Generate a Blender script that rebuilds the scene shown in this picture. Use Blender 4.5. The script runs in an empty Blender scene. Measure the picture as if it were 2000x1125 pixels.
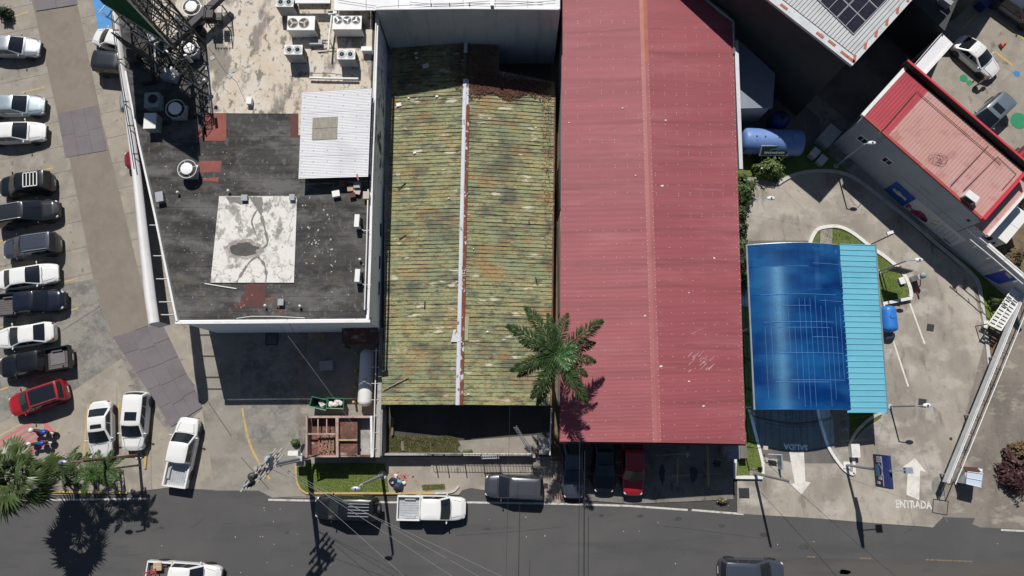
import bpy, bmesh, math, random
from math import sin, cos, pi, radians, atan2, hypot, sqrt
from mathutils import Vector, Matrix, noise as mnoise
S = bpy.context.scene
COL = S.collection
random.seed(7)
# ---------------------------------------------------------------- camera, sky, sun, exposure
CAM_H = 56.0
FPX = 1380.0
TILT = math.atan(250.0 / FPX)
cam = bpy.data.cameras.new('camera'); camo = bpy.data.objects.new('camera', cam); COL.objects.link(camo)
camo.location = (0, 0, CAM_H); camo.rotation_euler = (TILT, 0, 0)
cam.sensor_width = 36; cam.lens = FPX / 2000 * 36; cam.clip_end = 2000; cam.clip_start = .5
S.camera = camo
SUNV = Vector((.1275, -.75, -1))           # shadow offset per metre of height
w = bpy.data.worlds.new('World'); S.world = w; w.use_nodes = True
nt = w.node_tree
sky = nt.nodes.new('ShaderNodeTexSky'); sky.sky_type = 'NISHITA'; sky.sun_disc = False
sky.sun_elevation = radians(52.7); sky.sun_rotation = radians(-9.6); sky.air_density = 1; sky.dust_density = .6
nt.links.new(sky.outputs[0], nt.nodes['Background'].inputs[0]); nt.nodes['Background'].inputs[1].default_value = .05
sl = bpy.data.lights.new('sun', 'SUN'); slo = bpy.data.objects.new('sun', sl); COL.objects.link(slo)
sl.energy = 5.0; sl.angle = radians(.5); sl.color = (1, .965, .91)
slo.rotation_euler = SUNV.to_track_quat('-Z', 'Y').to_euler(); slo.location = (-10, 60, 80)
S.view_settings.view_transform = 'Standard'; S.view_settings.look = 'None'
S.view_settings.exposure = -.18; S.view_settings.gamma = 1; S.view_settings.use_curve_mapping = False
S.cycles.max_bounces = 6; S.cycles.transparent_max_bounces = 8

# ---------------------------------------------------------------- helpers
def at(u, v, z=0.0):
    """survey: the point at height z that the aerial photo (2000 x 1125) shows at u, v"""
    x = (u - 1000) / FPX; y = -(v - 562.5) / FPX
    dy = y * cos(TILT) + sin(TILT); dz = y * sin(TILT) - cos(TILT)
    k = (CAM_H - z) / -dz
    return Vector((x * k, dy * k, z))
def ats(pts, z=0.0): return [at(u, v, z) for u, v in pts]
def lerp(a, b, t): return a + (b - a) * t

class MB:
    def __init__(s): s.v = []; s.f = []
    def add(s, vs, fs):
        n = len(s.v); s.v += [tuple(p) for p in vs]; s.f += [tuple(i + n for i in f) for f in fs]; return s
    def quad(s, a, b, c, d): return s.add([a, b, c, d], [(0, 1, 2, 3)])
    def box(s, c, size, rz=0.0, m=None):
        hx, hy, hz = size[0] / 2, size[1] / 2, size[2] / 2
        vs = [Vector((x, y, z)) for z in (-hz, hz) for x, y in ((-hx, -hy), (hx, -hy), (hx, hy), (-hx, hy))]
        R = m if m is not None else Matrix.Rotation(rz, 3, 'Z')
        return s.add([R @ p + Vector(c) for p in vs], [(3, 2, 1, 0), (4, 5, 6, 7), (0, 1, 5, 4), (1, 2, 6, 5), (2, 3, 7, 6), (3, 0, 4, 7)])
    def prism(s, poly, z0, z1):
        """poly: list of xy(z) ; z0/z1 floats"""
        a = sum(poly[i][0] * poly[(i + 1) % len(poly)][1] - poly[(i + 1) % len(poly)][0] * poly[i][1] for i in range(len(poly)))
        if a < 0: poly = poly[::-1]
        n = len(poly)
        vs = [(p[0], p[1], z0) for p in poly] + [(p[0], p[1], z1) for p in poly]
        fs = [tuple(range(n - 1, -1, -1)), tuple(range(n, 2 * n))] + [(i, (i + 1) % n, n + (i + 1) % n, n + i) for i in range(n)]
        return s.add(vs, fs)
    def sheet(s, poly, z):
        a = sum(poly[i][0] * poly[(i + 1) % len(poly)][1] - poly[(i + 1) % len(poly)][0] * poly[i][1] for i in range(len(poly)))
        if a < 0: poly = poly[::-1]
        return s.add([(p[0], p[1], z) for p in poly], [tuple(range(len(poly)))])
    def hexa(s, b, t):
        """four bottom points b, four top points t, same order"""
        return s.add(list(b) + list(t), [(3, 2, 1, 0), (4, 5, 6, 7), (0, 1, 5, 4), (1, 2, 6, 5), (2, 3, 7, 6), (3, 0, 4, 7)])
    def tube(s, pts, r, n=6, cap=True, r1=None):
        pts = [Vector(p) for p in pts]; m = len(pts); base = len(s.v); prev = None
        for i, p in enumerate(pts):
            d = (pts[min(i + 1, m - 1)] - pts[max(i - 1, 0)]).normalized()
            up = Vector((0, 0, 1)) if abs(d.z) < .95 else Vector((1, 0, 0))
            a = d.cross(up).normalized(); b = a.cross(d)
            rr = r if r1 is None else lerp(r, r1, i / (m - 1))
            for k in range(n):
                q = p + (a * cos(2 * pi * k / n) + b * sin(2 * pi * k / n)) * rr
                s.v.append(tuple(q))
        for i in range(m - 1):
            for k in range(n):
                s.f.append((base + i * n + k, base + i * n + (k + 1) % n, base + (i + 1) * n + (k + 1) % n, base + (i + 1) * n + k))
        if cap:
            s.f.append(tuple(base + k for k in range(n))[::-1]); s.f.append(tuple(base + (m - 1) * n + k for k in range(n)))
        return s
    def cyl(s, c, r, h, n=16, r1=None, z0=None):
        c = Vector(c); return s.tube([c, c + Vector((0, 0, h))], r, n, True, r1)
    def lathe(s, prof, c=(0, 0, 0), n=20, M=None):
        base = len(s.v); c = Vector(c)
        for r, z in prof:
            for k in range(n):
                p = Vector((r * cos(2 * pi * k / n), r * sin(2 * pi * k / n), z))
                s.v.append(tuple((M @ p if M is not None else p) + c))
        for i in range(len(prof) - 1):
            for k in range(n):
                s.f.append((base + i * n + k, base + i * n + (k + 1) % n, base + (i + 1) * n + (k + 1) % n, base + (i + 1) * n + k))
        s.f.append(tuple(base + k for k in range(n))[::-1]); s.f.append(tuple(base + (len(prof) - 1) * n + k for k in range(n)))
        return s
    def blob(s, c, r, seed=0, n=8, rough=.25, squash=(1, 1, 1)):
        base = len(s.v); c = Vector(c); rings = n // 2 + 1
        for i in range(rings + 1):
            t = pi * i / rings
            for k in range(n):
                a = 2 * pi * k / n
                d = Vector((sin(t) * cos(a), sin(t) * sin(a), cos(t)))
                rr = r * (1 + rough * mnoise.noise(d * 1.7 + Vector((seed * 3.1, seed, 0))))
                s.v.append((c.x + d.x * rr * squash[0], c.y + d.y * rr * squash[1], c.z + d.z * rr * squash[2]))
        for i in range(rings):
            for k in range(n):
                s.f.append((base + i * n + k, base + (i + 1) * n + k, base + (i + 1) * n + (k + 1) % n, base + i * n + (k + 1) % n))
        return s
    def mesh(s, name, m, smooth=False):
        me = bpy.data.meshes.new(name); me.from_pydata(s.v, [], s.f); me.update()
        if m is not None: me.materials.append(m)
        if smooth:
            me.polygons.foreach_set('use_smooth', [True] * len(me.polygons))
            me.set_sharp_from_angle(angle=radians(40))
        return me
    def build(s, name, m, parent=None, smooth=False):
        return put(name, s.mesh(name, m, smooth), parent)
def put(name, me, parent=None, local=False):
    o = bpy.data.objects.new(name, me); COL.objects.link(o)
    if parent is not None:
        o.parent = parent
        if not local: o.location = -wloc(parent)
    return o
def wloc(o):
    l = o.location.copy()
    return l + wloc(o.parent) if o.parent is not None else l
def tag(o, label=None, cat=None, group=None, kind=None):
    if label: o['label'] = label
    if cat: o['category'] = cat
    if group: o['group'] = group
    if kind: o['kind'] = kind
    return o
def thing(name, label, cat, loc=(0, 0, 0), rz=0.0, group=None):
    o = bpy.data.objects.new(name, None); COL.objects.link(o); o.location = loc; o.rotation_euler = (0, 0, rz)
    o.empty_display_size = .3
    return tag(o, label, cat, group)
def struct(o): o['kind'] = 'structure'; return o
def stuff(o): o['kind'] = 'stuff'; return o
def clip(poly, n, d, keep):
    """clip convex/concave polygon by line n.p <= d (keep=-1) or >= d (keep=1)"""
    out = []
    m = len(poly)
    for i in range(m):
        a, b = poly[i], poly[(i + 1) % m]
        fa = (n[0] * a[0] + n[1] * a[1] - d) * keep; fb = (n[0] * b[0] + n[1] * b[1] - d) * keep
        if fa >= 0: out.append(a)
        if (fa > 0 and fb < 0) or (fa < 0 and fb > 0):
            t = fa / (fa - fb); out.append(Vector((lerp(a[0], b[0], t), lerp(a[1], b[1], t), 0)))
    return out
def slabs(poly, n, cuts, gap=.012):
    """split polygon along parallel lines n.p = c, leaving joints"""
    cs = [-1e6] + sorted(cuts) + [1e6]; res = []
    for i in range(len(cs) - 1):
        p = clip(poly, n, cs[i] + gap, 1)
        if len(p) > 2: p = clip(p, n, cs[i + 1] - gap, -1)
        if len(p) > 2: res.append(p)
    return res
def shrink(poly, g):
    c = Vector((sum(p[0] for p in poly) / len(poly), sum(p[1] for p in poly) / len(poly), 0))
    return [Vector((p[0], p[1], 0)) + (c - Vector((p[0], p[1], 0))).normalized() * g for p in poly]

# ---------------------------------------------------------------- materials
def srgb(r, g, b):
    f = lambda c: (c / 255 / 12.92) if c / 255 <= .04045 else ((c / 255 + .055) / 1.055) ** 2.4
    return (f(r), f(g), f(b))
def L(name, base, layers=(), rough=.8, metal=0., bump=None, coat=0., spec=.5, emit=None):
    """layers: (colour, scale, (sx,sy,sz), lo, hi, strength[, seed])"""
    m = bpy.data.materials.new(name); m.use_nodes = True; t = m.node_tree; B = t.nodes['Principled BSDF']
    B.inputs['Roughness'].default_value = rough; B.inputs['Metallic'].default_value = metal
    B.inputs['Coat Weight'].default_value = coat; B.inputs['Coat Roughness'].default_value = .06
    B.inputs['Specular IOR Level'].default_value = spec
    B.inputs['Base Color'].default_value = (*base, 1)
    N = t.nodes.new; lk = t.links.new
    if layers or bump: tc = N('ShaderNodeTexCoord')
    cur = None
    for i, ly in enumerate(layers):
        colr, sc, st, lo, hi, stg = ly[:6]; seed = ly[6] if len(ly) > 6 else i * 13.7 + len(name)
        vein = lo > hi
        mp = N('ShaderNodeMapping'); mp.inputs['Scale'].default_value = st; mp.inputs['Location'].default_value = (seed, seed * .7, seed * .3)
        lk(tc.outputs['Object'], mp.inputs[0])
        nz = N('ShaderNodeTexNoise'); nz.inputs['Scale'].default_value = sc; nz.inputs['Detail'].default_value = 6; nz.inputs['Roughness'].default_value = .62
        lk(mp.outputs[0], nz.inputs['Vector'])
        mr = N('ShaderNodeMapRange'); mr.inputs[1].default_value = lo; mr.inputs[2].default_value = hi; mr.inputs[3].default_value = 0; mr.inputs[4].default_value = stg
        if vein:
            nz.inputs['Distortion'].default_value = .3; nz.inputs['Detail'].default_value = 5
            m1 = N('ShaderNodeMath'); m1.operation = 'SUBTRACT'; m1.inputs[1].default_value = .5; m2 = N('ShaderNodeMath'); m2.operation = 'ABSOLUTE'
            lk(nz.outputs[0], m1.inputs[0]); lk(m1.outputs[0], m2.inputs[0]); lk(m2.outputs[0], mr.inputs[0])
        else: lk(nz.outputs[0], mr.inputs[0])
        mx = N('ShaderNodeMix'); mx.data_type = 'RGBA'
        mx.inputs[7].default_value = (*colr, 1)
        if cur is None: mx.inputs[6].default_value = (*base, 1)
        else: lk(cur, mx.inputs[6])
        lk(mr.outputs[0], mx.inputs[0]); cur = mx.outputs[2]
    if cur is not None: lk(cur, B.inputs['Base Color'])
    if bump:
        nz = N('ShaderNodeTexNoise'); nz.inputs['Scale'].default_value = bump[0]; nz.inputs['Detail'].default_value = 4
        lk(tc.outputs['Object'], nz.inputs['Vector'])
        bp = N('ShaderNodeBump'); bp.inputs['Strength'].default_value = bump[1]; bp.inputs['Distance'].default_value = .03
        lk(nz.outputs[0], bp.inputs['Height']); lk(bp.outputs[0], B.inputs['Normal'])
    return m
def g(v): return (v, v, v)
def two(name, c, k=.82, sc=1.5, rough=.8, **kw):
    d = tuple(x * k for x in c); li = tuple(min(1, x * (2 - k)) for x in c)
    return L(name, c, [(d, sc, (1, 1, 1), .45, .7, .8), (li, sc * 2.7, (1, 1, 1), .5, .75, .5)], rough, **kw)
M = {}
u1 = (1, 1, 1)
M['asphalt'] = L('asphalt', (.076, .074, .075), [((.098, .095, .093), .2, u1, .45, .7, .7), ((.06, .06, .062), .5, (.25, 1.6, 1), .52, .66, .7), ((.1, .098, .096), 14, u1, .5, .8, .6), ((.045, .045, .047), 2.0, (.2, 1.6, 1), .66, .74, .5)], .88, bump=(60, .25))
M['concrete'] = L('concrete', (.335, .295, .24), [((.21, .185, .16), .35, u1, .43, .64, .8), ((.41, .37, .32), 1.1, u1, .5, .68, .7), ((.12, .11, .1), 1.9, u1, .6, .7, .75), ((.25, .23, .2), 25, u1, .4, .7, .5)], .9, bump=(30, .2))
M['concrete_lot'] = L('concrete_lot', (.315, .28, .23), [((.21, .185, .16), .4, u1, .43, .64, .8), ((.38, .345, .3), 1.2, u1, .5, .68, .7), ((.09, .085, .08), 1.3, (1, .7, 1), .605, .69, .8), ((.12, .11, .1), 5, u1, .64, .72, .6), ((.22, .2, .18), 22, u1, .4, .7, .5)], .9, bump=(30, .2))
M['concrete_grey'] = L('concrete_grey', (.25, .235, .205), [((.13, .125, .12), .9, u1, .42, .62, .85), ((.32, .30, .27), 3, u1, .5, .7, .7), ((.09, .088, .085), 9, u1, .55, .75, .6)], .92)
M['wash_concrete'] = L('wash_concrete', (.39, .345, .29), [((.22, .195, .168), .2, (1, .6, 1), .43, .6, .85), ((.47, .435, .385), .55, (.7, 1, 1), .5, .64, .75), ((.15, .135, .12), .9, (1.4, .5, 1), .565, .68, .7), ((.2, .18, .155), 3, u1, .58, .7, .6), ((.28, .25, .22), 20, u1, .45, .75, .4)], .88)
M['wet_concrete'] = L('wet_concrete', (.15, .14, .13), [((.09, .085, .08), .5, u1, .42, .65, .8), ((.22, .2, .18), 1.6, u1, .55, .75, .6)], .7)
M['strip_concrete'] = L('strip_concrete', (.225, .195, .165), [((.14, .125, .108), .4, (1, .5, 1), .42, .6, .85), ((.36, .32, .27), .9, (.6, 1.4, 1), .54, .66, .75), ((.12, .11, .1), 3, u1, .57, .7, .6), ((.3, .27, .23), 7, u1, .56, .7, .5)], .9)
M['drive_strip'] = L('drive_strip', (.225, .19, .155), [((.165, .14, .118), .5, u1, .42, .68, .7), ((.27, .235, .2), 2.1, u1, .5, .75, .5), ((.18, .155, .13), 24, u1, .45, .75, .4)], .9)
M['plate'] = L('plate', (.158, .14, .15), [((.125, .11, .122), .8, u1, .45, .65, .8), ((.22, .21, .22), 1.6, u1, .62, .78, .7), ((.18, .165, .175), 14, (1, 4, 1), .45, .7, .5)], .75)
M['yard_concrete'] = L('yard_concrete', (.27, .25, .215), [((.17, .155, .135), .6, (.6, 1, 1), .45, .66, .8), ((.34, .31, .275), 1.9, u1, .52, .74, .6), ((.11, .1, .09), 3, u1, .64, .8, .6)], .9)
M['dark_ground'] = L('dark_ground', (.07, .067, .06), [((.04, .04, .036), .5, u1, .42, .65, .8), ((.1, .095, .085), 3, u1, .55, .75, .6)], .9)
M['soil'] = L('soil', (.17, .12, .075), [((.1, .075, .05), 2, u1, .45, .65, .8), ((.26, .2, .13), 6, u1, .55, .75, .7)], .95)
M['soil_red'] = L('soil_red', (.2, .105, .06), [((.13, .08, .05), 1.4, u1, .45, .65, .8), ((.25, .17, .1), 5, u1, .55, .75, .6)], .95)
M['grass'] = L('grass', (.125, .165, .035), [((.08, .115, .022), 1.2, u1, .45, .65, .8), ((.13, .16, .04), 3.5, u1, .52, .75, .7), ((.17, .15, .07), 2.0, u1, .64, .76, .6)], .9)
M['grass_blade'] = L('grass_blade', (.15, .2, .04), [((.09, .135, .025), 3, u1, .45, .65, .9), ((.17, .18, .06), 2, u1, .58, .75, .7)], .8)
M['scrub_blade'] = L('scrub_blade', (.13, .16, .05), [((.07, .09, .02), 3, u1, .42, .6, .9), ((.2, .15, .08), 2, u1, .55, .75, .7)], .9)
M['leaf'] = L('leaf', (.05, .1, .018), [((.028, .06, .01), 4, u1, .42, .62, .9), ((.1, .16, .03), 6, u1, .55, .72, .8)], .55)
M['leaf_pale'] = L('leaf_pale', (.1, .15, .035), [((.05, .085, .018), 4, u1, .42, .62, .9), ((.19, .22, .07), 5, u1, .55, .72, .8)], .55)
M['leaf_dark'] = L('leaf_dark', (.02, .045, .012), [((.012, .025, .008), 3, u1, .42, .62, .9), ((.04, .07, .02), 6, u1, .58, .72, .8)], .6)
M['leaf_purple'] = L('leaf_purple', (.075, .026, .028), [((.035, .014, .016), 4, u1, .42, .62, .9), ((.16, .05, .04), 5, u1, .58, .72, .8)], .6)
M['leaf_rust'] = L('leaf_rust', (.14, .08, .04), [((.06, .07, .02), 3, u1, .42, .6, .9), ((.25, .12, .08), 4, u1, .55, .72, .8)], .7)
M['palm'] = L('palm', (.032, .064, .017), [((.018, .036, .011), 1.5, u1, .42, .62, .9), ((.075, .105, .035), 3, u1, .58, .75, .7)], .7, spec=.25)
M['palm_young'] = L('palm_young', (.05, .13, .03), [((.03, .085, .018), 2, u1, .42, .62, .9)], .4)
M['fan_leaf'] = L('fan_leaf', (.075, .11, .03), [((.04, .07, .018), 1.5, u1, .42, .62, .9), ((.16, .17, .07), 2.2, u1, .56, .74, .8)], .45, spec=.6)
M['dry_frond'] = two('dry_frond', (.26, .2, .15), .6, 3)
M['trunk'] = two('trunk', (.2, .18, .15), .65, 3)
M['petal'] = two('petal', (.6, .35, .3), .8, 5)
M['petal_white'] = two('petal_white', (.75, .72, .6), .9, 5)
M['white_line'] = L('white_line', (.58, .56, .52), [((.2, .19, .18), 2.5, u1, .5, .66, .75), ((.3, .28, .26), 14, u1, .5, .64, .7)], .8)
M['arrow_white'] = L('arrow_white', (.68, .65, .6), [((.5, .47, .42), 1.4, u1, .48, .68, .8), ((.42, .39, .34), 6, u1, .58, .68, .7)], .8)
M['worn_white'] = L('worn_white', (.64, .62, .58), [((.36, .335, .29), 7, u1, .5, .6, .95), ((.3, .275, .24), 1.6, u1, .54, .68, .6)], .8)
M['yellow_line'] = L('yellow_line', (.55, .36, .1), [((.32, .26, .17), 3, u1, .45, .65, .8), ((.3, .25, .18), 12, u1, .5, .7, .6)], .8)
M['pale_yellow'] = L('pale_yellow', (.5, .38, .2), [((.33, .29, .21), 3, u1, .45, .65, .8)], .8)
M['red_line'] = L('red_line', (.55, .14, .15), [((.36, .16, .15), 2.5, u1, .45, .68, .8)], .8)
M['blue_paint'] = L('blue_paint', (.06, .25, .58), [((.12, .3, .5), 2, u1, .45, .7, .8), ((.3, .33, .36), 5, u1, .62, .74, .7)], .8)
M['kerb'] = L('kerb', (.5, .49, .46), [((.3, .29, .27), 1.5, u1, .5, .72, .8), ((.2, .19, .18), 5, u1, .62, .76, .7)], .85)
M['kerb_white'] = L('kerb_white', (.68, .67, .64), [((.45, .44, .41), 1.8, u1, .52, .74, .8), ((.28, .27, .25), 6, u1, .64, .76, .6)], .8)
M['kerb_yellow'] = L('kerb_yellow', (.5, .34, .12), [((.3, .26, .2), 1.8, u1, .5, .66, .85)], .85)
# building A
M['puddle'] = L('puddle', (.06, .057, .05), [((.035, .033, .03), 2, u1, .45, .65, .8)], .6)
M['puddle_rim'] = L('puddle_rim', (.3, .26, .24), [((.5, .47, .44), 3, u1, .48, .6, .8), ((.2, .18, .165), 6, u1, .52, .66, .8)], .85)
M['membrane'] = L('membrane', (.05, .047, .045), [((.125, .12, .117), .4, (.6, 1.3, 1), .46, .6, .9), ((.022, .021, .02), .7, (.5, 1.5, 1), .5, .62, .9), ((.16, .156, .156), 2.2, (1.6, .9, 1), .57, .68, .6), ((.28, .275, .275), 9, (1.3, 1, 1), .64, .71, .7), ((.085, .075, .05), .7, u1, .56, .7, .7), ((.025, .024, .024), 5, u1, .58, .7, .6), ((.15, .145, .145), 1.1, u1, .6, .7, .45)], .85, bump=(20, .25))
M['cream_roof'] = L('cream_roof', (.56, .48, .39), [((.6, .56, .5), .6, u1, .45, .6, .8), ((.5, .38, .26), .45, u1, .55, .75, .5), ((.17, .155, .135), .42, (1.5, .6, 1), .535, .6, .8), ((.15, .135, .115), 1.3, (1.3, .8, 1), .56, .62, .85), ((.2, .185, .16), 3.2, u1, .59, .66, .85), ((.35, .31, .26), 8, u1, .56, .72, .45)], .88)
M['white_slab'] = L('white_slab', (.7, .67, .63), [((.52, .495, .465), .8, u1, .52, .66, .8), ((.3, .285, .27), .42, u1, .02, .004, .7, 3.3), ((.24, .23, .22), .9, (1.3, .7, 1), .56, .62, .75, 9.0), ((.2, .19, .18), 1.1, u1, .585, .63, .75), ((.14, .13, .125), 4.5, u1, .63, .69, .85), ((.42, .37, .35), 2.2, u1, .57, .68, .6)], .85)
M['red_patch'] = L('red_patch', (.27, .075, .06), [((.13, .06, .052), .9, u1, .42, .65, .9), ((.36, .12, .1), 2.5, u1, .58, .72, .7)], .85)
M['dark_red_patch'] = L('dark_red_patch', (.11, .04, .035), [((.06, .04, .038), 1.2, u1, .45, .65, .9), ((.2, .06, .05), 3, u1, .6, .72, .7)], .85)
M['white_paint'] = L('white_paint', (.74, .73, .72), [((.55, .54, .53), 1.2, u1, .5, .7, .7), ((.3, .29, .28), 4, u1, .64, .76, .6)], .7)
M['fascia_white'] = L('fascia_white', (.74, .72, .72), [((.62, .6, .59), .7, u1, .5, .72, .7)], .6)
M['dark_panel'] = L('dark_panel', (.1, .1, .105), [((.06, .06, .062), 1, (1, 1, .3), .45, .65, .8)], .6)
M['peeling'] = L('peeling', (.74, .78, .86), [((.3, .33, .4), .6, u1, .5, .7, .7), ((.05, .055, .065), .9, (1, .55, .9), .55, .61, .95), ((.04, .045, .05), 3.0, (1, .6, 1), .61, .66, .9)], .85)
M['east_wall'] = L('east_wall', (.8, .84, .9), [((.68, .72, .8), .5, u1, .48, .7, .7), ((.1, .11, .13), 2.0, (1, 1, .4), .62, .7, .8)], .85)
M['grey_wall'] = L('grey_wall', (.46, .48, .5), [((.36, .38, .41), .4, u1, .45, .7, .8), ((.26, .27, .29), 1.1, (1, 1, .12), .52, .68, .7), ((.55, .56, .57), 2.2, (1, 1, .5), .6, .72, .5)], .85)
M['old_wall'] = L('old_wall', (.36, .34, .32), [((.15, .145, .14), .9, u1, .48, .65, .85), ((.5, .48, .46), 2.4, u1, .55, .7, .7)], .9)
M['pink_wall'] = L('pink_wall', (.44, .32, .28), [((.3, .2, .17), 1.3, u1, .46, .64, .8), ((.15, .11, .095), 3, u1, .57, .68, .8)], .9)
M['brick_red'] = L('brick_red', (.26, .1, .07), [((.16, .075, .055), 2, u1, .45, .65, .8)], .9)
M['white_metal'] = L('white_metal', (.68, .68, .7), [((.58, .58, .6), .5, u1, .48, .7, .8), ((.5, .48, .47), 2.2, (.4, 1, 1), .62, .74, .6)], .55)
M['skylight'] = L('skylight', (.3, .27, .22), [((.4, .37, .31), 2, (3, 1, 1), .48, .65, .8)], .5)
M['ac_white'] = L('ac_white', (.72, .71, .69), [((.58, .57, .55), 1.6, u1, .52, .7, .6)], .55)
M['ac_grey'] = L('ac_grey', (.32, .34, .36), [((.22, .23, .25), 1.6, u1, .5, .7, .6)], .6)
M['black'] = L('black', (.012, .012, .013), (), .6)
M['dark_steel'] = L('dark_steel', (.045, .045, .05), [((.09, .07, .06), 3, u1, .58, .72, .6)], .6, .3)
M['steel'] = L('steel', (.33, .35, .37), [((.2, .21, .22), 3, u1, .5, .7, .6)], .45, .5)
M['galv'] = L('galv', (.5, .51, .53), [((.36, .37, .39), 2, u1, .5, .7, .6)], .45, .4)
M['shiny'] = L('shiny', (.8, .8, .8), (), .5, .0)
M['tower_steel'] = L('tower_steel', (.06, .065, .06), [((.12, .11, .1), 2, u1, .55, .7, .7)], .6, .3)
M['green_board'] = L('green_board', (.004, .075, .03), [((.003, .045, .018), .8, u1, .45, .7, .7)], .9, spec=.1)
M['pipe_white'] = two('pipe_white', (.7, .69, .67), .85, 2, .5)
# green rusty roof
gr = [] and [((.10, .155, .085), .5, (.25, 1.6, 1), .46, .62, .85), ((.42, .33, .10), .7, (.35, 2.6, 1), .5, .66, .85), ((.055, .075, .055), .8, (.45, 2.2, 1), .55, .66, .9), ((.30, .13, .045), 1.6, (.5, 2.6, 1), .57, .67, .9), ((.14, .035, .015), 4.5, (.55, 2.4, 1), .61, .68, .95), ((.55, .5, .36), 1.4, (.6, 3.0, 1), .66, .72, .9), ((.04, .05, .04), 5, (.3, 3, 1), .6, .7, .8), ((.2, .19, .1), 20, (.5, 1, 1), .5, .7, .35)]
gr = [((.21, .26, .15), .3, (.5, 1.2, 1), .45, .6, .8), ((.39, .325, .15), .5, (.6, 1.8, 1), .52, .64, .75), ((.085, .105, .075), .5, (.8, 1.3, 1), .49, .62, .85), ((.05, .062, .046), 2.0, (.6, 1.8, 1), .53, .63, .8), ((.33, .19, .08), .45, (.8, 1.2, 1), .53, .66, .7), ((.3, .15, .065), 3.2, (1, 1.5, 1), .56, .64, .8), ((.13, .055, .03), 7.5, (.8, 1.3, 1), .56, .63, .85), ((.19, .085, .045), 2.6, (1, 1.5, 1), .6, .68, .75), ((.58, .53, .42), .7, (.8, 2.6, 1), .62, .66, .9), ((.035, .045, .035), 9, (.6, 2.4, 1), .6, .68, .8), ((.42, .39, .2), 14, (.8, 1.4, 1), .6, .72, .6)]
M['green_roof'] = L('green_roof', (.29, .305, .16), gr, .8, bump=(12, .15))
M['groove'] = L('groove', (.028, .03, .022), [((.09, .085, .05), 3, (1, 1, 1), .5, .64, .8)], .9)
M['ridge_cap'] = L('ridge_cap', (.54, .56, .61), [((.38, .41, .46), 1.5, u1, .5, .7, .7), ((.17, .05, .025), 1.6, (1.2, 1, 1), .6, .63, .9)], .6)
M['ridge_rust'] = L('ridge_rust', (.15, .042, .022), [((.22, .075, .035), 3, u1, .45, .65, .8), ((.52, .54, .58), 2.4, (1, 1, 1), .58, .6, .95)], .85)
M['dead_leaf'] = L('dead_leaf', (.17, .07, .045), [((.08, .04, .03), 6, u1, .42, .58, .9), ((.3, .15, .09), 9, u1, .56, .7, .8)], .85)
# red roof
M['red_roof'] = L('red_roof', (.285, .068, .075), [((.245, .056, .062), .12, (.4, 1.5, 1), .42, .62, .8), ((.325, .092, .1), .3, (.5, 2, 1), .5, .7, .7), ((.22, .05, .054), .35, (.15, 3.5, 1), .54, .66, .6), ((.35, .13, .135), 1.2, (.2, 4, 1), .6, .72, .4)], .6)
for i_, k_ in enumerate((.97, 1.05, 1.0)):
    M['red_roof%d' % i_] = L('red_sheet', tuple(c * k_ for c in (.29, .066, .08)), [(tuple(c * k_ for c in (.26, .061, .072)), .12, (.4, 1.5, 1), .42, .62, .8), (tuple(c * k_ for c in (.35, .105, .12)), .3, (.5, 2, 1), .5, .7, .7), ((.2, .047, .05), .35, (.15, 3.5, 1), .54, .66, .6), ((.36, .14, .145), 1.2, (.2, 4, 1), .6, .72, .5), ((.17, .06, .05), 1.6, (.12, 5, 1), .62, .7, .45)], .6)
M['red_ridge'] = L('red_ridge', (.35, .11, .115), [((.3, .085, .09), .5, u1, .45, .65, .8)], .6)
M['red_ridge_old'] = L('red_ridge_old', (.37, .115, .085), [((.3, .085, .065), .9, u1, .45, .65, .8)], .6)
M['screw'] = L('screw', (.66, .5, .48), (), .5)
M['scuff'] = L('scuff', (.5, .32, .33), [((.37, .1, .11), 4, u1, .5, .6, .9)], .6)
# right hand buildings
M['grey_roof'] = L('grey_roof', (.5, .51, .52), [((.42, .43, .43), .6, u1, .45, .65, .8), ((.35, .35, .35), 3, u1, .6, .75, .5)], .5)
M['grey_flash'] = L('grey_flash', (.55, .57, .58), [((.45, .46, .47), 1, u1, .45, .65, .8), ((.36, .13, .1), 2.2, u1, .66, .69, .9)], .5)
M['rust_mark'] = L('rust_mark', (.4, .12, .08), [((.3, .14, .1), 3, u1, .5, .7, .8)], .8)
M['solar'] = L('solar', (.012, .013, .022), [((.02, .02, .034), 2, u1, .45, .65, .8)], .25, coat=.3)
M['alu'] = L('alu', (.6, .62, .64), (), .4, .5)
M['dark_wall'] = L('dark_wall', (.05, .055, .055), [((.035, .038, .038), .5, u1, .45, .65, .8), ((.07, .07, .068), 2.5, (1, 1, .4), .58, .72, .6)], .8)
M['blue_grey_roof'] = L('blue_grey_roof', (.22, .24, .3), [((.18, .2, .26), .6, u1, .45, .65, .8)], .6)
M['cream_wall'] = two('cream_wall', (.55, .52, .47), .85, 1.2)
M['e_roof'] = L('e_roof', (.46, .255, .22), [((.48, .28, .265), .35, u1, .42, .6, .8), ((.36, .155, .15), .9, (1, 1, 1), .52, .68, .7), ((.34, .11, .08), .6, u1, .62, .7, .5), ((.52, .36, .34), 4, u1, .58, .7, .5)], .6)
M['e_roof_new'] = L('e_roof_new', (.4, .05, .07), [((.33, .045, .055), .6, u1, .45, .65, .8)], .5)
M['e_red'] = L('e_red', (.55, .035, .06), [((.42, .03, .045), 1.2, u1, .5, .7, .8)], .55)
M['e_orange'] = L('e_orange', (.34, .06, .05), [((.5, .18, .08), .9, u1, .58, .66, .8)], .6)
M['e_wall'] = L('e_wall', (.42, .44, .47), [((.34, .36, .39), .5, u1, .45, .7, .8), ((.28, .3, .32), 1.4, (1, 1, .1), .55, .7, .7)], .8)
M['mural_white'] = L('mural_white', (.62, .62, .61), [((.54, .54, .53), 1, u1, .5, .7, .7)], .75)
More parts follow.
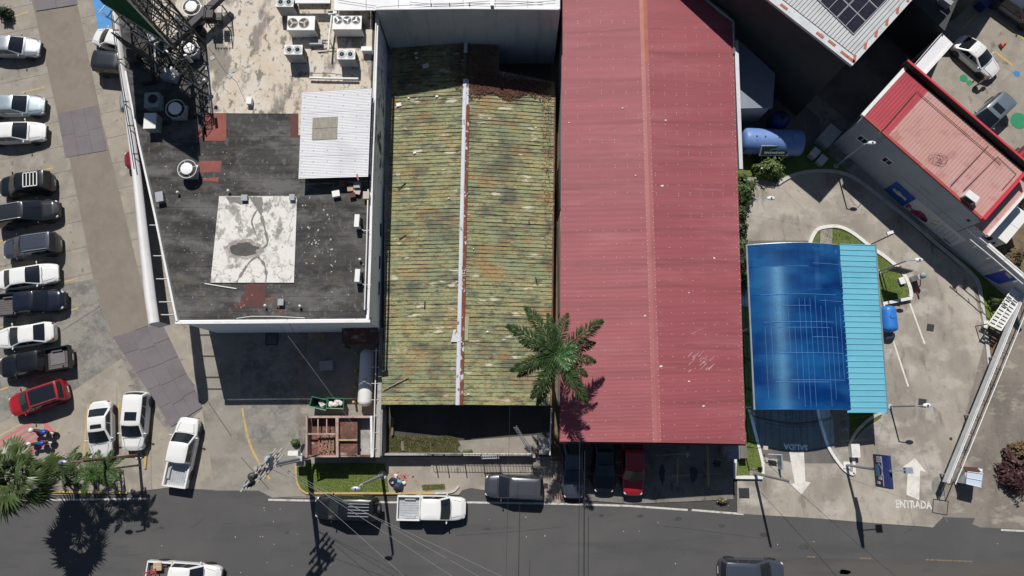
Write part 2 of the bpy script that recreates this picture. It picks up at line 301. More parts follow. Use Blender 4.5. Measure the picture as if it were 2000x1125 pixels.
M['mural_blue'] = L('mural_blue', (.02, .09, .32), [((.015, .07, .26), 1, u1, .5, .7, .7)], .7)
M['mural_grey'] = L('mural_grey', (.6, .58, .55), (), .7)
M['mural_pink'] = L('mural_pink', (.42, .05, .16), [((.2, .02, .07), 3, u1, .48, .62, .9)], .6)
M['mural_dark'] = L('mural_dark', (.06, .02, .03), (), .7)
M['mural_yellow'] = L('mural_yellow', (.5, .44, .2), [((.6, .6, .55), 5, u1, .48, .6, .8)], .7)
M['mural_text'] = L('mural_text', (.3, .32, .34), (), .7)
M['glass_dark'] = L('glass_dark', (.02, .025, .03), (), .12, spec=.7)
M['tank_blue'] = L('tank_blue', (.16, .27, .56), [((.12, .21, .46), .8, u1, .45, .7, .8), ((.25, .34, .55), 2, u1, .62, .76, .5)], .45)
M['tank_navy'] = L('tank_navy', (.02, .04, .18), (), .4)
M['tank_bright'] = L('tank_bright', (.03, .2, .62), [((.02, .15, .5), .9, u1, .45, .7, .8)], .4)
M['sign_green'] = L('sign_green', (.03, .075, .065), (), .5)
M['sign_white'] = L('sign_white', (.7, .7, .68), (), .6)
M['sign_blue'] = L('sign_blue', (.012, .05, .36), [((.02, .07, .42), 2, u1, .5, .7, .7)], .5)
M['sign_navy'] = L('sign_navy', (.015, .025, .08), (), .5)
M['sign_teal'] = L('sign_teal', (.05, .2, .36), (), .5)
M['sign_pale'] = L('sign_pale', (.65, .72, .78), (), .5)
M['cyan_sheet'] = L('cyan_sheet', (.15, .45, .57), [((.13, .4, .52), .5, (.3, 1.5, 1), .45, .65, .8), ((.16, .52, .66), 1.2, u1, .55, .72, .6)], .5)
M['cyan_edge'] = L('cyan_edge', (.2, .24, .27), [((.12, .13, .14), 2, u1, .5, .7, .7)], .6)
M['lpg_white'] = L('lpg_white', (.74, .74, .72), [((.66, .65, .62), .8, u1, .5, .7, .7)], .45)
M['dumpster'] = L('dumpster', (.02, .11, .06), [((.04, .16, .1), 2, u1, .5, .7, .7)], .5)
M['bag'] = two('bag', (.65, .63, .6), .7, 5)
M['bag_dark'] = two('bag_dark', (.03, .035, .06), .7, 5, .4)
M['bag_cyan'] = two('bag_cyan', (.15, .45, .55), .8, 5, .5)
M['trash_red'] = two('trash_red', (.5, .2, .17), .8, 5)
M['rust'] = L('rust', (.15, .065, .048), [((.08, .045, .038), 1.1, u1, .45, .6, .9), ((.26, .12, .08), 2.4, u1, .54, .68, .8), ((.4, .34, .3), 1.7, (.7, 1.3, 1), .58, .66, .75)], .9)
M['wood'] = two('wood', (.2, .13, .08), .65, 3)
M['wood_pale'] = two('wood_pale', (.42, .3, .18), .7, 3)
M['yellow_post'] = two('yellow_post', (.5, .36, .16), .85, 3)
M['cable'] = L('cable', (.03, .03, .03), (), .6)
M['cable_light'] = L('cable_light', (.26, .26, .26), (), .6)
M['faint_yellow'] = L('faint_yellow', (.22, .16, .09), [((.09, .085, .08), 5, u1, .45, .6, .9)], .85)
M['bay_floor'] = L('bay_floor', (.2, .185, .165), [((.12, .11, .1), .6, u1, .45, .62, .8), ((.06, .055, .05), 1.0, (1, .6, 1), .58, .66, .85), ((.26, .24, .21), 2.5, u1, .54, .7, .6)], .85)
M['old_asphalt'] = L('old_asphalt', (.088, .08, .074), [((.06, .058, .056), .5, (.3, 1.5, 1), .48, .66, .8), ((.11, .1, .092), 12, u1, .5, .75, .6)], .9)
M['oil'] = L('oil', (.04, .04, .041), [((.062, .061, .062), 2.5, u1, .46, .6, .9)], .8)
M['pole_conc'] = two('pole_conc', (.34, .35, .35), .75, 2)
M['xformer'] = L('xformer', (.42, .47, .52), [((.3, .34, .38), 2, u1, .5, .7, .7)], .5)
M['insul'] = L('insul', (.25, .28, .36), (), .35)
M['lamp_blue'] = L('lamp_blue', (.32, .36, .42), (), .45, .3)
M['rusty_pole'] = two('rusty_pole', (.2, .09, .08), .7, 2)
M['orange_cone'] = L('orange_cone', (.6, .1, .04), (), .6)
M['tyre'] = L('tyre', (.014, .014, .014), (), .8)
M['rim'] = L('rim', (.4, .41, .42), (), .35, .7)
M['glass'] = L('glass', (.012, .016, .022), (), .06, spec=.8)
M['trim'] = L('trim', (.02, .02, .021), (), .6)
M['headlight'] = L('headlight', (.6, .62, .65), (), .12)
M['taillight'] = L('taillight', (.4, .02, .03), (), .2)
M['chrome'] = L('chrome', (.75, .76, .78), (), .15, .9)
M['liner'] = L('liner', (.1, .09, .09), [((.16, .14, .135), 3, (1, 8, 1), .5, .7, .8)], .7)
M['seat_tan'] = L('seat_tan', (.5, .42, .36), (), .8)
def paint(name, c, metal=.0, rough=.28):
    if name not in M: M[name] = L(name, c, [(tuple(x * .93 for x in c), .9, u1, .5, .72, .6)], rough, metal, coat=.6)
    return M[name]
paint('p_white', (.76, .76, .75)); paint('p_offwhite', (.7, .7, .69)); paint('p_silver', (.5, .53, .56), .5, .3); paint('p_ice', (.42, .5, .55), .4, .3)
paint('p_black', (.008, .009, .012)); paint('p_navy', (.01, .013, .028), .1); paint('p_dark', (.03, .033, .04), .3); paint('p_grey', (.085, .09, .105), .4); paint('p_slate', (.075, .09, .12), .4)
paint('p_red', (.36, .012, .018)); paint('p_wine', (.22, .012, .03)); paint('p_steel', (.22, .27, .31), .5)
# translucent blue canopy sheet
def clear_blue():
    m = bpy.data.materials.new('clear_blue'); m.use_nodes = True; t = m.node_tree; B = t.nodes['Principled BSDF']
    N = t.nodes.new; lk = t.links.new
    tc = N('ShaderNodeTexCoord'); mp = N('ShaderNodeMapping'); mp.inputs['Scale'].default_value = (.5, 1.2, 1); lk(tc.outputs['Object'], mp.inputs[0])
    nz = N('ShaderNodeTexNoise'); nz.inputs['Scale'].default_value = .5; nz.inputs['Detail'].default_value = 5; lk(mp.outputs[0], nz.inputs[0])
    cr = N('ShaderNodeMix'); cr.data_type = 'RGBA'; cr.inputs[6].default_value = (.003, .036, .18, 1); cr.inputs[7].default_value = (.012, .12, .35, 1)
    mr = N('ShaderNodeMapRange'); mr.inputs[1].default_value = .4; mr.inputs[2].default_value = .68; lk(nz.outputs[0], mr.inputs[0]); lk(mr.outputs[0], cr.inputs[0])
    lk(cr.outputs[2], B.inputs['Base Color']); B.inputs['Roughness'].default_value = .27; B.inputs['Specular IOR Level'].default_value = .42; B.inputs['Specular Tint'].default_value = (.35, .8, 1, 1)
    tr = N('ShaderNodeBsdfTransparent'); tr.inputs[0].default_value = (.12, .3, .62, 1)
    mx = N('ShaderNodeMixShader'); mx.inputs[0].default_value = .3
    lk(B.outputs[0], mx.inputs[1]); lk(tr.outputs[0], mx.inputs[2]); lk(mx.outputs[0], t.nodes['Material Output'].inputs[0])
    return m
M['clear_blue'] = clear_blue()
# ================================================================ the ground
def sheet(name, px, z, m, parent=None, world=False):
    o = MB().sheet(px if world else ats(px), z).build(name, M[m], parent)
    if parent is None: struct(o)
    return o
def line(mb, px, wd, z):
    """painted line of width wd metres through survey points"""
    P = [at(u, v) for u, v in px]
    for a, b in zip(P[:-1], P[1:]):
        d = (b - a).normalized(); n = Vector((-d.y, d.x, 0)) * wd / 2
        q = [a - n, b - n, b + n, a + n]
        mb.sheet([Vector((p.x, p.y, 0)) for p in q], z)
def kerb(name, px, wd, h, m, parent=None, z0=-.02):
    mb = MB(); P = [at(u, v) for u, v in px]; n = len(P)
    L_, R_ = [], []
    for i, p in enumerate(P):
        d = (P[min(i + 1, n - 1)] - P[max(i - 1, 0)]).normalized(); q = Vector((-d.y, d.x, 0)) * wd / 2
        L_.append(p + q); R_.append(p - q)
    Z = lambda p, z: Vector((p.x, p.y, z))
    vs = [Z(p, z0) for p in R_] + [Z(p, h) for p in R_] + [Z(p, h) for p in L_] + [Z(p, z0) for p in L_]
    fs = []
    for i in range(n - 1):
        for k in range(3): fs.append((k * n + i, k * n + i + 1, (k + 1) * n + i + 1, (k + 1) * n + i))
    fs += [(0, n, 2 * n, 3 * n), (n - 1, 4 * n - 1, 3 * n - 1, 2 * n - 1)]
    mb.add(vs, fs)
    o = mb.build(name, M[m], parent)
    return o
def curve(pts, n=6):
    """catmull-rom through survey points"""
    P = [Vector((a, b, 0)) for a, b in pts]; out = []
    for i in range(len(P) - 1):
        p0, p1, p2, p3 = P[max(i - 1, 0)], P[i], P[i + 1], P[min(i + 2, len(P) - 1)]
        for k in range(n):
            t = k / n
            q = .5 * ((2 * p1) + (p2 - p0) * t + (2 * p0 - 5 * p1 + 4 * p2 - p3) * t * t + (3 * p1 - p0 - 3 * p2 + p3) * t ** 3)
            out.append((q.x, q.y))
    out.append((P[-1].x, P[-1].y)); return out

struct(MB().sheet([Vector(p) for p in ((-400, -400, 0), (400, -400, 0), (400, 400, 0), (-400, 400, 0))], -.06).build('ground', M['dark_ground']))
road_n = [(-900, 985), (-200, 978), (100, 968), (240, 964), (292, 958), (312, 955), (330, 953), (420, 958), (505, 958), (520, 964), (532, 971), (580, 972), (760, 972), (893, 970), (903, 957), (920, 953), (945, 957), (960, 952), (1050, 958), (1062, 980), (1130, 984), (1230, 990), (1330, 996), (1450, 1003), (1530, 1009), (1605, 1013), (1700, 1021), (1795, 1029), (1822, 1030), (1836, 1016), (1842, 1010), (1904, 1012), (1899, 1024), (1915, 1030), (2000, 1034), (2200, 1040), (2900, 1060)]
road = sheet('road', road_n + [(2900, 2600), (-900, 2600)], 0, 'asphalt')
mb = MB(); line(mb, [(0, 976), (140, 976), (290, 974)], .13, .004); line(mb, [(524, 976), (620, 978), (760, 981), (905, 981), (1100, 984), (1230, 988), (1343, 996)], .14, .004); line(mb, [(1351, 996), (1452, 1004)], .14, .004); line(mb, [(1955, 1035), (2000, 1037), (2300, 1045)], .14, .004)
mb.build('edge_line', M['white_line'], road)
mb = MB()
for a, b in (((1576, 1087), (1592, 1088)), ((1679, 1090), (1702, 1091)), ((1808, 1093), (1860, 1095)), ((1862, 1095), (1900, 1097))): line(mb, [a, b], .09, .008)
mb.build('centre_line', M['faint_yellow'], road)
sheet('worn_lane', curve([(1480, 1092), (1560, 1089), (1700, 1094), (1850, 1099), (2000, 1104), (2300, 1112)]) + [(2300, 1500), (1480, 1500)], .004, 'old_asphalt', road)
random.seed(12)
for (u, v, a_, b_) in ((1325, 1013, .35, .16), (1410, 1027, .3, .14), (1492, 1045, .4, .18), (1570, 1068, .45, .22), (1250, 1008, .3, .12), (1650, 1117, .5, .2), (315, 1031, .3, .1), (560, 1040, .2, .12), (950, 1033, .35, .08), (1175, 1007, .2, .12)):
    c = at(u, v); MB().sheet([Vector((c.x + a_ * cos(k * pi / 9) * random.uniform(.6, 1.15), c.y + b_ * sin(k * pi / 9) * random.uniform(.6, 1.15), 0)) for k in range(18)], .004).build('oil_stain', M['oil'], road)
for px in ([(368, 1032), (382, 1026), (398, 1012)], [(1280, 1026), (1340, 1032), (1400, 1040), (1490, 1052)], [(1765, 1042), (1775, 1036), (1782, 1032)], [(890, 1046), (1010, 1038), (1100, 1029)]):
    q = MB(); line(q, px, .035, .005); q.build('crack', M['oil'], road)
# car park: slabs with joints
park = struct(MB().sheet(ats([(-900, -500), (70, -500), (700, -500), (700, 985), (330, 952), (292, 957), (240, 963), (-900, 984)]), -.03).build('car_park', M['concrete_grey']))
def slab_field(px, name, n, cuts, m, parent, z=.0, gap=.012):
    for p in slabs([Vector((q.x, q.y, 0)) for q in ats(px)], n, cuts, gap):
        if len(p) > 2: MB().prism(p, -.05, z + random.uniform(-.002, .002)).build(name, M[m], parent)
nd = Vector((.17, .985)); nd = (-.235, .972)
slab_field([(-400, -300), (40, -300), (62, 0), (112, 222), (145, 345), (-400, 345)], 'concrete_slab', nd, [i * 2.27 + .9 for i in range(-20, 25)], 'concrete_lot', park)
slab_field([(-400, 345), (145, 345), (180, 520), (182, 545), (-400, 650)], 'concrete_slab', nd, [i * 2.27 + .9 for i in range(-20, 25)], 'concrete_lot', park)
slab_field([(-400, 650), (182, 545), (195, 598), (80, 672), (-400, 800)], 'concrete_slab', (-.45, .893), [], 'concrete_grey', park)
slab_field([(-400, 800), (80, 672), (195, 600), (218, 662), (238, 700), (140, 765), (-400, 1000)], 'concrete_slab', (-.5, .86), [], 'concrete_grey', park)
slab_field([(-400, 1000), (140, 765), (238, 700), (262, 752), (195, 760), (-100, 980), (-400, 985)], 'concrete_slab', (.5, .86), [], 'concrete', park)
slab_field([(-100, 980), (195, 760), (240, 742), (335, 850), (330, 952), (292, 957), (240, 963), (100, 967), (0, 975)], 'concrete_slab', (.99, .1), [-30.5, -27.9, -25.6], 'concrete', park)
slab_field([(95, -300), (150, 12), (190, 190), (212, 300), (280, 575), (290, 622), (290, 640), (330, 700), (420, 700), (300, -300)], 'concrete_slab', nd, [i * 2.3 + .3 for i in range(-20, 25)], 'concrete', park)
slab_field([(290, 640), (395, 770), (395, 800), (335, 850), (330, 952), (420, 957), (430, 620)], 'concrete_slab', (.3, .95), [-3.2, -6.8], 'concrete', park)
drive = sheet('driveway', [(20, -300), (70, -300), (72, 24), (152, 11), (192, 205), (216, 305), (282, 575), (292, 622), (300, 632), (220, 660), (182, 545), (136, 310), (112, 222), (62, 0)], .004, 'drive_strip')
# steel trench plates
def plates(px, nx, ny, label_part='cover_plate', name='plate_cover'):
    A, B, C, D = [at(u, v) for u, v in px]       # A->B long side, D->C long side
    base = struct(MB().sheet([A, B, C, D], .006).build(name, M['drive_strip']))
    rows = ny
    for i in range(nx):
        jit = .5 / ny if i % 2 else 0
        edges = [0] + [min(1, max(0, (k + jit + random.uniform(-.05, .05)) / ny)) for k in range(1, ny)] + [1]
        for a, b in zip(edges[:-1], edges[1:]):
            if b - a < .03: continue
            u0, u1_ = (i + .006) / nx, (i + 1 - .006) / nx
            f = lambda s, t: lerp(lerp(A, B, t), lerp(D, C, t), s)
            MB().prism([f(u0, a + .002), f(u0, b - .002), f(u1_, b - .002), f(u1_, a + .002)], .008, .03 + random.uniform(0, .008)).build(label_part, M['plate'], base)
plates([(60, -40), (70, 22), (152, 9), (140, -60)], 2, 2)
plates([(112, 222), (128, 308), (208, 294), (190, 206)], 3, 2)
plates([(220, 658), (335, 834), (396, 795), (316, 630)], 3, 5)
# painted bay lines
mb = MB()
for a, b in (((28, 32), (55, 23)), ((0, 36), (20, 33)), ((42, 181), (88, 170)), ((80, 333), (104, 328)), ((0, 470), (14, 466)), ((0, 530), (28, 522)), ((112, 497), (127, 494)), ((0, 762), (16, 756)), ((118, 552), (145, 546)), ((137, 606), (152, 602)), ((0, 640), (14, 636)), ((0, 702), (18, 696)), ((233, 227), (240, 226))): line(mb, [a, b], .12, .005)
line(mb, [(233, 786), (222, 850)], .15, .005); line(mb, [(172, 790), (163, 895)], .13, .005)
mb.build('bay_line', M['yellow_line'], park)
mb = MB()
for k in range(6):
    a = (-40, 893 - 9 + k * 10.5); b = (60 + k * 7, 826 + k * 8)
    line(mb, [a, b], .2, .005)
line(mb, [(84, 822), (108, 852)], .34, .006); mb.build('red_stripe', M['red_line'], park)
mb = MB(); line(mb, [(0, 851), (42, 828)], .12, .006); line(mb, [(117, 832), (109, 846)], .12, .006); mb.build('stripe_border', M['pale_yellow'], park)
sheet('blue_bay', [(178, -20), (205, -25), (222, 45), (214, 52), (192, 57)], .005, 'blue_paint', park)
# yard in front of the flat roofed building
yard = sheet('yard', [(345, 560), (760, 560), (760, 960), (532, 972), (505, 958), (420, 958), (395, 800), (400, 620)], .002, 'yard_concrete')
slab_field([(470, 600), (583, 600), (583, 862), (480, 866), (470, 790)], 'concrete_slab', (0, 1), [], 'concrete_grey', yard, .012)
slab_field([(583, 600), (600, 600), (600, 930), (583, 930)], 'concrete_slab', (0, 1), [], 'strip_concrete', yard, .010)
mb = MB(); line(mb, curve([(473, 797), (480, 835), (490, 872), (507, 905), (520, 925), (527, 936)]), .16, .016); mb.build('yellow_line', M['yellow_line'], yard)
mb = MB(); line(mb, [(407, 785), (452, 852)], .05, .007); line(mb, [(471, 893), (525, 955)], .05, .007); mb.build('crack', M['dark_ground'], yard)
front = sheet('pavement', [(735, 890), (1095, 890), (1095, 984), (1062, 980), (1050, 958), (960, 953), (945, 957), (920, 953), (903, 957), (893, 969), (735, 966)], .008, 'concrete')
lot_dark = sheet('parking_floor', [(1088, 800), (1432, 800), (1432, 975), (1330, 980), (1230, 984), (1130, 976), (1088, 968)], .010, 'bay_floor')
for (u, v, a_, b_) in ((1293, 925, .25, .8), (1355, 925, .35, .75), (1400, 905, .4, .3), (1180, 950, .3, .4)):
    c = at(u, v); MB().sheet([Vector((c.x + a_ * cos(k * pi / 9) * random.uniform(.6, 1.15), c.y + b_ * sin(k * pi / 9) * random.uniform(.6, 1.15), 0)) for k in range(18)], .014).build('oil_stain', M['oil'], lot_dark)
mb = MB(); line(mb, [(1324, 895), (1323, 950)], .1, .015); line(mb, [(1382, 870), (1384, 950)], .14, .015); mb.build('bay_line', M['yellow_line'], lot_dark)
mb = MB(); line(mb, [(1343, 883), (1343, 893)], .1, .018); line(mb, [(1339, 888), (1348, 888)], .1, .022); mb.build('cross_mark', M['worn_white'], lot_dark)
gap = sheet('side_strip', [(1075, 60), (1100, 60), (1100, 900), (1075, 900)], .012, 'soil')
wash = sheet('wash_forecourt', [(1420, 320), (1945, 320), (1930, 700), (1852, 948), (1843, 1009), (1836, 1016), (1822, 1030), (1700, 1021), (1605, 1013), (1440, 1003), (1440, 880)], .006, 'wash_concrete')
sheet('wash_lane', [(1462, 470), (1590, 470), (1600, 830), (1638, 905), (1560, 905), (1478, 890)], .012, 'wet_concrete', wash)
mb = MB()
for px in ([(1462, 420), (1610, 447)], [(1530, 370), (1602, 440)], [(1715, 740), (1830, 800)], [(1735, 790), (1712, 870)], [(1785, 845), (1850, 1020)], [(1660, 935), (1800, 985)]): line(mb, px, .03, .010)
mb.build('expansion_joint', M['concrete_grey'], wash)
strip = sheet('side_lot', [(1900, 560), (2300, 560), (2300, 1042), (2000, 1034), (1915, 1030), (1899, 1024), (1904, 1012), (1840, 1010), (1849, 948), (1925, 660)], .008, 'strip_concrete')
sheet('back_lot', [(1760, -400), (2700, -400), (2700, 560), (2010, 420), (1770, 180)], .004, 'concrete_lot')
sheet('lane', [(1430, -200), (1900, -200), (1850, 100), (1660, 250), (1640, 330), (1440, 330), (1430, 60)], .002, 'wet_concrete')
sheet('alley', [(1432, 55), (1446, 66), (1700, 270), (1660, 330), (1610, 330), (1600, 230), (1436, 90)], .008, 'concrete_grey')
# road arrows and words
def arrow(pts, z, nm):
    return tag(MB().sheet(ats(pts), z).build(nm, M['arrow_white'], wash))
arrow([(1541, 882), (1570, 882), (1573, 940), (1583, 942), (1565, 966), (1543, 945), (1552, 944)], .018, 'exit_arrow')
arrow([(1770, 966), (1795, 977), (1797, 919), (1809, 922), (1787, 895), (1763, 912), (1773, 916)], .018, 'entry_arrow')
def lettering(name, txt, size, pos, rz, z, m, parent, width=None, rot=None, extr=.0, bold=.012):
    c = bpy.data.curves.new(name, 'FONT'); c.body = txt; c.size = size; c.align_x = 'CENTER'; c.align_y = 'CENTER'; c.extrude = extr; c.resolution_u = 2; c.offset = bold * size
    o = bpy.data.objects.new(name, c); COL.objects.link(o)
    bpy.context.view_layer.update()
    me = bpy.data.meshes.new_from_object(o.evaluated_get(bpy.context.evaluated_depsgraph_get()))
    bpy.data.objects.remove(o)
    if width:
        xs = [v.co.x for v in me.vertices]; k = width / (max(xs) - min(xs))
        for v in me.vertices: v.co.x *= k
    me.materials.clear(); me.materials.append(M[m])
    q = bpy.data.objects.new(name, me); COL.objects.link(q); q.parent = parent
    q.location = Vector((pos[0], pos[1], z)) - (wloc(parent) if parent is not None else Vector()); q.rotation_euler = rot if rot else (0, 0, rz)
    return q
d = at(1800, 985) - at(1750, 985)
lettering('entry_word', 'ENTRADA', .8, at(1784, 986), radians(-2), .018, 'worn_white', wash, 2.75, bold=.035)
lettering('exit_word', 'SALIDA', .6, at(1554, 873), radians(176), .02, 'worn_white', wash, 1.85, bold=.03)
mb = MB(); line(mb, [(1774, 584), (1806, 672)], .13, .012); line(mb, [(1744, 664), (1774, 755)], .13, .012); mb.build('bay_line', M['arrow_white'], wash)
mb = MB(); mb.sheet(ats([(1811, 632), (1825, 634), (1823, 648), (1809, 646)]), .012); mb.build('drain_grate', M['dark_steel'], wash)
mb = MB(); mb.sheet(ats([(1794, 778), (1810, 780), (1808, 797), (1793, 794)]), .012); mb.build('drain_grate', M['dark_steel'], wash)
mb = MB()
for a, b in (((1823, 975), (1852, 979)), ((1852, 979), (1849, 1006)), ((1849, 1006), (1821, 1001)), ((1821, 1001), (1823, 975))): line(mb, [a, b], .07, .012)
mb.build('pit_frame', M['dark_steel'], strip)
MB().cyl(at(1857, 857, .009), .12, .012, 14).build('floor_drain', M['dark_steel'], strip)
MB().sheet([at(1835, 950) + Vector((.62 * cos(a * pi / 8), .75 * sin(a * pi / 8), 0)) for a in range(16)], .013).build('patch', M['concrete_grey'], strip)
# road-side litter and patches
random.seed(3)
mb = MB()
for _ in range(34):
    p = at(random.choice([random.uniform(20, 700), random.gauss(520, 40), random.uniform(800, 1990)]), random.uniform(985, 1120)); a = random.uniform(0, 3)
    mb.box((p.x, p.y, .012), (random.uniform(.03, .08), random.uniform(.02, .06), .012), a)
stuff(tag(mb.build('litter', M['bag']), 'small pale scraps of litter scattered over the dark road', 'litter'))
# ================================================================ grass
def grass(name, px, z, m, blade, label, n=4000, h=.1, seed=1):
    random.seed(seed)
    P = [Vector((p.x, p.y, 0)) for p in ats(px)]
    o = struct(MB().sheet(P, z).build('lawn', M[m]))
    xs = [p.x for p in P]; ys = [p.y for p in P]; mb = MB(); k = 0
    def inside(x, y):
        c = False
        for i in range(len(P)):
            a, b = P[i], P[i - 1]
            if (a.y > y) != (b.y > y) and x < (b.x - a.x) * (y - a.y) / (b.y - a.y) + a.x: c = not c
        return c
    while k < n:
        x, y = random.uniform(min(xs), max(xs)), random.uniform(min(ys), max(ys))
        if not inside(x, y): k += .2; continue
        a = random.uniform(0, 6.28); r = h * random.uniform(.4, 1.1); t = random.uniform(.2, .9)
        d = Vector((cos(a), sin(a), 0)); s = Vector((-sin(a), cos(a), 0)) * .018
        b = Vector((x, y, z)); mb.add([b - s, b + s, b + d * r * t + Vector((0, 0, r))], [(0, 1, 2)]); k += 1
    return stuff(tag(mb.build(name, M[blade]), label, 'grass'))
grass('grass', [(580, 912), (605, 905), (752, 905), (760, 962), (598, 962), (583, 946)], .06, 'grass', 'grass_blade', 'bright green grass strip with yellow kerb below the rusted shed', 5000, seed=1)
grass('scrub', [(760, 850), (850, 853), (872, 848), (893, 856), (899, 868), (893, 876), (901, 884), (880, 888), (762, 888)], .07, 'soil', 'scrub_blade', 'dry scrubby grass in the front yard of the green roof', 5000, .2, 2)
grass('grass', [(1440, 600), (1462, 600), (1470, 830), (1487, 905), (1490, 925), (1437, 928), (1440, 870)], .06, 'grass', 'grass_blade', 'narrow green grass bed beside the red roof by the exit', 3500, seed=3)
grass('grass', [(1583, 478), (1590, 462), (1600, 449), (1625, 445), (1652, 449), (1690, 474), (1735, 510), (1768, 540), (1777, 578), (1720, 592), (1700, 500), (1640, 500)], .06, 'grass', 'grass_blade', 'green lawn of the island behind the blue canopy', 4500, seed=4)
grass('grass', [(1470, 285), (1600, 285), (1650, 330), (1700, 372), (1800, 447), (1930, 548), (1990, 560), (1952, 650), (1925, 640), (1917, 560), (1905, 545), (1830, 485), (1700, 370), (1655, 343), (1600, 335), (1560, 338), (1520, 360), (1480, 345), (1440, 345), (1440, 285)], .06, 'grass', 'grass_blade', 'dark grass verge under the grey mural wall', 4500, seed=5)
grass('grass', [(1640, 800), (1722, 800), (1720, 815), (1685, 840), (1655, 875), (1640, 850)], .06, 'grass', 'grass_blade', 'shaded grass patch inside the curved kerb in front of the canopy', 1200, seed=6)
grass('grass', [(824, 947), (868, 945), (870, 955), (826, 958)], .03, 'soil', 'grass_blade', 'weedy green tuft by the kerb stones at the road', 500, .14, 7)
sheet('path', [(1602, 448), (1625, 446), (1625, 500), (1600, 500)], .075, 'wash_concrete')
sheet('path', [(1622, 795), (1658, 795), (1658, 900), (1640, 915), (1622, 880)], .075, 'wash_concrete')
sheet('planting_bed', [(1925, 600), (1960, 545), (1990, 545), (1975, 620), (1950, 690), (1938, 720)], .05, 'soil_red')
sheet('planting_bed', [(1940, 470), (2060, 380), (2080, 560), (1990, 560)], .05, 'soil')
# kerbs
K = lambda nm, lab, px, wd, h, m: tag(kerb(nm, px, wd, h, m), lab, 'kerb')
K('kerb', 'yellow painted kerb rounding the grass strip by the road', curve([(579, 908), (579, 920), (581, 940), (588, 955), (599, 963)]) + [(750, 963), (848, 963)], .14, .13, 'kerb_yellow')
K('kerb', 'bare grey kerb end curving into the driveway', curve([(849, 963), (875, 962), (888, 958), (896, 949)]), .14, .13, 'kerb')
K('kerb', 'long curved grey kerb along the mural wall lane', curve([(1518, 360), (1545, 344), (1580, 336), (1622, 335), (1660, 344), (1700, 371), (1760, 418), (1830, 478), (1880, 520), (1906, 545)]) + [(1912, 562), (1923, 640), (1931, 715)], .28, .14, 'kerb')
K('kerb', 'white kerb rounding the island lawn behind the canopy', curve([(1580, 478), (1586, 462), (1597, 448), (1618, 443), (1640, 444), (1665, 456), (1700, 483), (1735, 508), (1762, 534), (1775, 560), (1778, 578)]) + [(1777, 580)], .28, .16, 'kerb_white')
K('kerb', 'short white kerb wall closing the island lawn', [(1777, 583), (1722, 594), (1728, 612)], .25, .35, 'kerb_white')
K('kerb', 'pale blue-white kerb along the exit lane bed', [(1462, 800), (1478, 860), (1489, 905), (1489, 932)], .22, .16, 'kerb_white')
K('kerb', 'white kerb corner round the lamp bed by the exit', [(1434, 895), (1434, 932), (1488, 932)], .25, .25, 'kerb_white')
K('kerb', 'curved kerb between exit lane and canopy island', curve([(1596, 800), (1604, 835), (1618, 875), (1640, 908), (1655, 922), (1667, 926)]) + [(1665, 880), (1664, 873)], .22, .16, 'kerb_white')
K('kerb', 'curved grey kerb in shade right of the canopy path', curve([(1720, 806), (1695, 820), (1670, 845), (1657, 870)]), .22, .16, 'kerb')
K('kerb', 'small white kerb corner below the blue tank', [(1744, 652), (1742, 658), (1730, 661)], .2, .3, 'kerb_white')
mb = MB(); mb.box((*at(1668, 880, .3).xy, .3), (.65, 1.0, .6)); tag(mb.build('plinth', M['kerb_white']), 'white block plinth at the end of the curved kerb', 'plinth')
K('kerb', 'yellow topped kerb of the palm bed by the road', [(95, 960), (250, 962)], .14, .14, 'kerb_yellow')
K('kerb', 'grey bed kerb behind the parked white cars', [(100, 893), (165, 893), (282, 890)], .12, .12, 'kerb')
K('kerb', 'yellow kerb end beside the car park exit', [(287, 880), (284, 915)], .16, .13, 'kerb_yellow')
sheet('planting_bed', [(-200, 935), (100, 895), (230, 915), (245, 958), (95, 958), (-200, 975)], .05, 'yard_concrete')
# ================================================================ buildings
def body(name, px, z, m, parent, z0=-.05):
    return MB().prism(ats(px, z), z0, z).build(name, M[m], parent)
def parapet(name, px, z, h, wd, m, parent):
    mb = MB(); P = [Vector((p.x, p.y, 0)) for p in ats(px, z + h)]
    for i, (a, b) in enumerate(zip(P[:-1], P[1:])):
        d = (b - a).normalized(); n = Vector((-d.y, d.x, 0)) * wd / 2
        e = d * wd * .5
        mb.prism([a - n - e * (.99 if i % 2 else 1), b - n + e * .98, b + n + e * .98, a + n - e * (.99 if i % 2 else 1)], z - .02, z + h + (.003 if i % 2 else 0))
    return mb.build(name, M[m], parent)
def ribbed(nm, A, B, C, D, n, ribs, prof, m, parent, seg=1, sag=0, lap=.004, jitter=.0):
    """A,B,C,D: eave-start, ridge-start, ridge-end, eave-end. n sheets along A->D, ribs run A->B. prof: list of (t, h) over one rib."""
    A, B, C, D = map(Vector, (A, B, C, D))
    for k in range(n):
        mb = MB(); rows = []
        for r in range(ribs):
            for t, h in prof: rows.append(((k + (r + t) / ribs) / n, h))
        rows.append(((k + 1) / n, prof[0][1]))
        if k % 2: dz = lap
        else: dz = 0
        dz += random.uniform(-jitter, jitter)
        nv = []
        for t, h in rows:
            a = lerp(A, D, t); b = lerp(B, C, t)
            for j in range(seg + 1):
                p = lerp(a, b, j / seg); nv.append((p.x, p.y, p.z + h + dz))
        fs = [(i * (seg + 1) + j, i * (seg + 1) + j + 1, (i + 1) * (seg + 1) + j + 1, (i + 1) * (seg + 1) + j) for i in range(len(rows) - 1) for j in range(seg)]
        mb.add(nv, fs); mb.build('roof_sheet', M[m] if m != 'red_roof' else M['red_roof%d' % random.randrange(3)], parent)
def beam(mb, a, b, r=.06): mb.tube([a, b], r, 4)

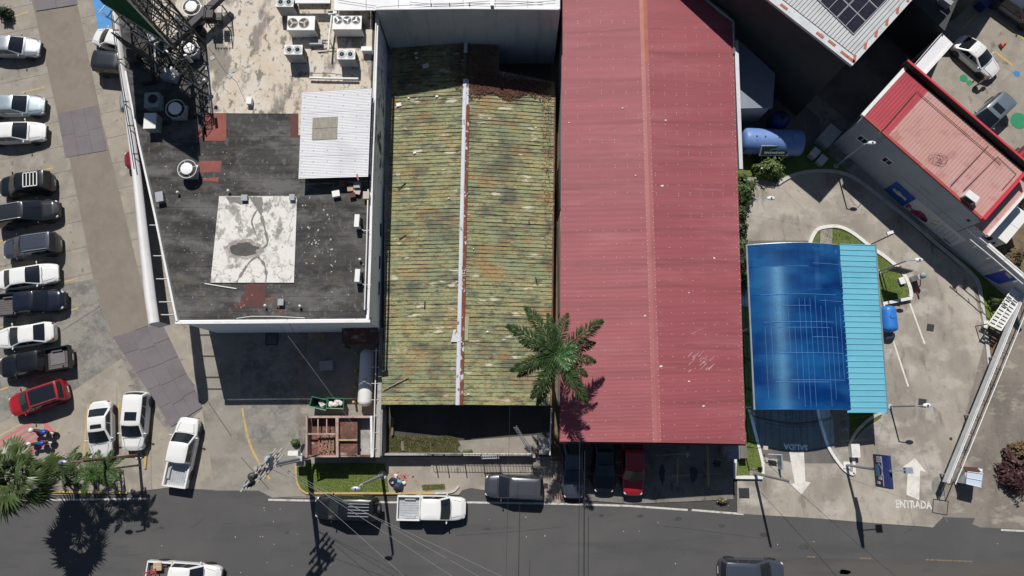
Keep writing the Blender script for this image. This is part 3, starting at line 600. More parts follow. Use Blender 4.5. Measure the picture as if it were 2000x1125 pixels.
# ---------------- flat roofed building (left centre)
ZA = 7.0
A = thing('flat_roof_building', 'flat dark-roofed building with white fascia and rooftop machinery', 'building', at(530, 420))
A_px = [(205, -140), (216, 5), (238, 110), (253, 185), (271, 280), (345, 628), (718, 625), (726, 340), (737, 18), (739, -140)]
body('wall', A_px, ZA - .03, 'east_wall', A)
mem = body('roof_deck', [(u + (3 if u < 500 else -3), v - (3 if v > 500 else 0)) for u, v in A_px], ZA - .01, 'membrane', A, ZA - .2)
px = ats([(256, 160), (274, 280), (346, 620), (713, 618), (720, 345), (724, 262), (583, 262), (583, 222), (408, 221), (404, 160)], ZA)
for p in slabs([Vector((q.x, q.y, 0)) for q in px], (0, 1), [7.2 + i * 1.08 for i in range(18)], .006):
    MB().prism(p, ZA - .05, ZA + random.uniform(.0, .012)).build('membrane_strip', M['membrane'], A)
MB().prism(ats([(400, -140), (400, 40), (408, 221), (583, 222), (583, 264), (722, 264), (732, -140)], ZA + .04), ZA - .1, ZA + .04).build('cream_deck', M['cream_roof'], A)
MB().prism(ats([(290, -140), (300, 95), (352, 120), (400, 92), (400, -140)], ZA + .03), ZA - .1, ZA + .03).build('cream_deck', M['cream_roof'], A)
sl_ = MB().prism(ats([(428, 383), (578, 383), (580, 392), (574, 552), (411, 552)], ZA + .09), ZA - .1, ZA + .09).build('white_slab', M['white_slab'], A)
P = at(476, 487, ZA + .095)
def splat(rx, ry, z, m, sd):
    ring = []
    for i in range(72):
        a = i * 2 * pi / 72; r = 1 + .22 * mnoise.noise(Vector((cos(a) * 2.2 + sd, sin(a) * 2.2, 0))) + .1 * mnoise.noise(Vector((cos(a) * 7 + sd, sin(a) * 7, 3)))
        ring.append(Vector((P.x + rx * cos(a) * r, P.y + ry * sin(a) * r, 0)))
    MB().sheet(ring, z).build('puddle_stain', M[m], sl_)
splat(1.35, .72, ZA + .0955, 'puddle_rim', 1); splat(1.02, .5, ZA + .0975, 'puddle', 4)
random.seed(11)
def vein(pts, w0, w1, z):
    P = [at(u, v, z) for u, v in curve(pts, 5)]; m = len(P); Ls = []; Rs = []
    for i, p in enumerate(P):
        d = (P[min(i + 1, m - 1)] - P[max(i - 1, 0)]).normalized(); n = Vector((-d.y, d.x, 0)); ww = lerp(w0, w1, i / m) * random.uniform(.3, 1.5) / 2
        Ls.append(p + n * ww); Rs.append(p - n * ww)
    mb = MB(); mb.add([(p.x, p.y, z) for p in Rs + Ls], [(i, i + 1, m + i + 1, m + i) for i in range(m - 1)]); return mb
vz = ZA + .092
veins = [([(480, 495), (520, 480), (518, 450), (510, 420), (505, 386)], .3, .5), ([(505, 470), (497, 450), (492, 430), (505, 405)], .15, .3), ([(500, 500), (485, 515), (475, 530), (462, 551)], .4, .3), ([(500, 498), (515, 515), (520, 535), (519, 551)], .35, .35), ([(515, 490), (545, 485), (565, 470), (575, 455)], .2, .25), ([(520, 497), (550, 505), (572, 520)], .2, .2), ([(512, 500), (540, 520), (560, 540)], .12, .15), ([(455, 485), (435, 480), (416, 490)], .15, .1), ([(456, 495), (435, 505), (420, 530)], .15, .2), ([(525, 440), (540, 415), (548, 392)], .1, .3), ([(525, 470), (528, 440), (522, 400)], .12, .15), ([(490, 505), (500, 525), (508, 548)], .12, .12), ([(440, 480), (430, 460), (420, 445)], .06, .08)]
veins = [(a, w0 * .55, w1 * .5) for a, w0, w1 in veins[:4]]
mb = MB()
for i, (a, w0, w1) in enumerate(veins):
    q = vein(a, w0, w1, vz + i * .0003); mb.add(q.v, q.f)
mb.add(*(lambda q: (q.v, q.f))(MB().sheet(ats([(440, 384), (480, 384), (486, 398), (470, 400), (458, 395), (450, 398)], vz), vz - .001)))
mb.add(*(lambda q: (q.v, q.f))(MB().sheet(ats([(485, 384), (512, 385), (514, 400), (505, 412), (496, 400)], vz), vz - .001)))
mb.build('drip_stain', two('drip', (.2, .195, .18), .7, 3), sl_)
for pxs, m in (([(398, 222), (442, 222), (442, 275), (398, 275)], 'red_patch'), ([(386, 314), (433, 314), (430, 336), (386, 337)], 'red_patch'), ([(395, 348), (428, 346), (426, 355), (395, 353)], 'red_patch'), ([(567, 222), (585, 222), (584, 268), (567, 268)], 'dark_red_patch'), ([(479, 553), (522, 553), (515, 601), (468, 601), (471, 577), (478, 576)], 'dark_red_patch'), ([(380, 258), (400, 246), (403, 262), (384, 270)], 'red_patch')):
    MB().sheet(ats(pxs, ZA + .018), ZA + .018).build('repair_patch', M[m], A)
mb = MB()
for _ in range(26):
    p = at(random.choice([468, 480, 545, 540, 530, 455]) + random.uniform(-8, 8), random.uniform(578, 612), ZA + .02); mb.box((p.x, p.y, ZA + .016), (random.uniform(.06, .16), random.uniform(.06, .2), .012), random.uniform(0, 3))
stuff(mb.build('paint_spot', M['red_patch'], A))
mb = MB()
for _ in range(34):
    u, v = random.uniform(585, 655), random.gauss(475, 34)
    p = at(u, v, ZA + .02); mb.box((p.x, p.y, ZA + .014), (random.uniform(.04, .2), random.uniform(.04, .12), .010), random.uniform(0, 3))
for _ in range(120):
    p = at(random.uniform(320, 710), random.uniform(290, 610), ZA + .02); mb.box((p.x, p.y, ZA + .014), (random.uniform(.03, .1), random.uniform(.03, .07), .010), random.uniform(0, 3))
mb.build('paint_fleck', two('fleck', (.4, .4, .41), .7, 4), A)
parapet('parapet', [(345, 630), (720, 627)], ZA, .3, .2, 'white_paint', A)
parapet('parapet', [(345, 627), (300, 410), (271, 280), (255, 195), (245, 140)], ZA, .3, .14, 'white_paint', A)
parapet('parapet', [(719, 622), (724, 480), (727, 340), (733, 180), (738, 20)], ZA, .3, .12, 'white_paint', A)
mb = MB(); mb.tube(ats([(712, 605), (716, 480), (719, 370)], ZA + .35), .05, 6); mb.tube(ats([(722, 340), (729, 180), (735, 25)], ZA + .4), .05, 6)
mb.tube(ats([(462, 622), (490, 618), (540, 618), (595, 621)], ZA + .4), .03, 5); mb.build('conduit', M['pipe_white'], A)
# small dark windows on the east wall
for (u, v, zz) in ((741, 440, 4.5), (738, 505, 4.5), (736, 555, 4.8)):
    p = at(u, v, zz); xw = at(719, 560, ZA + .0).x
    MB().box((xw - .05, p.y, 3.1), (.16, 1.0, .5)).build('window', M['glass_dark'], A)
# peeling paint band on the north half of the wall
pa, pb = at(737, 18, ZA - .03), at(727, 330, ZA - .03)
MB().prism([pa + Vector((.012, 0, 0)), pb + Vector((.012, 0, 0)), pb - Vector((.1, 0, 0)), pa - Vector((.1, 0, 0))], 2, ZA - .2).build('peeling_face', M['peeling'], A)
# hung white fascia along the west side
lft = [(287, 634), (279, 580), (267, 460), (255, 340), (241, 224), (228, 110), (217, 24), (205, -80)]
rgt = [(308, 628), (301, 580), (285, 450), (271, 330), (253, 215), (240, 110), (228, 24), (216, -80)]
mb = MB(); prof = []
for (a, b) in zip(ats(lft, 7.2), ats(rgt, 7.2)):
    row = [Vector((a.x, a.y, 5.4))]
    for k in range(9):
        t = k / 8; row.append(Vector((lerp(a.x, b.x, t), lerp(a.y, b.y, t), 7.0 + .3 * sin(pi * t))))
    row.append(Vector((b.x, b.y, 5.4))); prof.append(row)
n = len(prof[0])
mb.add([tuple(p) for r in prof for p in r], [(i * n + k, i * n + (k + 1) % n, (i + 1) * n + (k + 1) % n, (i + 1) * n + k) for i in range(len(prof) - 1) for k in range(n)] + [tuple(range(n)), tuple((len(prof) - 1) * n + k for k in range(n))[::-1]])
fas = mb.build('fascia', M['fascia_white'], A, True)
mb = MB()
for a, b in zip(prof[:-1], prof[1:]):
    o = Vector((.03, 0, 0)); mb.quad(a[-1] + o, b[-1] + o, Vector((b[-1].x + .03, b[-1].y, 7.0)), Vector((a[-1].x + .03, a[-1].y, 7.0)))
mb.build('inner_shade', M['dark_panel'], fas)  # fascia's inner side coloured dark grey to carry its shade
mb = MB()
for v in (440, 500, 545, 590, 615):
    x0 = at(289 + (v - 500) * .16, v, 6.6); x1 = at(318 + (v - 500) * .21, v, 6.6); mb.tube([x0, x1 + Vector((.3, 0, 0))], .05, 5)
mb.build('bracket', M['steel'], A)
mb = MB(); mb.tube(ats([(216, 20), (226, 95), (238, 175), (250, 250), (262, 330)], 7.6), .035, 5)
for u, v in ((222, 58), (229, 115), (241, 198), (251, 245), (260, 300)): mb.box((*at(u + 4, v, 7.55).xy, 7.5), (.4, .07, .07))
mb.build('safety_rail', M['black'], A)

# ---------------- north building
Nb = thing('white_roof_building', 'tall building with white metal roof and blank grey south wall', 'building', at(900, 90))
ZN = 8.1
body('wall', [(736, 20), (1094, 19), (1094, -160), (736, -160)], ZN, 'grey_wall', Nb)
for k in range(7):
    x0, x1 = lerp(652, 1094, k / 7), lerp(652, 1094, (k + 1) / 7)
    lo = 20 if x0 < 735 else 17
    rr = ats([(x0 + .4, lo), (x1 - .4, lo), (x1 - .4, -170), (x0 + .4, -170)], ZN + .1); MB().prism(rr, ZN + .02, ZN + .1 + .012 * (k % 2)).build('roof_sheet', M['white_metal'], Nb)
parapet('roof_edge', [(735, 17), (900, 15.5), (1090, 17)], ZN + .1, .1, .14, 'white_metal', Nb)
MB().prism(ats([(573, -10), (645, -10), (645, 6), (573, 6)], ZA + 1.2), ZA + 1.1, ZA + 1.2).build('side_canopy', M['white_metal'], Nb)
MB().box((*at(610, -14, ZA + .5).xy, ZA + .55), (2.4, .6, 1.1)).build('canopy_wall', M['ac_grey'], Nb)
mb = MB()
for pts in ([(800, 4), (870, 9), (960, 2), (1060, 5)], [(735, 14), (800, 10), (900, 6), (990, 8), (1085, 1)], [(660, 0), (735, 12)]): mb.tube(ats(curve(pts, 4), ZN + .25), .018, 4)
for u in (842, 878, 960, 917): mb.box((*at(u, 8, ZN + .2).xy, ZN + .2), (.06, .06, .25))
mb.build('roof_cable', M['cable'], Nb)
MB().box((*at(961, 8, ZN + .4).xy, ZN + .3), (.22, .35, .5)).build('vent_stub', M['galv'], Nb)
MB().prism(ats([(640, 22), (660, 19), (661, 25), (641, 28)], ZA + .6), ZA + .45, ZA + .6).build('flashing_hood', M['white_metal'], Nb)

# ---------------- green rusty roof
Gb = thing('green_roof_building', 'long low building under a rusty mossy green metal roof', 'building', at(905, 500))
E1 = at(745, 791, 2.6); E0 = Vector((E1.x, at(760, 88, 2.6).y, 2.6)); R0, R1 = at(912, 80, 3.4), at(896, 791, 3.4); F0, F1 = at(1083, 160, 2.6), at(1075, 793, 2.6)
Rm = lerp(R0, R1, (160 - 84) / (791 - 84) * .96)
body('wall', [(752, 92), (1080, 160), (1073, 786), (749, 786)], 2.4, 'old_wall', Gb)
prof = [(0, 0), (.80, .004), (.83, .075), (.90, .075), (.93, -.01)]
def old_sheets(A, B, C, D, n, ribs):
    for k in range(n):
        mb = MB(); rows = []; lo_ = random.uniform(-.005, .008)
        for r in range(ribs):
            hr = random.uniform(.036, .056) if r < ribs - 1 else random.uniform(.045, .068)
            for t, h in ((0, 0), (.8, .004), (.83, hr), (.89, hr), (.92, -.012)): rows.append(((k + (r + t) / ribs) / n, h, r))
        rows.append(((k + 1) / n, 0, 0)); sg_ = 9; o1, o2 = random.uniform(-.03, .05), 0
        for t, h, r in rows:
            a = lerp(A, D, t); b = lerp(B, C, t); a = a + (a - b).normalized() * o1
            for j in range(sg_ + 1):
                p = lerp(a, b, j / sg_); hh = h * (.55 + .9 * mnoise.noise(Vector((j * 1.3, k * 2.7 + r, 5))) + .45) if h > .01 else h
                mb.v.append((p.x, p.y + .012 * mnoise.noise(Vector((j * .7, t * 90, 1))), p.z + hh + lo_))
        w_ = sg_ + 1; mb.f = [(i * w_ + j, i * w_ + j + 1, (i + 1) * w_ + j + 1, (i + 1) * w_ + j) for i in range(len(rows) - 1) for j in range(sg_)]
        mb.build('roof_sheet', M['green_roof'], Gb)
old_sheets(E0, R0, R1, E1, 31, 3); old_sheets(F0, Rm, R1, F1, 28, 3)
W0 = at(975, 92, 3.1)
MB().prism([Rm, R0, W0, Vector((W0.x, Rm.y, 0))], 2.8, 3.2).build('back_roof', M['soil'], Gb)
mb = MB(); nn = 26
for k in range(nn):
    if k in (1, 2):
        if k == 1: mb.build('ridge_cap', M['ridge_cap'], Gb); mb = MB()
        continue
    a = lerp(R0, R1, k / nn); b = lerp(R0, R1, (k + 1) / nn)
    wl, wr = .23, .2
    for s, wd in ((-1, wl), (1, .06)):
        mb.quad(a + Vector((0, 0, .15)), b + Vector((0, 0, .15)), b + Vector((s * wd, 0, .125)), a + Vector((s * wd, 0, .125)))
mb.build('ridge_cap', M['ridge_cap'], Gb)
mb = MB(); a, b = lerp(R0, R1, .19), R1
mb.quad(a + Vector((.062, 0, .13)), b + Vector((.062, 0, .13)), b + Vector((.31, 0, .105)), a + Vector((.31, 0, .105))); mb.build('ridge_rust', M['ridge_rust'], Gb)
a = lerp(R0, R1, .19); mb = MB(); R0b = lerp(R0, R1, 3 / 26); mb.quad(R0b + Vector((.062, 0, .13)), a + Vector((.062, 0, .13)), a + Vector((.24, 0, .11)), R0b + Vector((.22, 0, .11))); mb.build('ridge_cap', M['ridge_cap'], Gb)
mb = MB()
for (u, v, s) in ((831, 127, .5), (812, 101, .25), (813, 110, .22), (777, 200, .4), (853, 188, .2), (797, 188, .15), (809, 296, .22), (877, 388, .12), (925, 487, .1), (952, 648, .16), (915, 770, .15), (1047, 245, .12)):
    p = at(u, v, 3.2); zr_ = lerp(3.4, 2.6, min(1, abs(p.x - R0.x) / abs(E0.x - R0.x))); MB().box((p.x, p.y, zr_ + .1), (s, s * .7, .05), random.uniform(-.3, .3)).build('roof_scrap', M['white_metal'], Gb)
mb = MB(); mb.tube([at(748, 762, 2.75), at(798, 737, 3.0)], .04, 5); mb.build('loose_batten', M['wood_pale'], Gb)
for a, b, z in (((830, 588), (829, 602), 3.15), ((1033, 430), (1034, 437), 2.95), ((1046, 541), (1049, 553), 2.9), ((779, 467), (794, 459), 2.85), ((777, 370), (793, 357), 2.85)): MB().tube([at(*a, z), at(*b, z)], .04, 5).build('roof_stick', M['black'], Gb)
MB().prism(ats([(886, 645), (894, 642), (893, 668), (881, 668)], 3.4), 3.3, 3.50).build('sealed_patch', M['ridge_cap'], Gb)
MB().prism(ats([(905, 618), (916, 618), (914, 665), (902, 666)], 3.35), 3.2, 3.43).build('sealed_patch', two('pale_patch', (.32, .33, .22), .8, 3), Gb)
# heap of dead leaves
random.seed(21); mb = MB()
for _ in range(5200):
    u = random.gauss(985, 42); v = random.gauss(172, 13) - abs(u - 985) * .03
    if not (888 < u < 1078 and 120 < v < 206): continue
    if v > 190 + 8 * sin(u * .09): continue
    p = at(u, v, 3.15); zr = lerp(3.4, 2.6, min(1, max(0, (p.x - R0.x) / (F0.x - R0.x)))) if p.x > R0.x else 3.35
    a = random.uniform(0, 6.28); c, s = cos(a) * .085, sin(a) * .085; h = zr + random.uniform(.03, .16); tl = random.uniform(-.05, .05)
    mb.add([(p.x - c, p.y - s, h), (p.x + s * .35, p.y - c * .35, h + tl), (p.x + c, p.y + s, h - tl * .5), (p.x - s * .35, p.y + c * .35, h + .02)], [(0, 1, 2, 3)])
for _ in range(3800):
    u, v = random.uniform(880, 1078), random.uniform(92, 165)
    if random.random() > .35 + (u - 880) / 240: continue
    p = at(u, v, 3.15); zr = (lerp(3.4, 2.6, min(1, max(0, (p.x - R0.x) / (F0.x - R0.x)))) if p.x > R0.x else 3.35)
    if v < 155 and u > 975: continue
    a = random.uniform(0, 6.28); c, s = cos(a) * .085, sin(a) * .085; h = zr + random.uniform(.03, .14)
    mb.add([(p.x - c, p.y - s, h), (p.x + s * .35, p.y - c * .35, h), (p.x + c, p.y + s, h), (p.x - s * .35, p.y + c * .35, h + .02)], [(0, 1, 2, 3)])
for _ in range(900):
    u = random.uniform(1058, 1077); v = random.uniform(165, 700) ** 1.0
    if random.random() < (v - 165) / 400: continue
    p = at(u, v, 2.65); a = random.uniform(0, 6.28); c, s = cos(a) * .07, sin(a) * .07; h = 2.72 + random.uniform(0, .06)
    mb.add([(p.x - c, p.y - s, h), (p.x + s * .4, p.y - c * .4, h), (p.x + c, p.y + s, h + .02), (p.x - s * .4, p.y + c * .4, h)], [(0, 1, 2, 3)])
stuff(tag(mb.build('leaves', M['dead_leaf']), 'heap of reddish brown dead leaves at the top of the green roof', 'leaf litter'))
# eave gutter east
MB().hexa([F0 + Vector((0, 0, -.25)), F1 + Vector((0, 0, -.25)), F1 + Vector((.1, 0, -.25)), F0 + Vector((.1, 0, -.25))], [F0 + Vector((0, 0, .03)), F1 + Vector((0, 0, .03)), F1 + Vector((.1, 0, .03)), F0 + Vector((.1, 0, .03))]).build('gutter', M['rust'], Gb)

# ---------------- red roof
Cb = thing('red_roof_building', 'long warehouse with a faded red corrugated metal roof', 'building', at(1265, 450))
ze, zr = 5.3, 6.0
cw = [(0, .0045), (.25, 0), (.5, -.0045), (.75, 0)]
w0, w1 = at(1098, -120, ze), at(1093, 862, ze); r0, r1 = at(1252, -120, zr), at(1283, 864, zr); e0, e1 = at(1432, 45, ze), at(1456, 867, ze)
ribbed('roof', w0, r0, r1, w1, 46, 9, cw, 'red_roof', Cb)
rt = (at(1266, 45, zr).y - r1.y) / (r0.y - r1.y); rm = lerp(r1, r0, rt)
ribbed('roof', e0, rm, r1, e1, 39, 9, cw, 'red_roof', Cb)
# clipped corner sheets
d0 = at(1388, -120, ze + .17)
for k in range(7):
    ta, tb = k / 7, (k + 1) / 7
    a, b = lerp(rm, r0, ta), lerp(rm, r0, tb); c, d = lerp(e0, at(1328, -38, ze + .35), ta), lerp(e0, at(1328, -38, ze + .35), tb)
    rows = []
    for i in range(37):
        t = i / 36; h = .004 * cos(2 * pi * i / 4); p, q = lerp(a, b, t), lerp(c, d, t); rows += [(p.x, p.y, p.z + h), (q.x, q.y, q.z + h)]
    MB().add(rows, [(2 * i, 2 * i + 1, 2 * i + 3, 2 * i + 2) for i in range(36)]).build('roof_sheet', M['red_roof%d' % (k % 3)], Cb)
mb = MB(); m0 = lerp(r0, r1, .27)
def ridge(a, b, nm, m):
    q = MB()
    for s in (-1, 1): q.quad(a + Vector((0, 0, .06)), b + Vector((0, 0, .06)), b + Vector((s * .3, 0, .02)), a + Vector((s * .3, 0, .02)))
    q.build(nm, M[m], Cb)
ridge(r0, m0, 'ridge_cap', 'red_ridge_old'); ridge(m0, r1, 'ridge_cap', 'red_ridge')
random.seed(5); mb = MB()
for side in (0, 1):
    cols = 7 if side == 0 else 8
    for c in range(cols):
        t = (c + .35) / cols
        for k in range(40):
            if random.random() < .12: continue
            s = (k + .5) / 40
            if side == 0: p = lerp(lerp(w0, r0, t), lerp(w1, r1, t), s)
            else: p = lerp(lerp(e0, rm, t), lerp(e1, r1, t), s)
            p = p + Vector((random.gauss(0, .015), random.gauss(0, .03), 0)); zb = random.uniform(.03, .048)
            for dy in ((0, .18) if (k % 2 and s < .5) else (0,)): mb.box((p.x, p.y + dy, p.z + .02), (zb, zb, .02))
for x, a, b in ((-.24, m0, r1), (.24, m0, r1)):
    for k in range(64):
        p = lerp(a, b, (k + .5) / 64); mb.box((p.x + x + random.gauss(0, .012), p.y + random.gauss(0, .05), p.z + .05), (.045, .045, .03))
for k in range(70):
    p = lerp(e0, e1, (k + .5) / 70); mb.box((p.x - .1, p.y, p.z + .03), (.045, .045, .03))
stuff(mb.build('roof_screw', M['screw'], Cb))
mb = MB()
for (u, v, s) in ((1112, 237, .1), (1299, 237, .14), (1367, 132, .14), (1215, 213, .12), (1292, 365, .2), (1396, 503, .14), (1345, 572, .1), (1258, 618, .14), (1289, 716, .2), (1345, 745, .14), (1374, 793, .16), (1382, 270, .12), (1240, 345, .1), (1410, 330, .1)):
    p = at(u, v, 5.65); MB().box((p.x, p.y, lerp(zr, ze, abs(p.x - r1.x) / (e1.x - r1.x)) + .03), (s, s * .55, .03), random.uniform(-.6, .6)).build('roof_scrap', M['sign_white'], Cb)
# scuffed strokes on the lower right slope
mb = MB()
for k in range(26):
    u = random.uniform(1342, 1392); v = random.uniform(692, 728); ln = random.uniform(8, 22)
    a, b = at(u, v, 5.52), at(u + ln * .65, v - ln * .62, 5.5)
    zz = lambda p: lerp(zr, ze, abs(p.x - r1.x) / (e1.x - r1.x)) + .017
    d = (b - a).normalized(); nrm = Vector((-d.y, d.x, 0)) * random.uniform(.015, .05)
    mb.add([Vector((p.x, p.y, zz(p))) for p in (a - nrm, b - nrm * .3, b + nrm * .3, a + nrm)], [(0, 1, 2, 3)])
for (u, v, u2, v2) in ((1348, 653, 1380, 638), (1390, 636, 1432, 625), (1396, 304, 1432, 305), (1397, 318, 1432, 317)):
    a, b = at(u, v, 5.5), at(u2, v2, 5.45); d = (b - a).normalized(); nrm = Vector((-d.y, d.x, 0)) * .025
    mb.add([Vector((p.x, p.y, zz(p))) for p in (a - nrm, b - nrm, b + nrm, a + nrm)], [(0, 1, 2, 3)])
stuff(mb.build('scuff_mark', M['scuff'], Cb))
body('wall', [(1099, -120), (1380, -120), (1428, 48), (1440, 790), (1097, 790)], 4.9, 'cream_wall', Cb)
# segments of the west wall as the alley shows them
xw = at(1097, 400, 5.2).x
def wseg(v0, v1, m, nm, z0=.0, z1=5.0):
    a, b = at(1096, v0, 5), at(1096, v1, 5); MB().box((xw - .03, (a.y + b.y) / 2, (z0 + z1) / 2), (.12, abs(a.y - b.y) - .02, z1 - z0)).build(nm, M[m], Cb)
wseg(310, 405, 'black', 'louvre_opening', 1, 4.8)
for i, v in enumerate(range(412, 600, 12)): wseg(v, v + 12, 'pink_wall', 'wall_panel', .5, 4.95)
MB().hexa([e0 + Vector((.0, -1.5, -.3)), at(1444, 330, ze) + Vector((0, 0, -.3)), at(1451, 330, ze) + Vector((0, 0, -.3)), e0 + Vector((.3, -1.5, -.3))], [e0 + Vector((.0, -1.5, .02)), at(1444, 330, ze) + Vector((0, 0, .02)), at(1451, 330, ze) + Vector((0, 0, .02)), e0 + Vector((.3, -1.5, .02))]).build('gutter', M['galv'], Cb)
mb = MB()
for a, b in (((1330, -38), (1433, 42)), ((1433, 42), (1434, 105))): mb.tube([at(*a, ze + .15), at(*b, ze + .1)], .09, 5)
mb.build('edge_trim', M['steel'], Cb)
for u in (1103, 1160, 1206, 1265, 1340, 1410): MB().box((*at(u, 850, 0).xy, 2.6), (.16, .16, 5.2)).build('post', M['dark_steel'], Cb)
mb = MB(); mb.tube([at(1093, 863, ze - .1), at(1456, 868, ze - .1)], .09, 4); mb.build('fascia_beam', M['dark_red_patch'], Cb)
# front guard booth
bt = thing('guard_booth', 'small dark roofed gate booth under the red roof corner', 'booth', at(1425, 900))
MB().prism(ats([(1424, 868), (1443, 868), (1443, 895), (1424, 895)], 2.3), 0, 2.3).build('wall', M['old_wall'], bt)
MB().prism(ats([(1421, 866), (1445, 866), (1445, 897), (1421, 897)], 2.42), 2.3, 2.42).build('roof', M['blue_grey_roof'], bt)
MB().prism(ats([(1446, 868), (1459, 868), (1460, 895), (1446, 895)], .9), 0, .9).build('side_plinth', M['strip_concrete'], bt)

# ---------------- solar roofed building (top right)
Db = thing('solar_roof_building', 'dark walled building with pale ribbed roof and solar panels', 'building', at(1620, 120))
ZD = 9.6
Dq = ats([(1665, 128), (1905, -133), (1500, -450), (1224, -218)], ZD)
ins = shrink(Dq, .5); MB().prism(ins, 0, ZD - .15).build('wall', M['dark_wall'], Db)
q = ats([(1665, 128), (1796, -16), (1484, -14)], ZD); a0, ax, ay = q[0], q[1] - q[0], q[2] - q[0]
f = lambda s, t, z=0: a0 + ax * s + ay * t + Vector((0, 0, z))
MB().prism([f(0, 0), f(1.83, 0), f(1.83, 2.43), f(0, 2.43)], ZD - .25, ZD - .02).build('roof_edge', M['grey_flash'], Db)
MB().prism([f(.085, .045), f(1.81, .045), f(1.81, 2.4), f(.085, 2.4)], ZD - .2, ZD - .012).build('underlay', M['dark_steel'], Db)
for k in range(72):
    t0, t1 = .05 + k * .032, .05 + (k + 1) * .032 - .0052
    rr = [f(.09, t0, .0), f(1.8, t0, .0), f(1.8, t1, .0), f(.09, t1, .0)]
    MB().prism(rr, ZD - .05, ZD + .015 + .012 * (k % 2)).build('roof_sheet', M['grey_roof'], Db)
for (s, t) in ((.02, .03), (.02, .1), (.03, .24), (.02, .36), (.02, .75), (.045, .01), (.22, .02), (.38, .02), (.54, .02), (.7, .02), (.86, .02)):
    c = f(s + .02, t + .015); MB().box((c.x, c.y, ZD + .004), (.62, .2, .014), atan2(ax.y, ax.x) + (1.57 if t > s else .5)).build('rust_patch', M['rust_mark'], Db)
sp = ats([(1668, 67), (1739, -8), (1639, -105), (1568, -30)], ZD + .15); s0, sx, sy = sp[0], sp[1] - sp[0], sp[3] - sp[0]
for i in range(3):
    for j in range(3):
        gp = lambda s, t: s0 + sx * s + sy * t
        pan = MB().prism([gp((i + .012) / 3, (j + .012) / 3), gp((i + .988) / 3, (j + .012) / 3), gp((i + .988) / 3, (j + .988) / 3), gp((i + .012) / 3, (j + .988) / 3)], ZD + .06, ZD + .13)
        fr = pan.build('solar_panel', M['alu'], Db)
        for h in range(6):
            u0, u1_ = (j + .03 + h * .156 + (.014 if h > 2 else -.0)) / 3, (j + .03 + h * .156 + .154 + (.014 if h > 2 else 0)) / 3
            MB().prism([gp((i + .03) / 3, u0), gp((i + .97) / 3, u0), gp((i + .97) / 3, u1_), gp((i + .03) / 3, u1_)], ZD + .13, ZD + .136).build('cell', M['solar'], fr)
# lean-to beside the red roof
Lb = thing('lean_to_shed', 'small shed with smooth blue-grey roof beside the red roof', 'shed', at(1470, 170))
MB().prism(ats([(1437, 72), (1514, 143), (1509, 210), (1441, 212)], 3.2), 3.0, 3.2).build('roof', M['blue_grey_roof'], Lb)
MB().prism(ats([(1439, 80), (1510, 146), (1505, 208), (1442, 209)], 3.0), -.05, 3.0).build('wall', M['cream_wall'], Lb)
# far top right block
Fb = thing('grey_corner_building', 'grey walled building at the top right edge beyond the lane', 'building', at(1850, -40))
MB().prism(ats([(1783, 2), (1800, -170), (2040, -190), (1930, -22), (1880, -22), (1845, 60)], 4.6), -.05, 4.6).build('wall', M['dark_wall'], Fb)
ac = MB().box((*at(1825, 24, 3.5).xy, 4.9), (.95, .4, .7), radians(-42)).build('air_conditioner', M['ac_grey'], Fb)

# ---------------- red roofed building with mural
ZE = 5.3
Eb = thing('mural_building', 'red roofed building with mural on its long grey wall', 'building', at(1800, 360))
T0, T1, T2, T3 = at(1687, 229, ZE), at(1919, 432, ZE), at(2004, 336, ZE), at(1771, 136, ZE)
MB().prism([T0, T1, T2, T3], -.05, ZE - .1).build('wall', M['e_wall'], Eb)
f = lambda s, t, z=0: lerp(lerp(T0, T1, s), lerp(T3, T2, s), t) + Vector((0, 0, z))
nE = 46
for k in range(nE):
    s0_, s1_ = k / nE, (k + 1) / nE
    mt = 'e_roof_new' if k < 12 and False else 'e_roof'
    t0 = .03
    rows = []
    for i, (tt, h) in enumerate(((0, 0), (.7, 0), (.78, .03), (.9, .03), (1, 0))):
        s = lerp(s0_, s1_, tt); rows += [tuple(f(s, .03, h)), tuple(f(s, .97, h + .1))]
    MB().add(rows, [(2 * i, 2 * i + 1, 2 * i + 3, 2 * i + 2) for i in range(4)]).build('roof_sheet', M['e_roof_new'] if k < 9 else M['e_roof'], Eb)
mb = MB()
def wallstrip(mb, a, b, wd, z0, z1, side=1):
    d = (b - a).normalized(); n = Vector((-d.y, d.x, 0)) * wd * side; mb.prism([a, b, b + n, a + n], z0, z1)
q = MB(); wallstrip(q, T3 + (T3 - T2).normalized() * .5, T2, .16, ZE - .2, ZE + .75, 1); q.build('parapet', M['e_red'], Eb)
q = MB(); wallstrip(q, T3 + (T3 - T2).normalized() * .45, T2, .03, ZE - .2, ZE + .72, -1); q.build('parapet_inner_shade', M['black'], Eb)  # black strip paints the shade on the parapet's inner face
q = MB(); wallstrip(q, T0, T1, .22, ZE - .1, ZE + .07, 1); q.build('edge_flashing', M['e_orange'], Eb)
q = MB(); wallstrip(q, T1, T2, .2, ZE - .2, ZE + .32, 1); q.build('parapet', M['e_red'], Eb)
q = MB(); wallstrip(q, T0 + (T0 - T1).normalized() * .02, T3 + (T0 - T1).normalized() * .02, .28, ZE - .15, ZE + .12, 1); q.build('parapet', M['white_paint'], Eb)
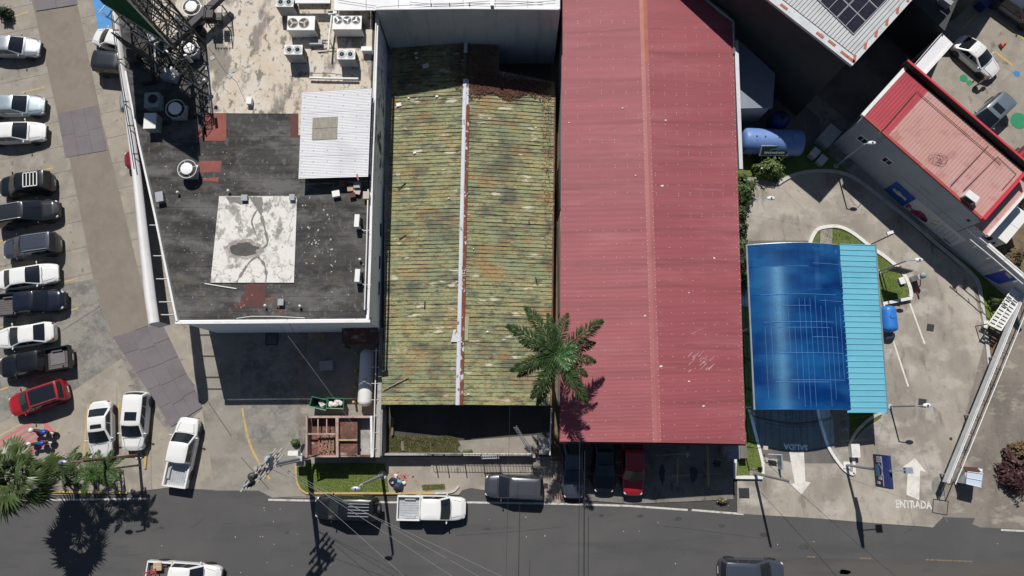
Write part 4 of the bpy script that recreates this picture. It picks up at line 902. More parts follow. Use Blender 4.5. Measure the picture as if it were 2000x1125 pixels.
# lower lean-to at the south east side
U0, U1 = at(1903, 451, 4.4), at(1988, 375, 4.4); dd = (T2 - T1).normalized(); nn_ = Vector((dd.y, -dd.x, 0))
q = MB(); q.prism([T1 + nn_ * .05, T2 + nn_ * .05, T2 + nn_ * 1.1, T1 + nn_ * 1.1], 0, 4.2); q.build('lean_to', M['e_wall'], Eb)
q = MB(); q.prism([T1 + nn_ * .02, T2 + nn_ * .02, T2 + nn_ * 1.15, T1 + nn_ * 1.15], 4.2, 4.3); q.build('lean_to_roof', M['e_roof'], Eb)
q = MB(); q.prism([T1 + nn_ * 1.15, T2 + nn_ * 1.15, T2 + nn_ * 1.35, T1 + nn_ * 1.35], 4.1, 4.45); q.build('white_edge', M['white_paint'], Eb)
# pale metal annex roof at the north west end
q = MB(); q.prism(ats([(1841, 66), (1860, 84), (1797, 153), (1779, 136)], 4.2), 4.05, 4.2); q.build('annex_roof', M['white_metal'], Eb)
q = MB(); q.prism(ats([(1838, 66), (1841, 64), (1780, 134), (1777, 137)], 4.4), 4.0, 4.4); q.build('annex_edge', M['white_paint'], Eb)
q = MB(); q.prism(ats([(1858, 83), (1862, 86), (1799, 156), (1795, 153)], 4.3), 4.0, 4.3); q.build('annex_edge', M['white_paint'], Eb)
q = MB(); q.prism(ats([(1838, 72), (1856, 88), (1797, 150), (1779, 136)], 4.0), -.05, 4.0); q.build('annex_wall', M['dark_wall'], Eb)
# things drawn on the wall plane: the photo shows the wall face, so points are met on that plane
wn = Vector(((T1 - T0).y, -(T1 - T0).x, 0)).normalized()
if wn.dot(-T0) < 0: wn = -wn
def onwall(u, v, off=.0):
    p = at(u, v, 0); c = Vector((0, 0, CAM_H)); d = p - c; P0 = T0 + wn * off
    k = wn.dot(P0 - c) / wn.dot(d); return c + d * k
def mural(nm, px, off, m, par):
    P = [onwall(u, v, off) for u, v in px]; Q = [onwall(u, v, off) - wn * (off - .001) for u, v in px]
    n = len(P); mb = MB(); mb.add(P + Q, [tuple(range(n)), tuple(range(2 * n - 1, n - 1, -1))] + [(i, (i + 1) % n, n + (i + 1) % n, n + i) for i in range(n)])
    return mb.build(nm, M[m], par)
mu = mural('mural_panel', [(1751, 355), (1888, 469), (1857, 482), (1725, 371)], .02, 'mural_white', Eb)
mural('blue_square', [(1751, 355), (1790, 388), (1762, 404), (1725, 371)], .026, 'mural_blue', mu)
mural('bow_tie_emblem', [(1743, 370), (1746, 367), (1752, 374), (1756, 374), (1763, 382), (1771, 389), (1768, 392), (1761, 385), (1755, 382), (1751, 379)], .032, 'mural_grey', mu)
mural('painted_car', [(1768, 402), (1775, 397), (1779, 401), (1781, 408), (1790, 411), (1798, 412), (1806, 419), (1812, 429), (1810, 434), (1803, 432), (1793, 425), (1781, 417), (1772, 410)], .028, 'mural_pink', mu)
mural('painted_car', [(1770, 407), (1776, 405), (1780, 410), (1777, 413)], .030, 'mural_grey', mu)
mural('painted_car', [(1797, 421), (1808, 427), (1811, 433), (1806, 434), (1798, 428)], .031, 'mural_dark', mu)
mural('painted_car', [(1786, 411), (1792, 413), (1796, 418), (1791, 419)], .032, 'mural_dark', mu)
for px in ([(1823, 431), (1834, 436), (1836, 433), (1825, 429)], [(1815, 437), (1828, 442), (1831, 439), (1818, 434)]): mural('painted_word', px, .028, 'mural_yellow', mu)
random.seed(9)
for i in range(5):
    u0, v0 = 1827 + i * 3.2, 447 - i * 2.2
    for k in range(5):
        a = (u0 + k * 7.2, v0 + k * 5.9); w_ = random.uniform(3.5, 5.5)
        mural('painted_text', [a, (a[0] + w_, a[1] + w_ * .82), (a[0] + w_ - 1, a[1] + w_ * .82 + .7), (a[0] - 1, a[1] + .7)], .028, 'mural_text', mu)
mural('painted_text', [(1843, 465), (1857, 476), (1856, 477), (1842, 466)], .029, 'mural_dark', mu)
for px in ([(1761, 345), (1856, 425), (1855, 426), (1760, 346)], [(1856, 425), (1886, 450), (1885, 451), (1855, 426)], [(1838, 430), (1856, 420), (1857, 421), (1839, 431)]): mural('wall_groove', px, .008, 'mural_text', Eb)
for r in range(4):
    for k in range(5):
        u, v = 1789 + k * 4.3 + r * 1.9, 369 + k * 3.2 - r * 3.4 + 6
        mural('wall_letter', [(u, v), (u + 2.6, v + 2), (u + 3.8, v + .6), (u + 1.2, v - 1.6)], .05, 'mural_grey', Eb)
for px in ([(1670, 262), (1682, 268), (1693, 279), (1685, 284)], [(1724, 300), (1735, 308), (1747, 318), (1738, 323), (1718, 308)]):
    c = px
for (u, v) in ((1683, 270), (1731, 312)):
    wf = mural('window', [(u - 12, v + 1), (u - 1, v - 8), (u + 15, v + 5), (u + 4, v + 12)], .04, 'white_paint', Eb)
    mural('pane', [(u - 9, v + .6), (u - 2, v - 5), (u + 4, v), (u - 3, v + 5)], .05, 'glass_dark', wf); mural('pane', [(u - 1.5, v + 6), (u + 5, v + 1), (u + 12, v + 6), (u + 5, v + 10.5)], .05, 'glass_dark', wf)
mural('vent_grille', [(1887, 430), (1891, 428), (1895, 432), (1891, 434)], .03, 'dark_wall', Eb)
# perimeter wall continuing the line of the mural wall
Pw = thing('perimeter_wall', 'lower plain grey wall running on from the mural building', 'wall', at(1900, 520))
b0 = onwall(1857, 484); dw = (T1 - T0).normalized()
s_a = (Vector((T1.x, T1.y, 0)) - Vector((T0.x, T0.y, 0))).dot(dw)
pA = Vector((T1.x, T1.y, 0)) + dw * .05; pB = pA + dw * 7.2
mb = MB(); wallstrip(mb, pA, pB, .25, -.05, 3.3, 1); mb.build('wall', M['e_wall'], Pw)
for k in range(4):
    c0 = pA + dw * (k * 1.8 + .03); c1 = pA + dw * (k * 1.8 + 1.77); mb = MB(); wallstrip(mb, c0, c1, .32, 3.3, 3.4, 1); mb.build('coping', M['white_paint'], Pw)
sg = mural('wall_sign', [(1921, 539), (1960, 530), (1985, 546), (1951, 555)], .06, 'sign_blue', Pw)
mural('sign_word', [(1962, 532), (1968, 533), (1977, 542), (1971, 543)], .066, 'mural_yellow', sg)
# railing pipes along the wall
mb = MB(); mb.tube(ats([(1895, 468), (1940, 505), (1998, 555)], 3.9), .05, 6); mb.tube(ats([(1910, 462), (1960, 503), (2010, 545)], 3.9), .05, 6)
for k in range(4):
    t = k / 3; a = at(lerp(1910, 1990, t), lerp(480, 548, t), 3.9); mb.tube([a, Vector((a.x, a.y, 3.3))], .03, 4)
tag(mb.build('handrail', M['pipe_white']), 'pair of white pipes running along the plain grey wall', 'railing')

# ---------------- car wash canopy
Wb = thing('car_wash_canopy', 'open canopy with arched clear blue sheets and light blue ribbed roof', 'canopy', at(1590, 640))
zc = 3.35
ys = [479, 523, 577, 629, 690, 742, 799]
def archpt(t, v):
    a = at(lerp(1459, 1474.5, (v - 479) / 320), v, zc); b = at(lerp(1640, 1662, (v - 479) / 320), v, zc + .25)
    p = lerp(a, b, t); p.z += .85 * sin(pi * t) ** .9 if 0 < t < 1 else 0; return p
for k in range(6):
    mb = MB(); nseg = 24; va, vb = ys[k], ys[k + 1] + .9
    o = .02 * (k % 2); nr_ = 170
    for t in range(nseg + 1):
        pa, pb = archpt(t / nseg, va), archpt(t / nseg, vb)
        for r in range(nr_ + 1): p = lerp(pa, pb, r / nr_); mb.v.append((p.x, p.y, p.z + o + .0042 * cos(r * pi / 2)))
    mb.f = [(i * (nr_ + 1) + r, i * (nr_ + 1) + r + 1, (i + 1) * (nr_ + 1) + r + 1, (i + 1) * (nr_ + 1) + r) for i in range(nseg) for r in range(nr_)]
    mb.build('blue_sheet', M['clear_blue'], Wb, True)
mb = MB()
for v in ys: mb.tube([archpt(t / 16, v) + Vector((0, 0, -.09)) for t in range(17)], .05, 5)
mb.build('arch_rib', M['alu'], Wb)
mb = MB()
for k in range(13):
    t = (k + .5) / 13; mb.tube([archpt(t, 482) + Vector((0, 0, -.045)), archpt(t, 797) + Vector((0, 0, -.045))], .02, 4)
mb.build('purlin', M['alu'], Wb)
mb = MB()
random.seed(4)
lapm = two('lap_blue', (.1, .24, .55), .8, 1.5, .4)
for v, t0, t1 in ((524, .12, .6), (578, .1, .9), (631, .12, .85), (642, .2, .8), (691, .25, .95), (743, .35, .95), (747, .2, .75), (600, .3, .6), (518, .65, .97), (590, .7, .97), (660, .6, .9)):
    pts = [archpt(lerp(t0, t1, i / 10), v) + Vector((0, 0, .03)) for i in range(11)]
    mb.tube(pts, .022, 4)
for t in [.13 + .058 * k for k in range(15)]:
    a, b = random.choice([(585, 795), (640, 780), (600, 740), (580, 690)]); mb.tube([archpt(t, v) + Vector((0, 0, .022)) for v in (a, (a + b) / 2, b)], .013, 4)
mb.build('lap_strip', lapm, Wb)
mb = MB(); mb.tube([archpt(0, 478) + Vector((-.04, 0, 0)), archpt(0, 800) + Vector((-.04, 0, 0))], .06, 5); mb.build('gutter', M['galv'], Wb)
c0, c1, c2, c3 = at(1709, 478, 3.2), at(1640, 476, 3.62), at(1655, 806, 3.62), at(1733, 806, 3.2)
prof = [(0, .0), (.06, .05), (.14, .05), (.2, .0), (.99, -.002)]
ribbed('roof', c0, c1, c2, c3, 30, 1, prof, 'cyan_sheet', Wb, 1, 0, .004)
q = MB(); q.hexa([c0 + Vector((0, .05, -.2)), c3 + Vector((0, -.05, -.2)), c3 + Vector((.09, -.05, -.2)), c0 + Vector((.09, .05, -.2))], [c0 + Vector((0, .05, .06)), c3 + Vector((0, -.05, .06)), c3 + Vector((.09, -.05, .06)), c0 + Vector((.09, .05, .06))]); q.build('gutter', M['cyan_edge'], Wb)
for v in (490, 640, 795):
    for u, z in ((1462 + (v - 479) * .045, zc), (1645 + (v - 479) * .05, zc), (1712 + (v - 479) * .06, 3.1)):
        p = at(u, v, z); MB().box((p.x, p.y, z / 2 - .05), (.14, .14, z - .1)).build('post', M['steel'], Wb)
for u0, u1_ in ((1545, 1550), (1592, 1598)):
    pass
wl = at(1600, 640); MB().box((at(1655, 640, 3).x - .3, at(1655, 640, 3).y, 1.4), (.2, 12.2, 2.9)).build('partition', M['cream_wall'], Wb)
# ================================================================ vehicles
# x forward, y left, z up, origin on the ground under the middle
KIND = {
 # L, W, H, deck z points (s, z), cabin base (x0,x1), roof (x0,x1) as fractions from rear, belt
 'sedan': dict(L=4.6, W=1.78, H=1.45, deck=[(0, .84), (.04, .93), (.16, .98), (.3, .95), (.66, .95), (.76, .93), (.93, .78), (1, .66)], base=(.12, .745), roof=(.29, .52), wheel=(.18, .815), r=.32),
 'coupe': dict(L=4.3, W=1.8, H=1.42, deck=[(0, .78), (.05, .9), (.16, .97), (.3, .94), (.66, .93), (.76, .9), (.93, .74), (1, .62)], base=(.09, .73), roof=(.3, .5), wheel=(.18, .8), r=.33),
 'suv': dict(L=4.55, W=1.84, H=1.7, deck=[(0, .95), (.04, 1.02), (.3, 1.02), (.68, 1.05), (.76, 1.04), (.93, .96), (1, .8)], base=(.015, .77), roof=(.07, .56), wheel=(.18, .815), r=.36),
 'hatch': dict(L=4.0, W=1.72, H=1.52, deck=[(0, .9), (.04, .96), (.3, .96), (.7, .96), (.8, .92), (.94, .78), (1, .66)], base=(.02, .78), roof=(.1, .58), wheel=(.17, .81), r=.31),
 'pickup': dict(L=5.3, W=1.85, H=1.78, deck=[(0, .66), (.335, .66), (.34, 1.05), (.7, 1.08), (.75, 1.07), (.94, 1.0), (1, .82)], base=(.345, .775), roof=(.375, .635), wheel=(.185, .81), r=.38, bed=(.0, .335)),
}
def deckz(k, s):
    d = k['deck']
    for (a, za), (b, zb) in zip(d[:-1], d[1:]):
        if s <= b: return lerp(za, zb, (s - a) / (b - a) if b > a else 1)
    return d[-1][1]
WHEEL = {}
def wheel_mesh(r):
    if r not in WHEEL:
        prof = [(r * .62, -.1), (r * .93, -.105), (r, -.06), (r, .06), (r * .93, .105), (r * .62, .1)]
        Mx = Matrix.Rotation(pi / 2, 3, 'X')
        ty = MB().lathe(prof, n=20, M=Mx).mesh('tyre', M['tyre'], True)
        q = MB().lathe([(r * .1, -.08), (r * .6, -.07), (r * .63, .0), (r * .63, .07), (r * .1, .085)], n=16, M=Mx)
        for k in range(5):
            a = 2 * pi * k / 5
            for s in (-1, 1): q.box((cos(a) * r * .35, s * .085, sin(a) * r * .35), (r * .5, .025, .07), m=Matrix.Rotation(-a, 3, 'Y'))
        WHEEL[r] = (ty, q.mesh('rim', M['rim']))
    return WHEEL[r]
def patch(c, off, nu=5, nv=3, bow=0.0, nrm=None, inset=.0):
    """curved glass panel over corners c = (bl, br, tr, tl), pushed out along the face normal"""
    a, b, d, e = map(Vector, c); nr = (b - a).cross(e - a).normalized() if nrm is None else nrm
    mb = MB(); top = []
    for i in range(nv + 1):
        for j in range(nu + 1):
            u, v = j / nu, i / nv
            p = lerp(lerp(a, b, u), lerp(e, d, u), v) + nr * (off + bow * (1 - (2 * u - 1) ** 2)); top.append(p)
    n = len(top); mb.v = [tuple(p) for p in top] + [tuple(p - nr * (off + .03)) for p in top]
    w_ = nu + 1
    for i in range(nv):
        for j in range(nu):
            mb.f.append((i * w_ + j, i * w_ + j + 1, (i + 1) * w_ + j + 1, (i + 1) * w_ + j))
    ed = [j for j in range(nu + 1)] + [i * w_ + nu for i in range(1, nv + 1)] + [nv * w_ + j for j in range(nu - 1, -1, -1)] + [i * w_ for i in range(nv - 1, 0, -1)]
    for k in range(len(ed)):
        x, y = ed[k], ed[(k + 1) % len(ed)]; mb.f.append((y, x, n + x, n + y))
    return mb
def car(kind, name, label, cat, uv, duv, col, group='parked cars', zc=.75, sc=1.0, L_=None, W_=None, H_=None, sunroof=False, rails=False, rack=False, rooflines=False, blackroof=False, spare=False, load=None, flip=False, grille=None):
    k = dict(KIND[kind]); Ln = (L_ or k['L']); W = (W_ or k['W']); H = (H_ or k['H'])
    p = at(*uv, zc); q = at(uv[0] + duv[0], uv[1] + duv[1], zc); a = atan2(q.y - p.y, q.x - p.x)
    t = thing(name, label, cat, (p.x, p.y, 0), a, group)
    pm = M[col]; B = lambda nm, mb, m, par=t, sm=False: put(nm, mb.mesh(nm, M[m] if isinstance(m, str) else m, sm), par, True)
    X = lambda s: (s - .5) * Ln
    hw = W / 2
    def halfw(s):
        d = abs(2 * s - 1); e = (1 - d ** (4.6 if s > .5 else 6.5)) ** (1 / 2.7) if d < 1 else 0
        return hw * (.52 + .48 * e) * (1 - .05 * max(0, d - .3))
    ss = sorted(set([0, .006, .02, .045, .08, .13, .18, .24, .3, .334, .342, .4, .5, .6, .68, .74, .8, .86, .91, .945, .97, .988, .996, 1] + [s for s, _ in k['deck']]))
    mb = MB(); m = 9
    for s in ss:
        zd = deckz(k, s); w_ = halfw(s); end = max(0, abs(2 * s - 1) - .9) / .1
        zb = .24 + .1 * end; zmid = lerp(zb, zd, .5); zs = zd - .1 + .0
        if 'bed' in k and s < .338: half = [(w_ * .9, zb), (w_ * .985, zb + .15), (w_, zmid), (w_, zd - .01), (0, zd)]
        else: half = [(w_ * .9, zb), (w_ * .985, zb + .16), (w_, zmid), (w_ * (.965 - .03 * end), zs), (0, zd + .02)]
        mid = (half[3][0] * .86, lerp(zs, zd + .02, .82)) if not ('bed' in k and s < .338) else (half[3][0] * .8, zd)
        half = half[:4] + [mid, (half[3][0] * .45, zd + .012), (0, zd + .022)]
        row = [(X(s), y, z) for y, z in half] + [(X(s), -y, z) for y, z in half[-2::-1]]
        m = len(row); mb.v += row
    nS = len(ss)
    for i in range(nS - 1):
        for j in range(m):
            mb.f.append((i * m + j, i * m + (j + 1) % m, (i + 1) * m + (j + 1) % m, (i + 1) * m + j))
    mb.f.append(tuple(range(m))[::-1]); mb.f.append(tuple((nS - 1) * m + j for j in range(m)))
    body_ = B('body', mb, pm, t, True)
    # cabin
    b0, b1 = X(k['base'][0]), X(k['base'][1]); r0, r1 = X(k['roof'][0]), X(k['roof'][1])
    zb = deckz(k, .5) - .02; wb, wr = hw * .93, hw * .74
    if kind in ('suv', 'pickup'): wr = hw * .8
    def ring(x0, x1, w_, z, bowf, bowr):
        pts = []
        for yy in (-1, -.92, -.5, 0, .5, .92, 1): pts.append((x1 + bowf * (1 - yy * yy) - (.05 if abs(yy) == 1 else 0), yy * w_, z))
        xm = (x0 + x1) / 2; pts.append((xm, w_ * 1.015, z))
        for yy in (1, .92, .5, 0, -.5, -.92, -1): pts.append((x0 - bowr * (1 - yy * yy) + (.05 if abs(yy) == 1 else 0), yy * w_, z))
        pts.append((xm, -w_ * 1.015, z)); return pts
    R = [ring(b0, b1, wb, zb, .16, .08), ring(r0 - .02, r1 + .03, wr, H - .05, .10, .06), ring(r0 + .08, r1 - .06, wr * .93, H - .012, .08, .05), ring(r0 + .5, r1 - .4, wr * .5, H + .008, .02, .02)]
    mb = MB(); n = len(R[0])
    for r in R: mb.v += r
    for i in range(3):
        for j in range(n): mb.f.append((i * n + j, i * n + (j + 1) % n, (i + 1) * n + (j + 1) % n, (i + 1) * n + j))
    mb.f.append(tuple(3 * n + j for j in range(n)))
    cab = B('cabin', mb, pm, t, True)
    zt = H - .07
    def fx(x0, x1, z): return lerp(x0, x1, (z - zb) / (H - .05 - zb))
    def fw(z): return lerp(wb, wr, (z - zb) / (H - .05 - zb))
    z0, z1 = zb + .05, zt
    ins = .9
    B('windshield', patch([(fx(b1, r1 + .03, z0), -fw(z0) * ins, z0), (fx(b1, r1 + .03, z0), fw(z0) * ins, z0), (fx(b1, r1 + .03, z1), fw(z1) * ins, z1), (fx(b1, r1 + .03, z1), -fw(z1) * ins, z1)], .03, 6, 3, .10), 'glass')
    z0r = zb + (.06 if kind in ('sedan', 'coupe') else .12)
    B('rear_window', patch([(fx(b0, r0 - .02, z0r), fw(z0r) * .86, z0r), (fx(b0, r0 - .02, z0r), -fw(z0r) * .86, z0r), (fx(b0, r0 - .02, z1), -fw(z1) * .86, z1), (fx(b0, r0 - .02, z1), fw(z1) * .86, z1)], .025, 6, 2, .05), 'glass')
    nwin = 3 if kind == 'suv' else 2
    for sgn in (-1, 1):
        f0, f1 = .06, .9
        for i in range(nwin):
            u0, u1_ = lerp(f0, f1, i / nwin) + .012, lerp(f0, f1, (i + 1) / nwin) - .012
            gx = lambda u, z: lerp(fx(b0, r0, z), fx(b1, r1, z), u)
            zl = zb + .07
            c = [(gx(u0, zl), sgn * fw(zl) * 1.005, zl), (gx(u1_, zl), sgn * fw(zl) * 1.005, zl), (gx(u1_, z1 - .02), sgn * fw(z1 - .02) * 1.005, z1 - .02), (gx(u0, z1 - .02), sgn * fw(z1 - .02) * 1.005, z1 - .02)]
            if sgn > 0: c = [c[1], c[0], c[3], c[2]]
            B('side_window', patch(c, .016, 2, 2, 0), 'glass')
    # lights
    zf = deckz(k, .95) - .14
    for sgn in (-1, 1):
        s = .965; B('headlight', MB().blob((X(.962), sgn * halfw(.962) * .8, zf), .2, 1, 8, 0, (.75, .75, .42)), 'headlight', t, True)
        zr = deckz(k, .03) - .12
        B('taillight', MB().blob((X(.02), sgn * halfw(.02) * .88, zr), .15, 1, 8, 0, (.45, .7, .8)), 'taillight', t, True)
        xm = lerp(b1, r1, .12) - .15
        q = MB(); q.blob((xm, sgn * (hw + .09), zb + .1), .11, 2, 8, 0, (.55, 1, .7)); q.box((xm, sgn * (hw - .02), zb + .06), (.06, .16, .05)); B('door_mirror', q, pm if col != 'p_white' or True else 'trim', t, True)
        for w0 in k['wheel']:
            wo = thing('wheel', None, None, (X(w0), sgn * (hw - .115), k['r'])); wo.parent = t
            ty, ri = wheel_mesh(k['r']); put('tyre', ty, wo, True); put('rim', ri, wo, True)
            arch = MB(); rr = k['r'] + .07
            pts = [(X(w0) + rr * cos(pi * i / 10), k['r'] + rr * sin(pi * i / 10)) for i in range(11)]
            y0, y1 = sgn * (hw - .22), sgn * (hw + .004)
            vs = [(x, y0, z) for x, z in pts] + [(x, y1, z) for x, z in pts]
            arch.add(vs, [tuple(range(11)), tuple(range(21, 10, -1))] + [(i, i + 1, 12 + i, 11 + i) for i in range(10)])
            B('wheel_arch', arch, 'trim')
    q = MB(); q.box((X(.992), 0, .45), (.12, W * .62, .2)); B('grille', q, grille or 'trim')
    q = MB(); q.box((X(.004), 0, .5), (.07, .5, .13)); B('number_plate', q, 'sign_white')
    # shut lines on the bonnet / wipers
    xa, xb = b1 + .12, X(.93)
    for sgn in (-1, 1):
        pts = [(lerp(xa, xb, i / 5), sgn * W * lerp(.36, .27, i / 5), deckz(k, lerp(xa, xb, i / 5) / Ln + .5) + .0155) for i in range(6)]
        B('bonnet_gap', MB().tube(pts, .011, 4), 'trim')
    B('wiper', MB().tube([(b1 + .1, -W * .05, zb + .075), (b1 + .05, W * .33, zb + .085)], .012, 4).tube([(b1 + .1, -W * .4, zb + .075), (b1 + .05, -W * .04, zb + .085)], .012, 4), 'trim')
    if sunroof: B('sunroof', MB().box((lerp(r0, r1, .72), 0, H - .002), ((r1 - r0) * .3, wr * 1.25, .03)), 'glass')
    if blackroof: B('roof_panel', MB().box((lerp(r0, r1, .5), 0, H - .002), ((r1 - r0) * .92, wr * 1.5, .035)), 'glass')
    if rails:
        for sgn in (-1, 1): B('roof_rail', MB().tube([(r0 + .1, sgn * wr * .88, H + .0), (r0 + .2, sgn * wr * .88, H + .06), (r1 - .25, sgn * wr * .88, H + .06), (r1 - .1, sgn * wr * .88, H)], .022, 5), 'chrome' if rails == 2 else 'alu')
    if rooflines:
        q = MB()
        for j in range(5): q.box((lerp(r0, r1, .42), (j - 2) * wr * .3, H + .004), ((r1 - r0) * .66, .035, .025))
        B('roof_rib', q, pm if rooflines == 1 else 'alu')
    if rack:
        q = MB()
        for sgn in (-1, 1): q.box((lerp(r0, r1, .42), sgn * wr * .78, H + .1), (1.15, .07, .05))
        for j in range(5): q.box((lerp(r0, r1, .42) - .55 + j * .275, 0, H + .1), (.07, wr * 1.6, .05))
        for sgn in (-1, 1):
            for x in (-.45, .45): q.box((lerp(r0, r1, .42) + x, sgn * wr * .78, H + .05), (.05, .05, .1))
        B('roof_rack', q, 'sign_white')
    if spare: B('spare_wheel', MB().lathe([(.1, -.1), (.36, -.1), (.36, .1), (.1, .1)], (X(0) - .1, 0, .95), 18, Matrix.Rotation(pi / 2, 3, 'Y')), 'trim')
    if 'bed' in k:
        x0, x1 = X(.004), X(.335); zb0, zt0 = .6, 1.08
        bw = hw * .985
        for sgn in (-1, 1):
            q = MB(); q.box(((x0 + x1) / 2, sgn * (bw - .06), (zb0 + zt0) / 2), (x1 - x0, .12, zt0 - zb0)); B('bed_side', q, pm)
        B('tailgate', MB().box((x0 + .03, 0, (zb0 + zt0) / 2), (.08, bw * 2 - .25, zt0 - zb0)), pm)
        q = MB(); q.box((x1 - .02, 0, .88), (.05, bw * 2 - .25, .42)); B('bed_front', q, pm)
        q = MB(); q.box(((x0 + x1) / 2, 0, .705), (x1 - x0 - .1, bw * 2 - .26, .03))
        for j in range(9): q.box(((x0 + x1) / 2, (j - 4) * bw * .2, .73), (x1 - x0 - .14, .06, .025))
        B('bed_floor', q, 'liner' if load != 'white' else 'galv')
        for sgn in (-1, 1): B('wheel_hump', MB().box((X(k['wheel'][0]), sgn * (bw - .25), .8), (.8, .2, .2)), 'liner' if load != 'white' else 'galv')
        if load == 'mat': B('bed_mat', MB().box(((x0 + x1) / 2 + .1, -.1, .76), (1.1, 1.05, .02), .04), M['plate'])
    return t
PC = 'cars parked in the left car park'
car('sedan', 'parked_car', 'silver white sedan parked topmost of the left row, nose to the driveway', 'car', (24, 91), (60, 2), 'p_silver', PC)
car('sedan', 'parked_car', 'pale ice blue sedan parked just above the plain white one', 'car', (30, 206), (60, -1), 'p_ice', PC, L_=4.75)
car('sedan', 'parked_car', 'plain white sedan parked directly below the ice blue sedan', 'car', (30, 259), (60, -3), 'p_white', PC, L_=4.9)
car('suv', 'parked_suv', 'black off-road vehicle with white roof rack', 'car', (52, 361), (-60, 7), 'p_black', PC, L_=4.3, rack=True)
car('suv', 'parked_suv', 'charcoal off-road vehicle with chrome roof rail below the white racked one', 'car', (52, 418), (60, -10), 'p_dark', PC, L_=5.2, rails=1, H_=1.85)
car('suv', 'parked_suv', 'slate grey compact off-roader with ribbed roof, nose pointing away from the driveway', 'car', (62, 481), (-60, 8), 'p_slate', PC, L_=4.4, rails=1, rooflines=1)
car('sedan', 'parked_car', 'white sedan between the slate off-roader and a navy pickup', 'car', (55, 540), (60, -9), 'p_white', PC, L_=4.7)
car('pickup', 'parked_pickup', 'navy double cab pickup below a white sedan, nose to the driveway', 'pickup', (60, 592), (60, -6), 'p_navy', PC, L_=5.4)
car('sedan', 'parked_car', 'white sedan with dark rear window backed towards the driveway', 'car', (50, 655), (-60, 9), 'p_white', PC, L_=4.5)
car('pickup', 'parked_pickup', 'black double cab pickup with open bed and mat, above the red car', 'pickup', (70, 708), (-60, 10), 'p_black', PC, L_=5.5, load='mat')
car('suv', 'parked_suv', 'red crossover with black roof at the foot of the left row', 'car', (75, 778), (-60, 20), 'p_red', PC, L_=4.4, blackroof=True, rails=2, H_=1.6)
car('sedan', 'parked_car', 'white sedan with sunroof parked nose down by the palm bed', 'car', (197, 838), (1, 60), 'p_offwhite', PC, sunroof=True, L_=4.25, W_=1.85)
car('suv', 'parked_suv', 'white wagon with front sunroof parked nose down beside the white sedan', 'car', (265, 822), (-6, 60), 'p_white', PC, sunroof=True, L_=4.45, H_=1.6)
car('pickup', 'parked_pickup', 'white pickup with bare metal bed standing at the car park exit', 'pickup', (357, 883), (13, -60), 'p_white', PC, L_=5.2, load='white')
car('hatch', 'parked_car', 'white hatchback half hidden under the white fascia', 'car', (226, 80), (-40, -11), 'p_white', PC)
car('suv', 'parked_suv', 'dark grey van-like wagon poking out beneath the white fascia', 'car', (234, 128), (40, 4), 'p_dark', PC, L_=4.2)
car('hatch', 'parked_car', 'wine red car with only its rounded nose showing beside the fascia', 'car', (290, 306), (-40, 6), 'p_wine', PC)
car('hatch', 'parked_car', 'pale car mostly hidden beside the fascia above the wine red one', 'car', (283, 200), (40, -4), 'p_silver', PC)
RC = 'vehicles along the road'
car('suv', 'parked_suv', 'black off-roader with spare wheel and pale roof ribs at the grass strip kerb', 'car', (678, 992), (-60, -2), 'p_black', RC, L_=4.75, rooflines=2, spare=True, H_=1.8)
car('pickup', 'parked_pickup', 'white pickup on the road facing right, behind the black off-roader', 'pickup', (843, 992), (60, 1), 'p_white', RC, L_=5.15, load='white')
car('suv', 'parked_suv', 'grey crossover parked in front of the iron fence', 'car', (1004, 951), (-60, -3), 'p_grey', RC, L_=4.4, rooflines=1, H_=1.62)
car('suv', 'passing_suv', 'dark slate off-roader at the bottom edge of the road', 'car', (1467, 1116), (60, 2), 'p_slate', RC, L_=4.8, rooflines=1, H_=1.8)
UC = 'cars parked under the red roof'
car('sedan', 'parked_car', 'blue grey sedan nose out under the red roof', 'car', (1120, 912), (0, 60), 'p_slate', UC, L_=4.6)
car('sedan', 'parked_car', 'black sedan nose out between the blue grey sedan and red pickup', 'car', (1180, 902), (0, 60), 'p_black', UC, L_=4.5)
car('pickup', 'parked_pickup', 'red pickup nose out under the red roof', 'pickup', (1236, 896), (0, 60), 'p_red', UC, L_=5.4, W_=1.75)
LC = 'cars in the back lot'
car('coupe', 'parked_car', 'white rounded two-door car half in shade by the orange cone', 'car', (1908, 110), (42, 36), 'p_white', LC, L_=4.3)
car('suv', 'parked_suv', 'silver wagon with dark sunroof behind the red parapet', 'car', (1931, 226), (-36, 34), 'p_steel', LC, sunroof=True, L_=4.2)
car('suv', 'parked_suv', 'dark glossy car at the top right corner behind a yellow line', 'car', (1985, 14), (42, 30), 'p_slate', LC, L_=4.7)
car('hatch', 'parked_car', 'bright red car peeping out behind the red parapet', 'car', (1984, 324), (-36, 34), 'p_red', LC, L_=3.8)
# flatbed utility truck at the bottom edge
t = car('pickup', 'utility_truck', 'white utility pickup with tools and crates in its rear bed', 'truck', (360, 1124), (60, 4), 'p_white', RC, L_=5.5, H_=1.9, W_=1.9)
p_ = at(309, 1106, 1.0)
ld = thing('carton', 'tan cardboard carton in the bed of the utility truck', 'box', (p_.x, p_.y, .75), .05)
q = MB(); q.box((0, 0, .2), (.62, .56, .4)); put('box', q.mesh('box', M['wood_pale']), ld, True)
q = MB(); q.box((0, 0, .401), (.6, .06, .006)); put('tape', q.mesh('tape', M['seat_tan']), ld, True)
p_ = at(292, 1121, 1.2)
ld = thing('red_trolley', 'red steel hand trolley lying across the utility truck bed', 'trolley', (p_.x, p_.y, 1.15), .35)
q = MB(); [q.tube([(-.5, y, 0), (.5, y, 0)], .03, 5) for y in (-.2, .2)]; [q.tube([(x, -.2, 0), (x, .2, 0)], .025, 5) for x in (-.45, -.1, .2, .45)]; put('frame', q.mesh('frame', M['e_red']), ld, True)
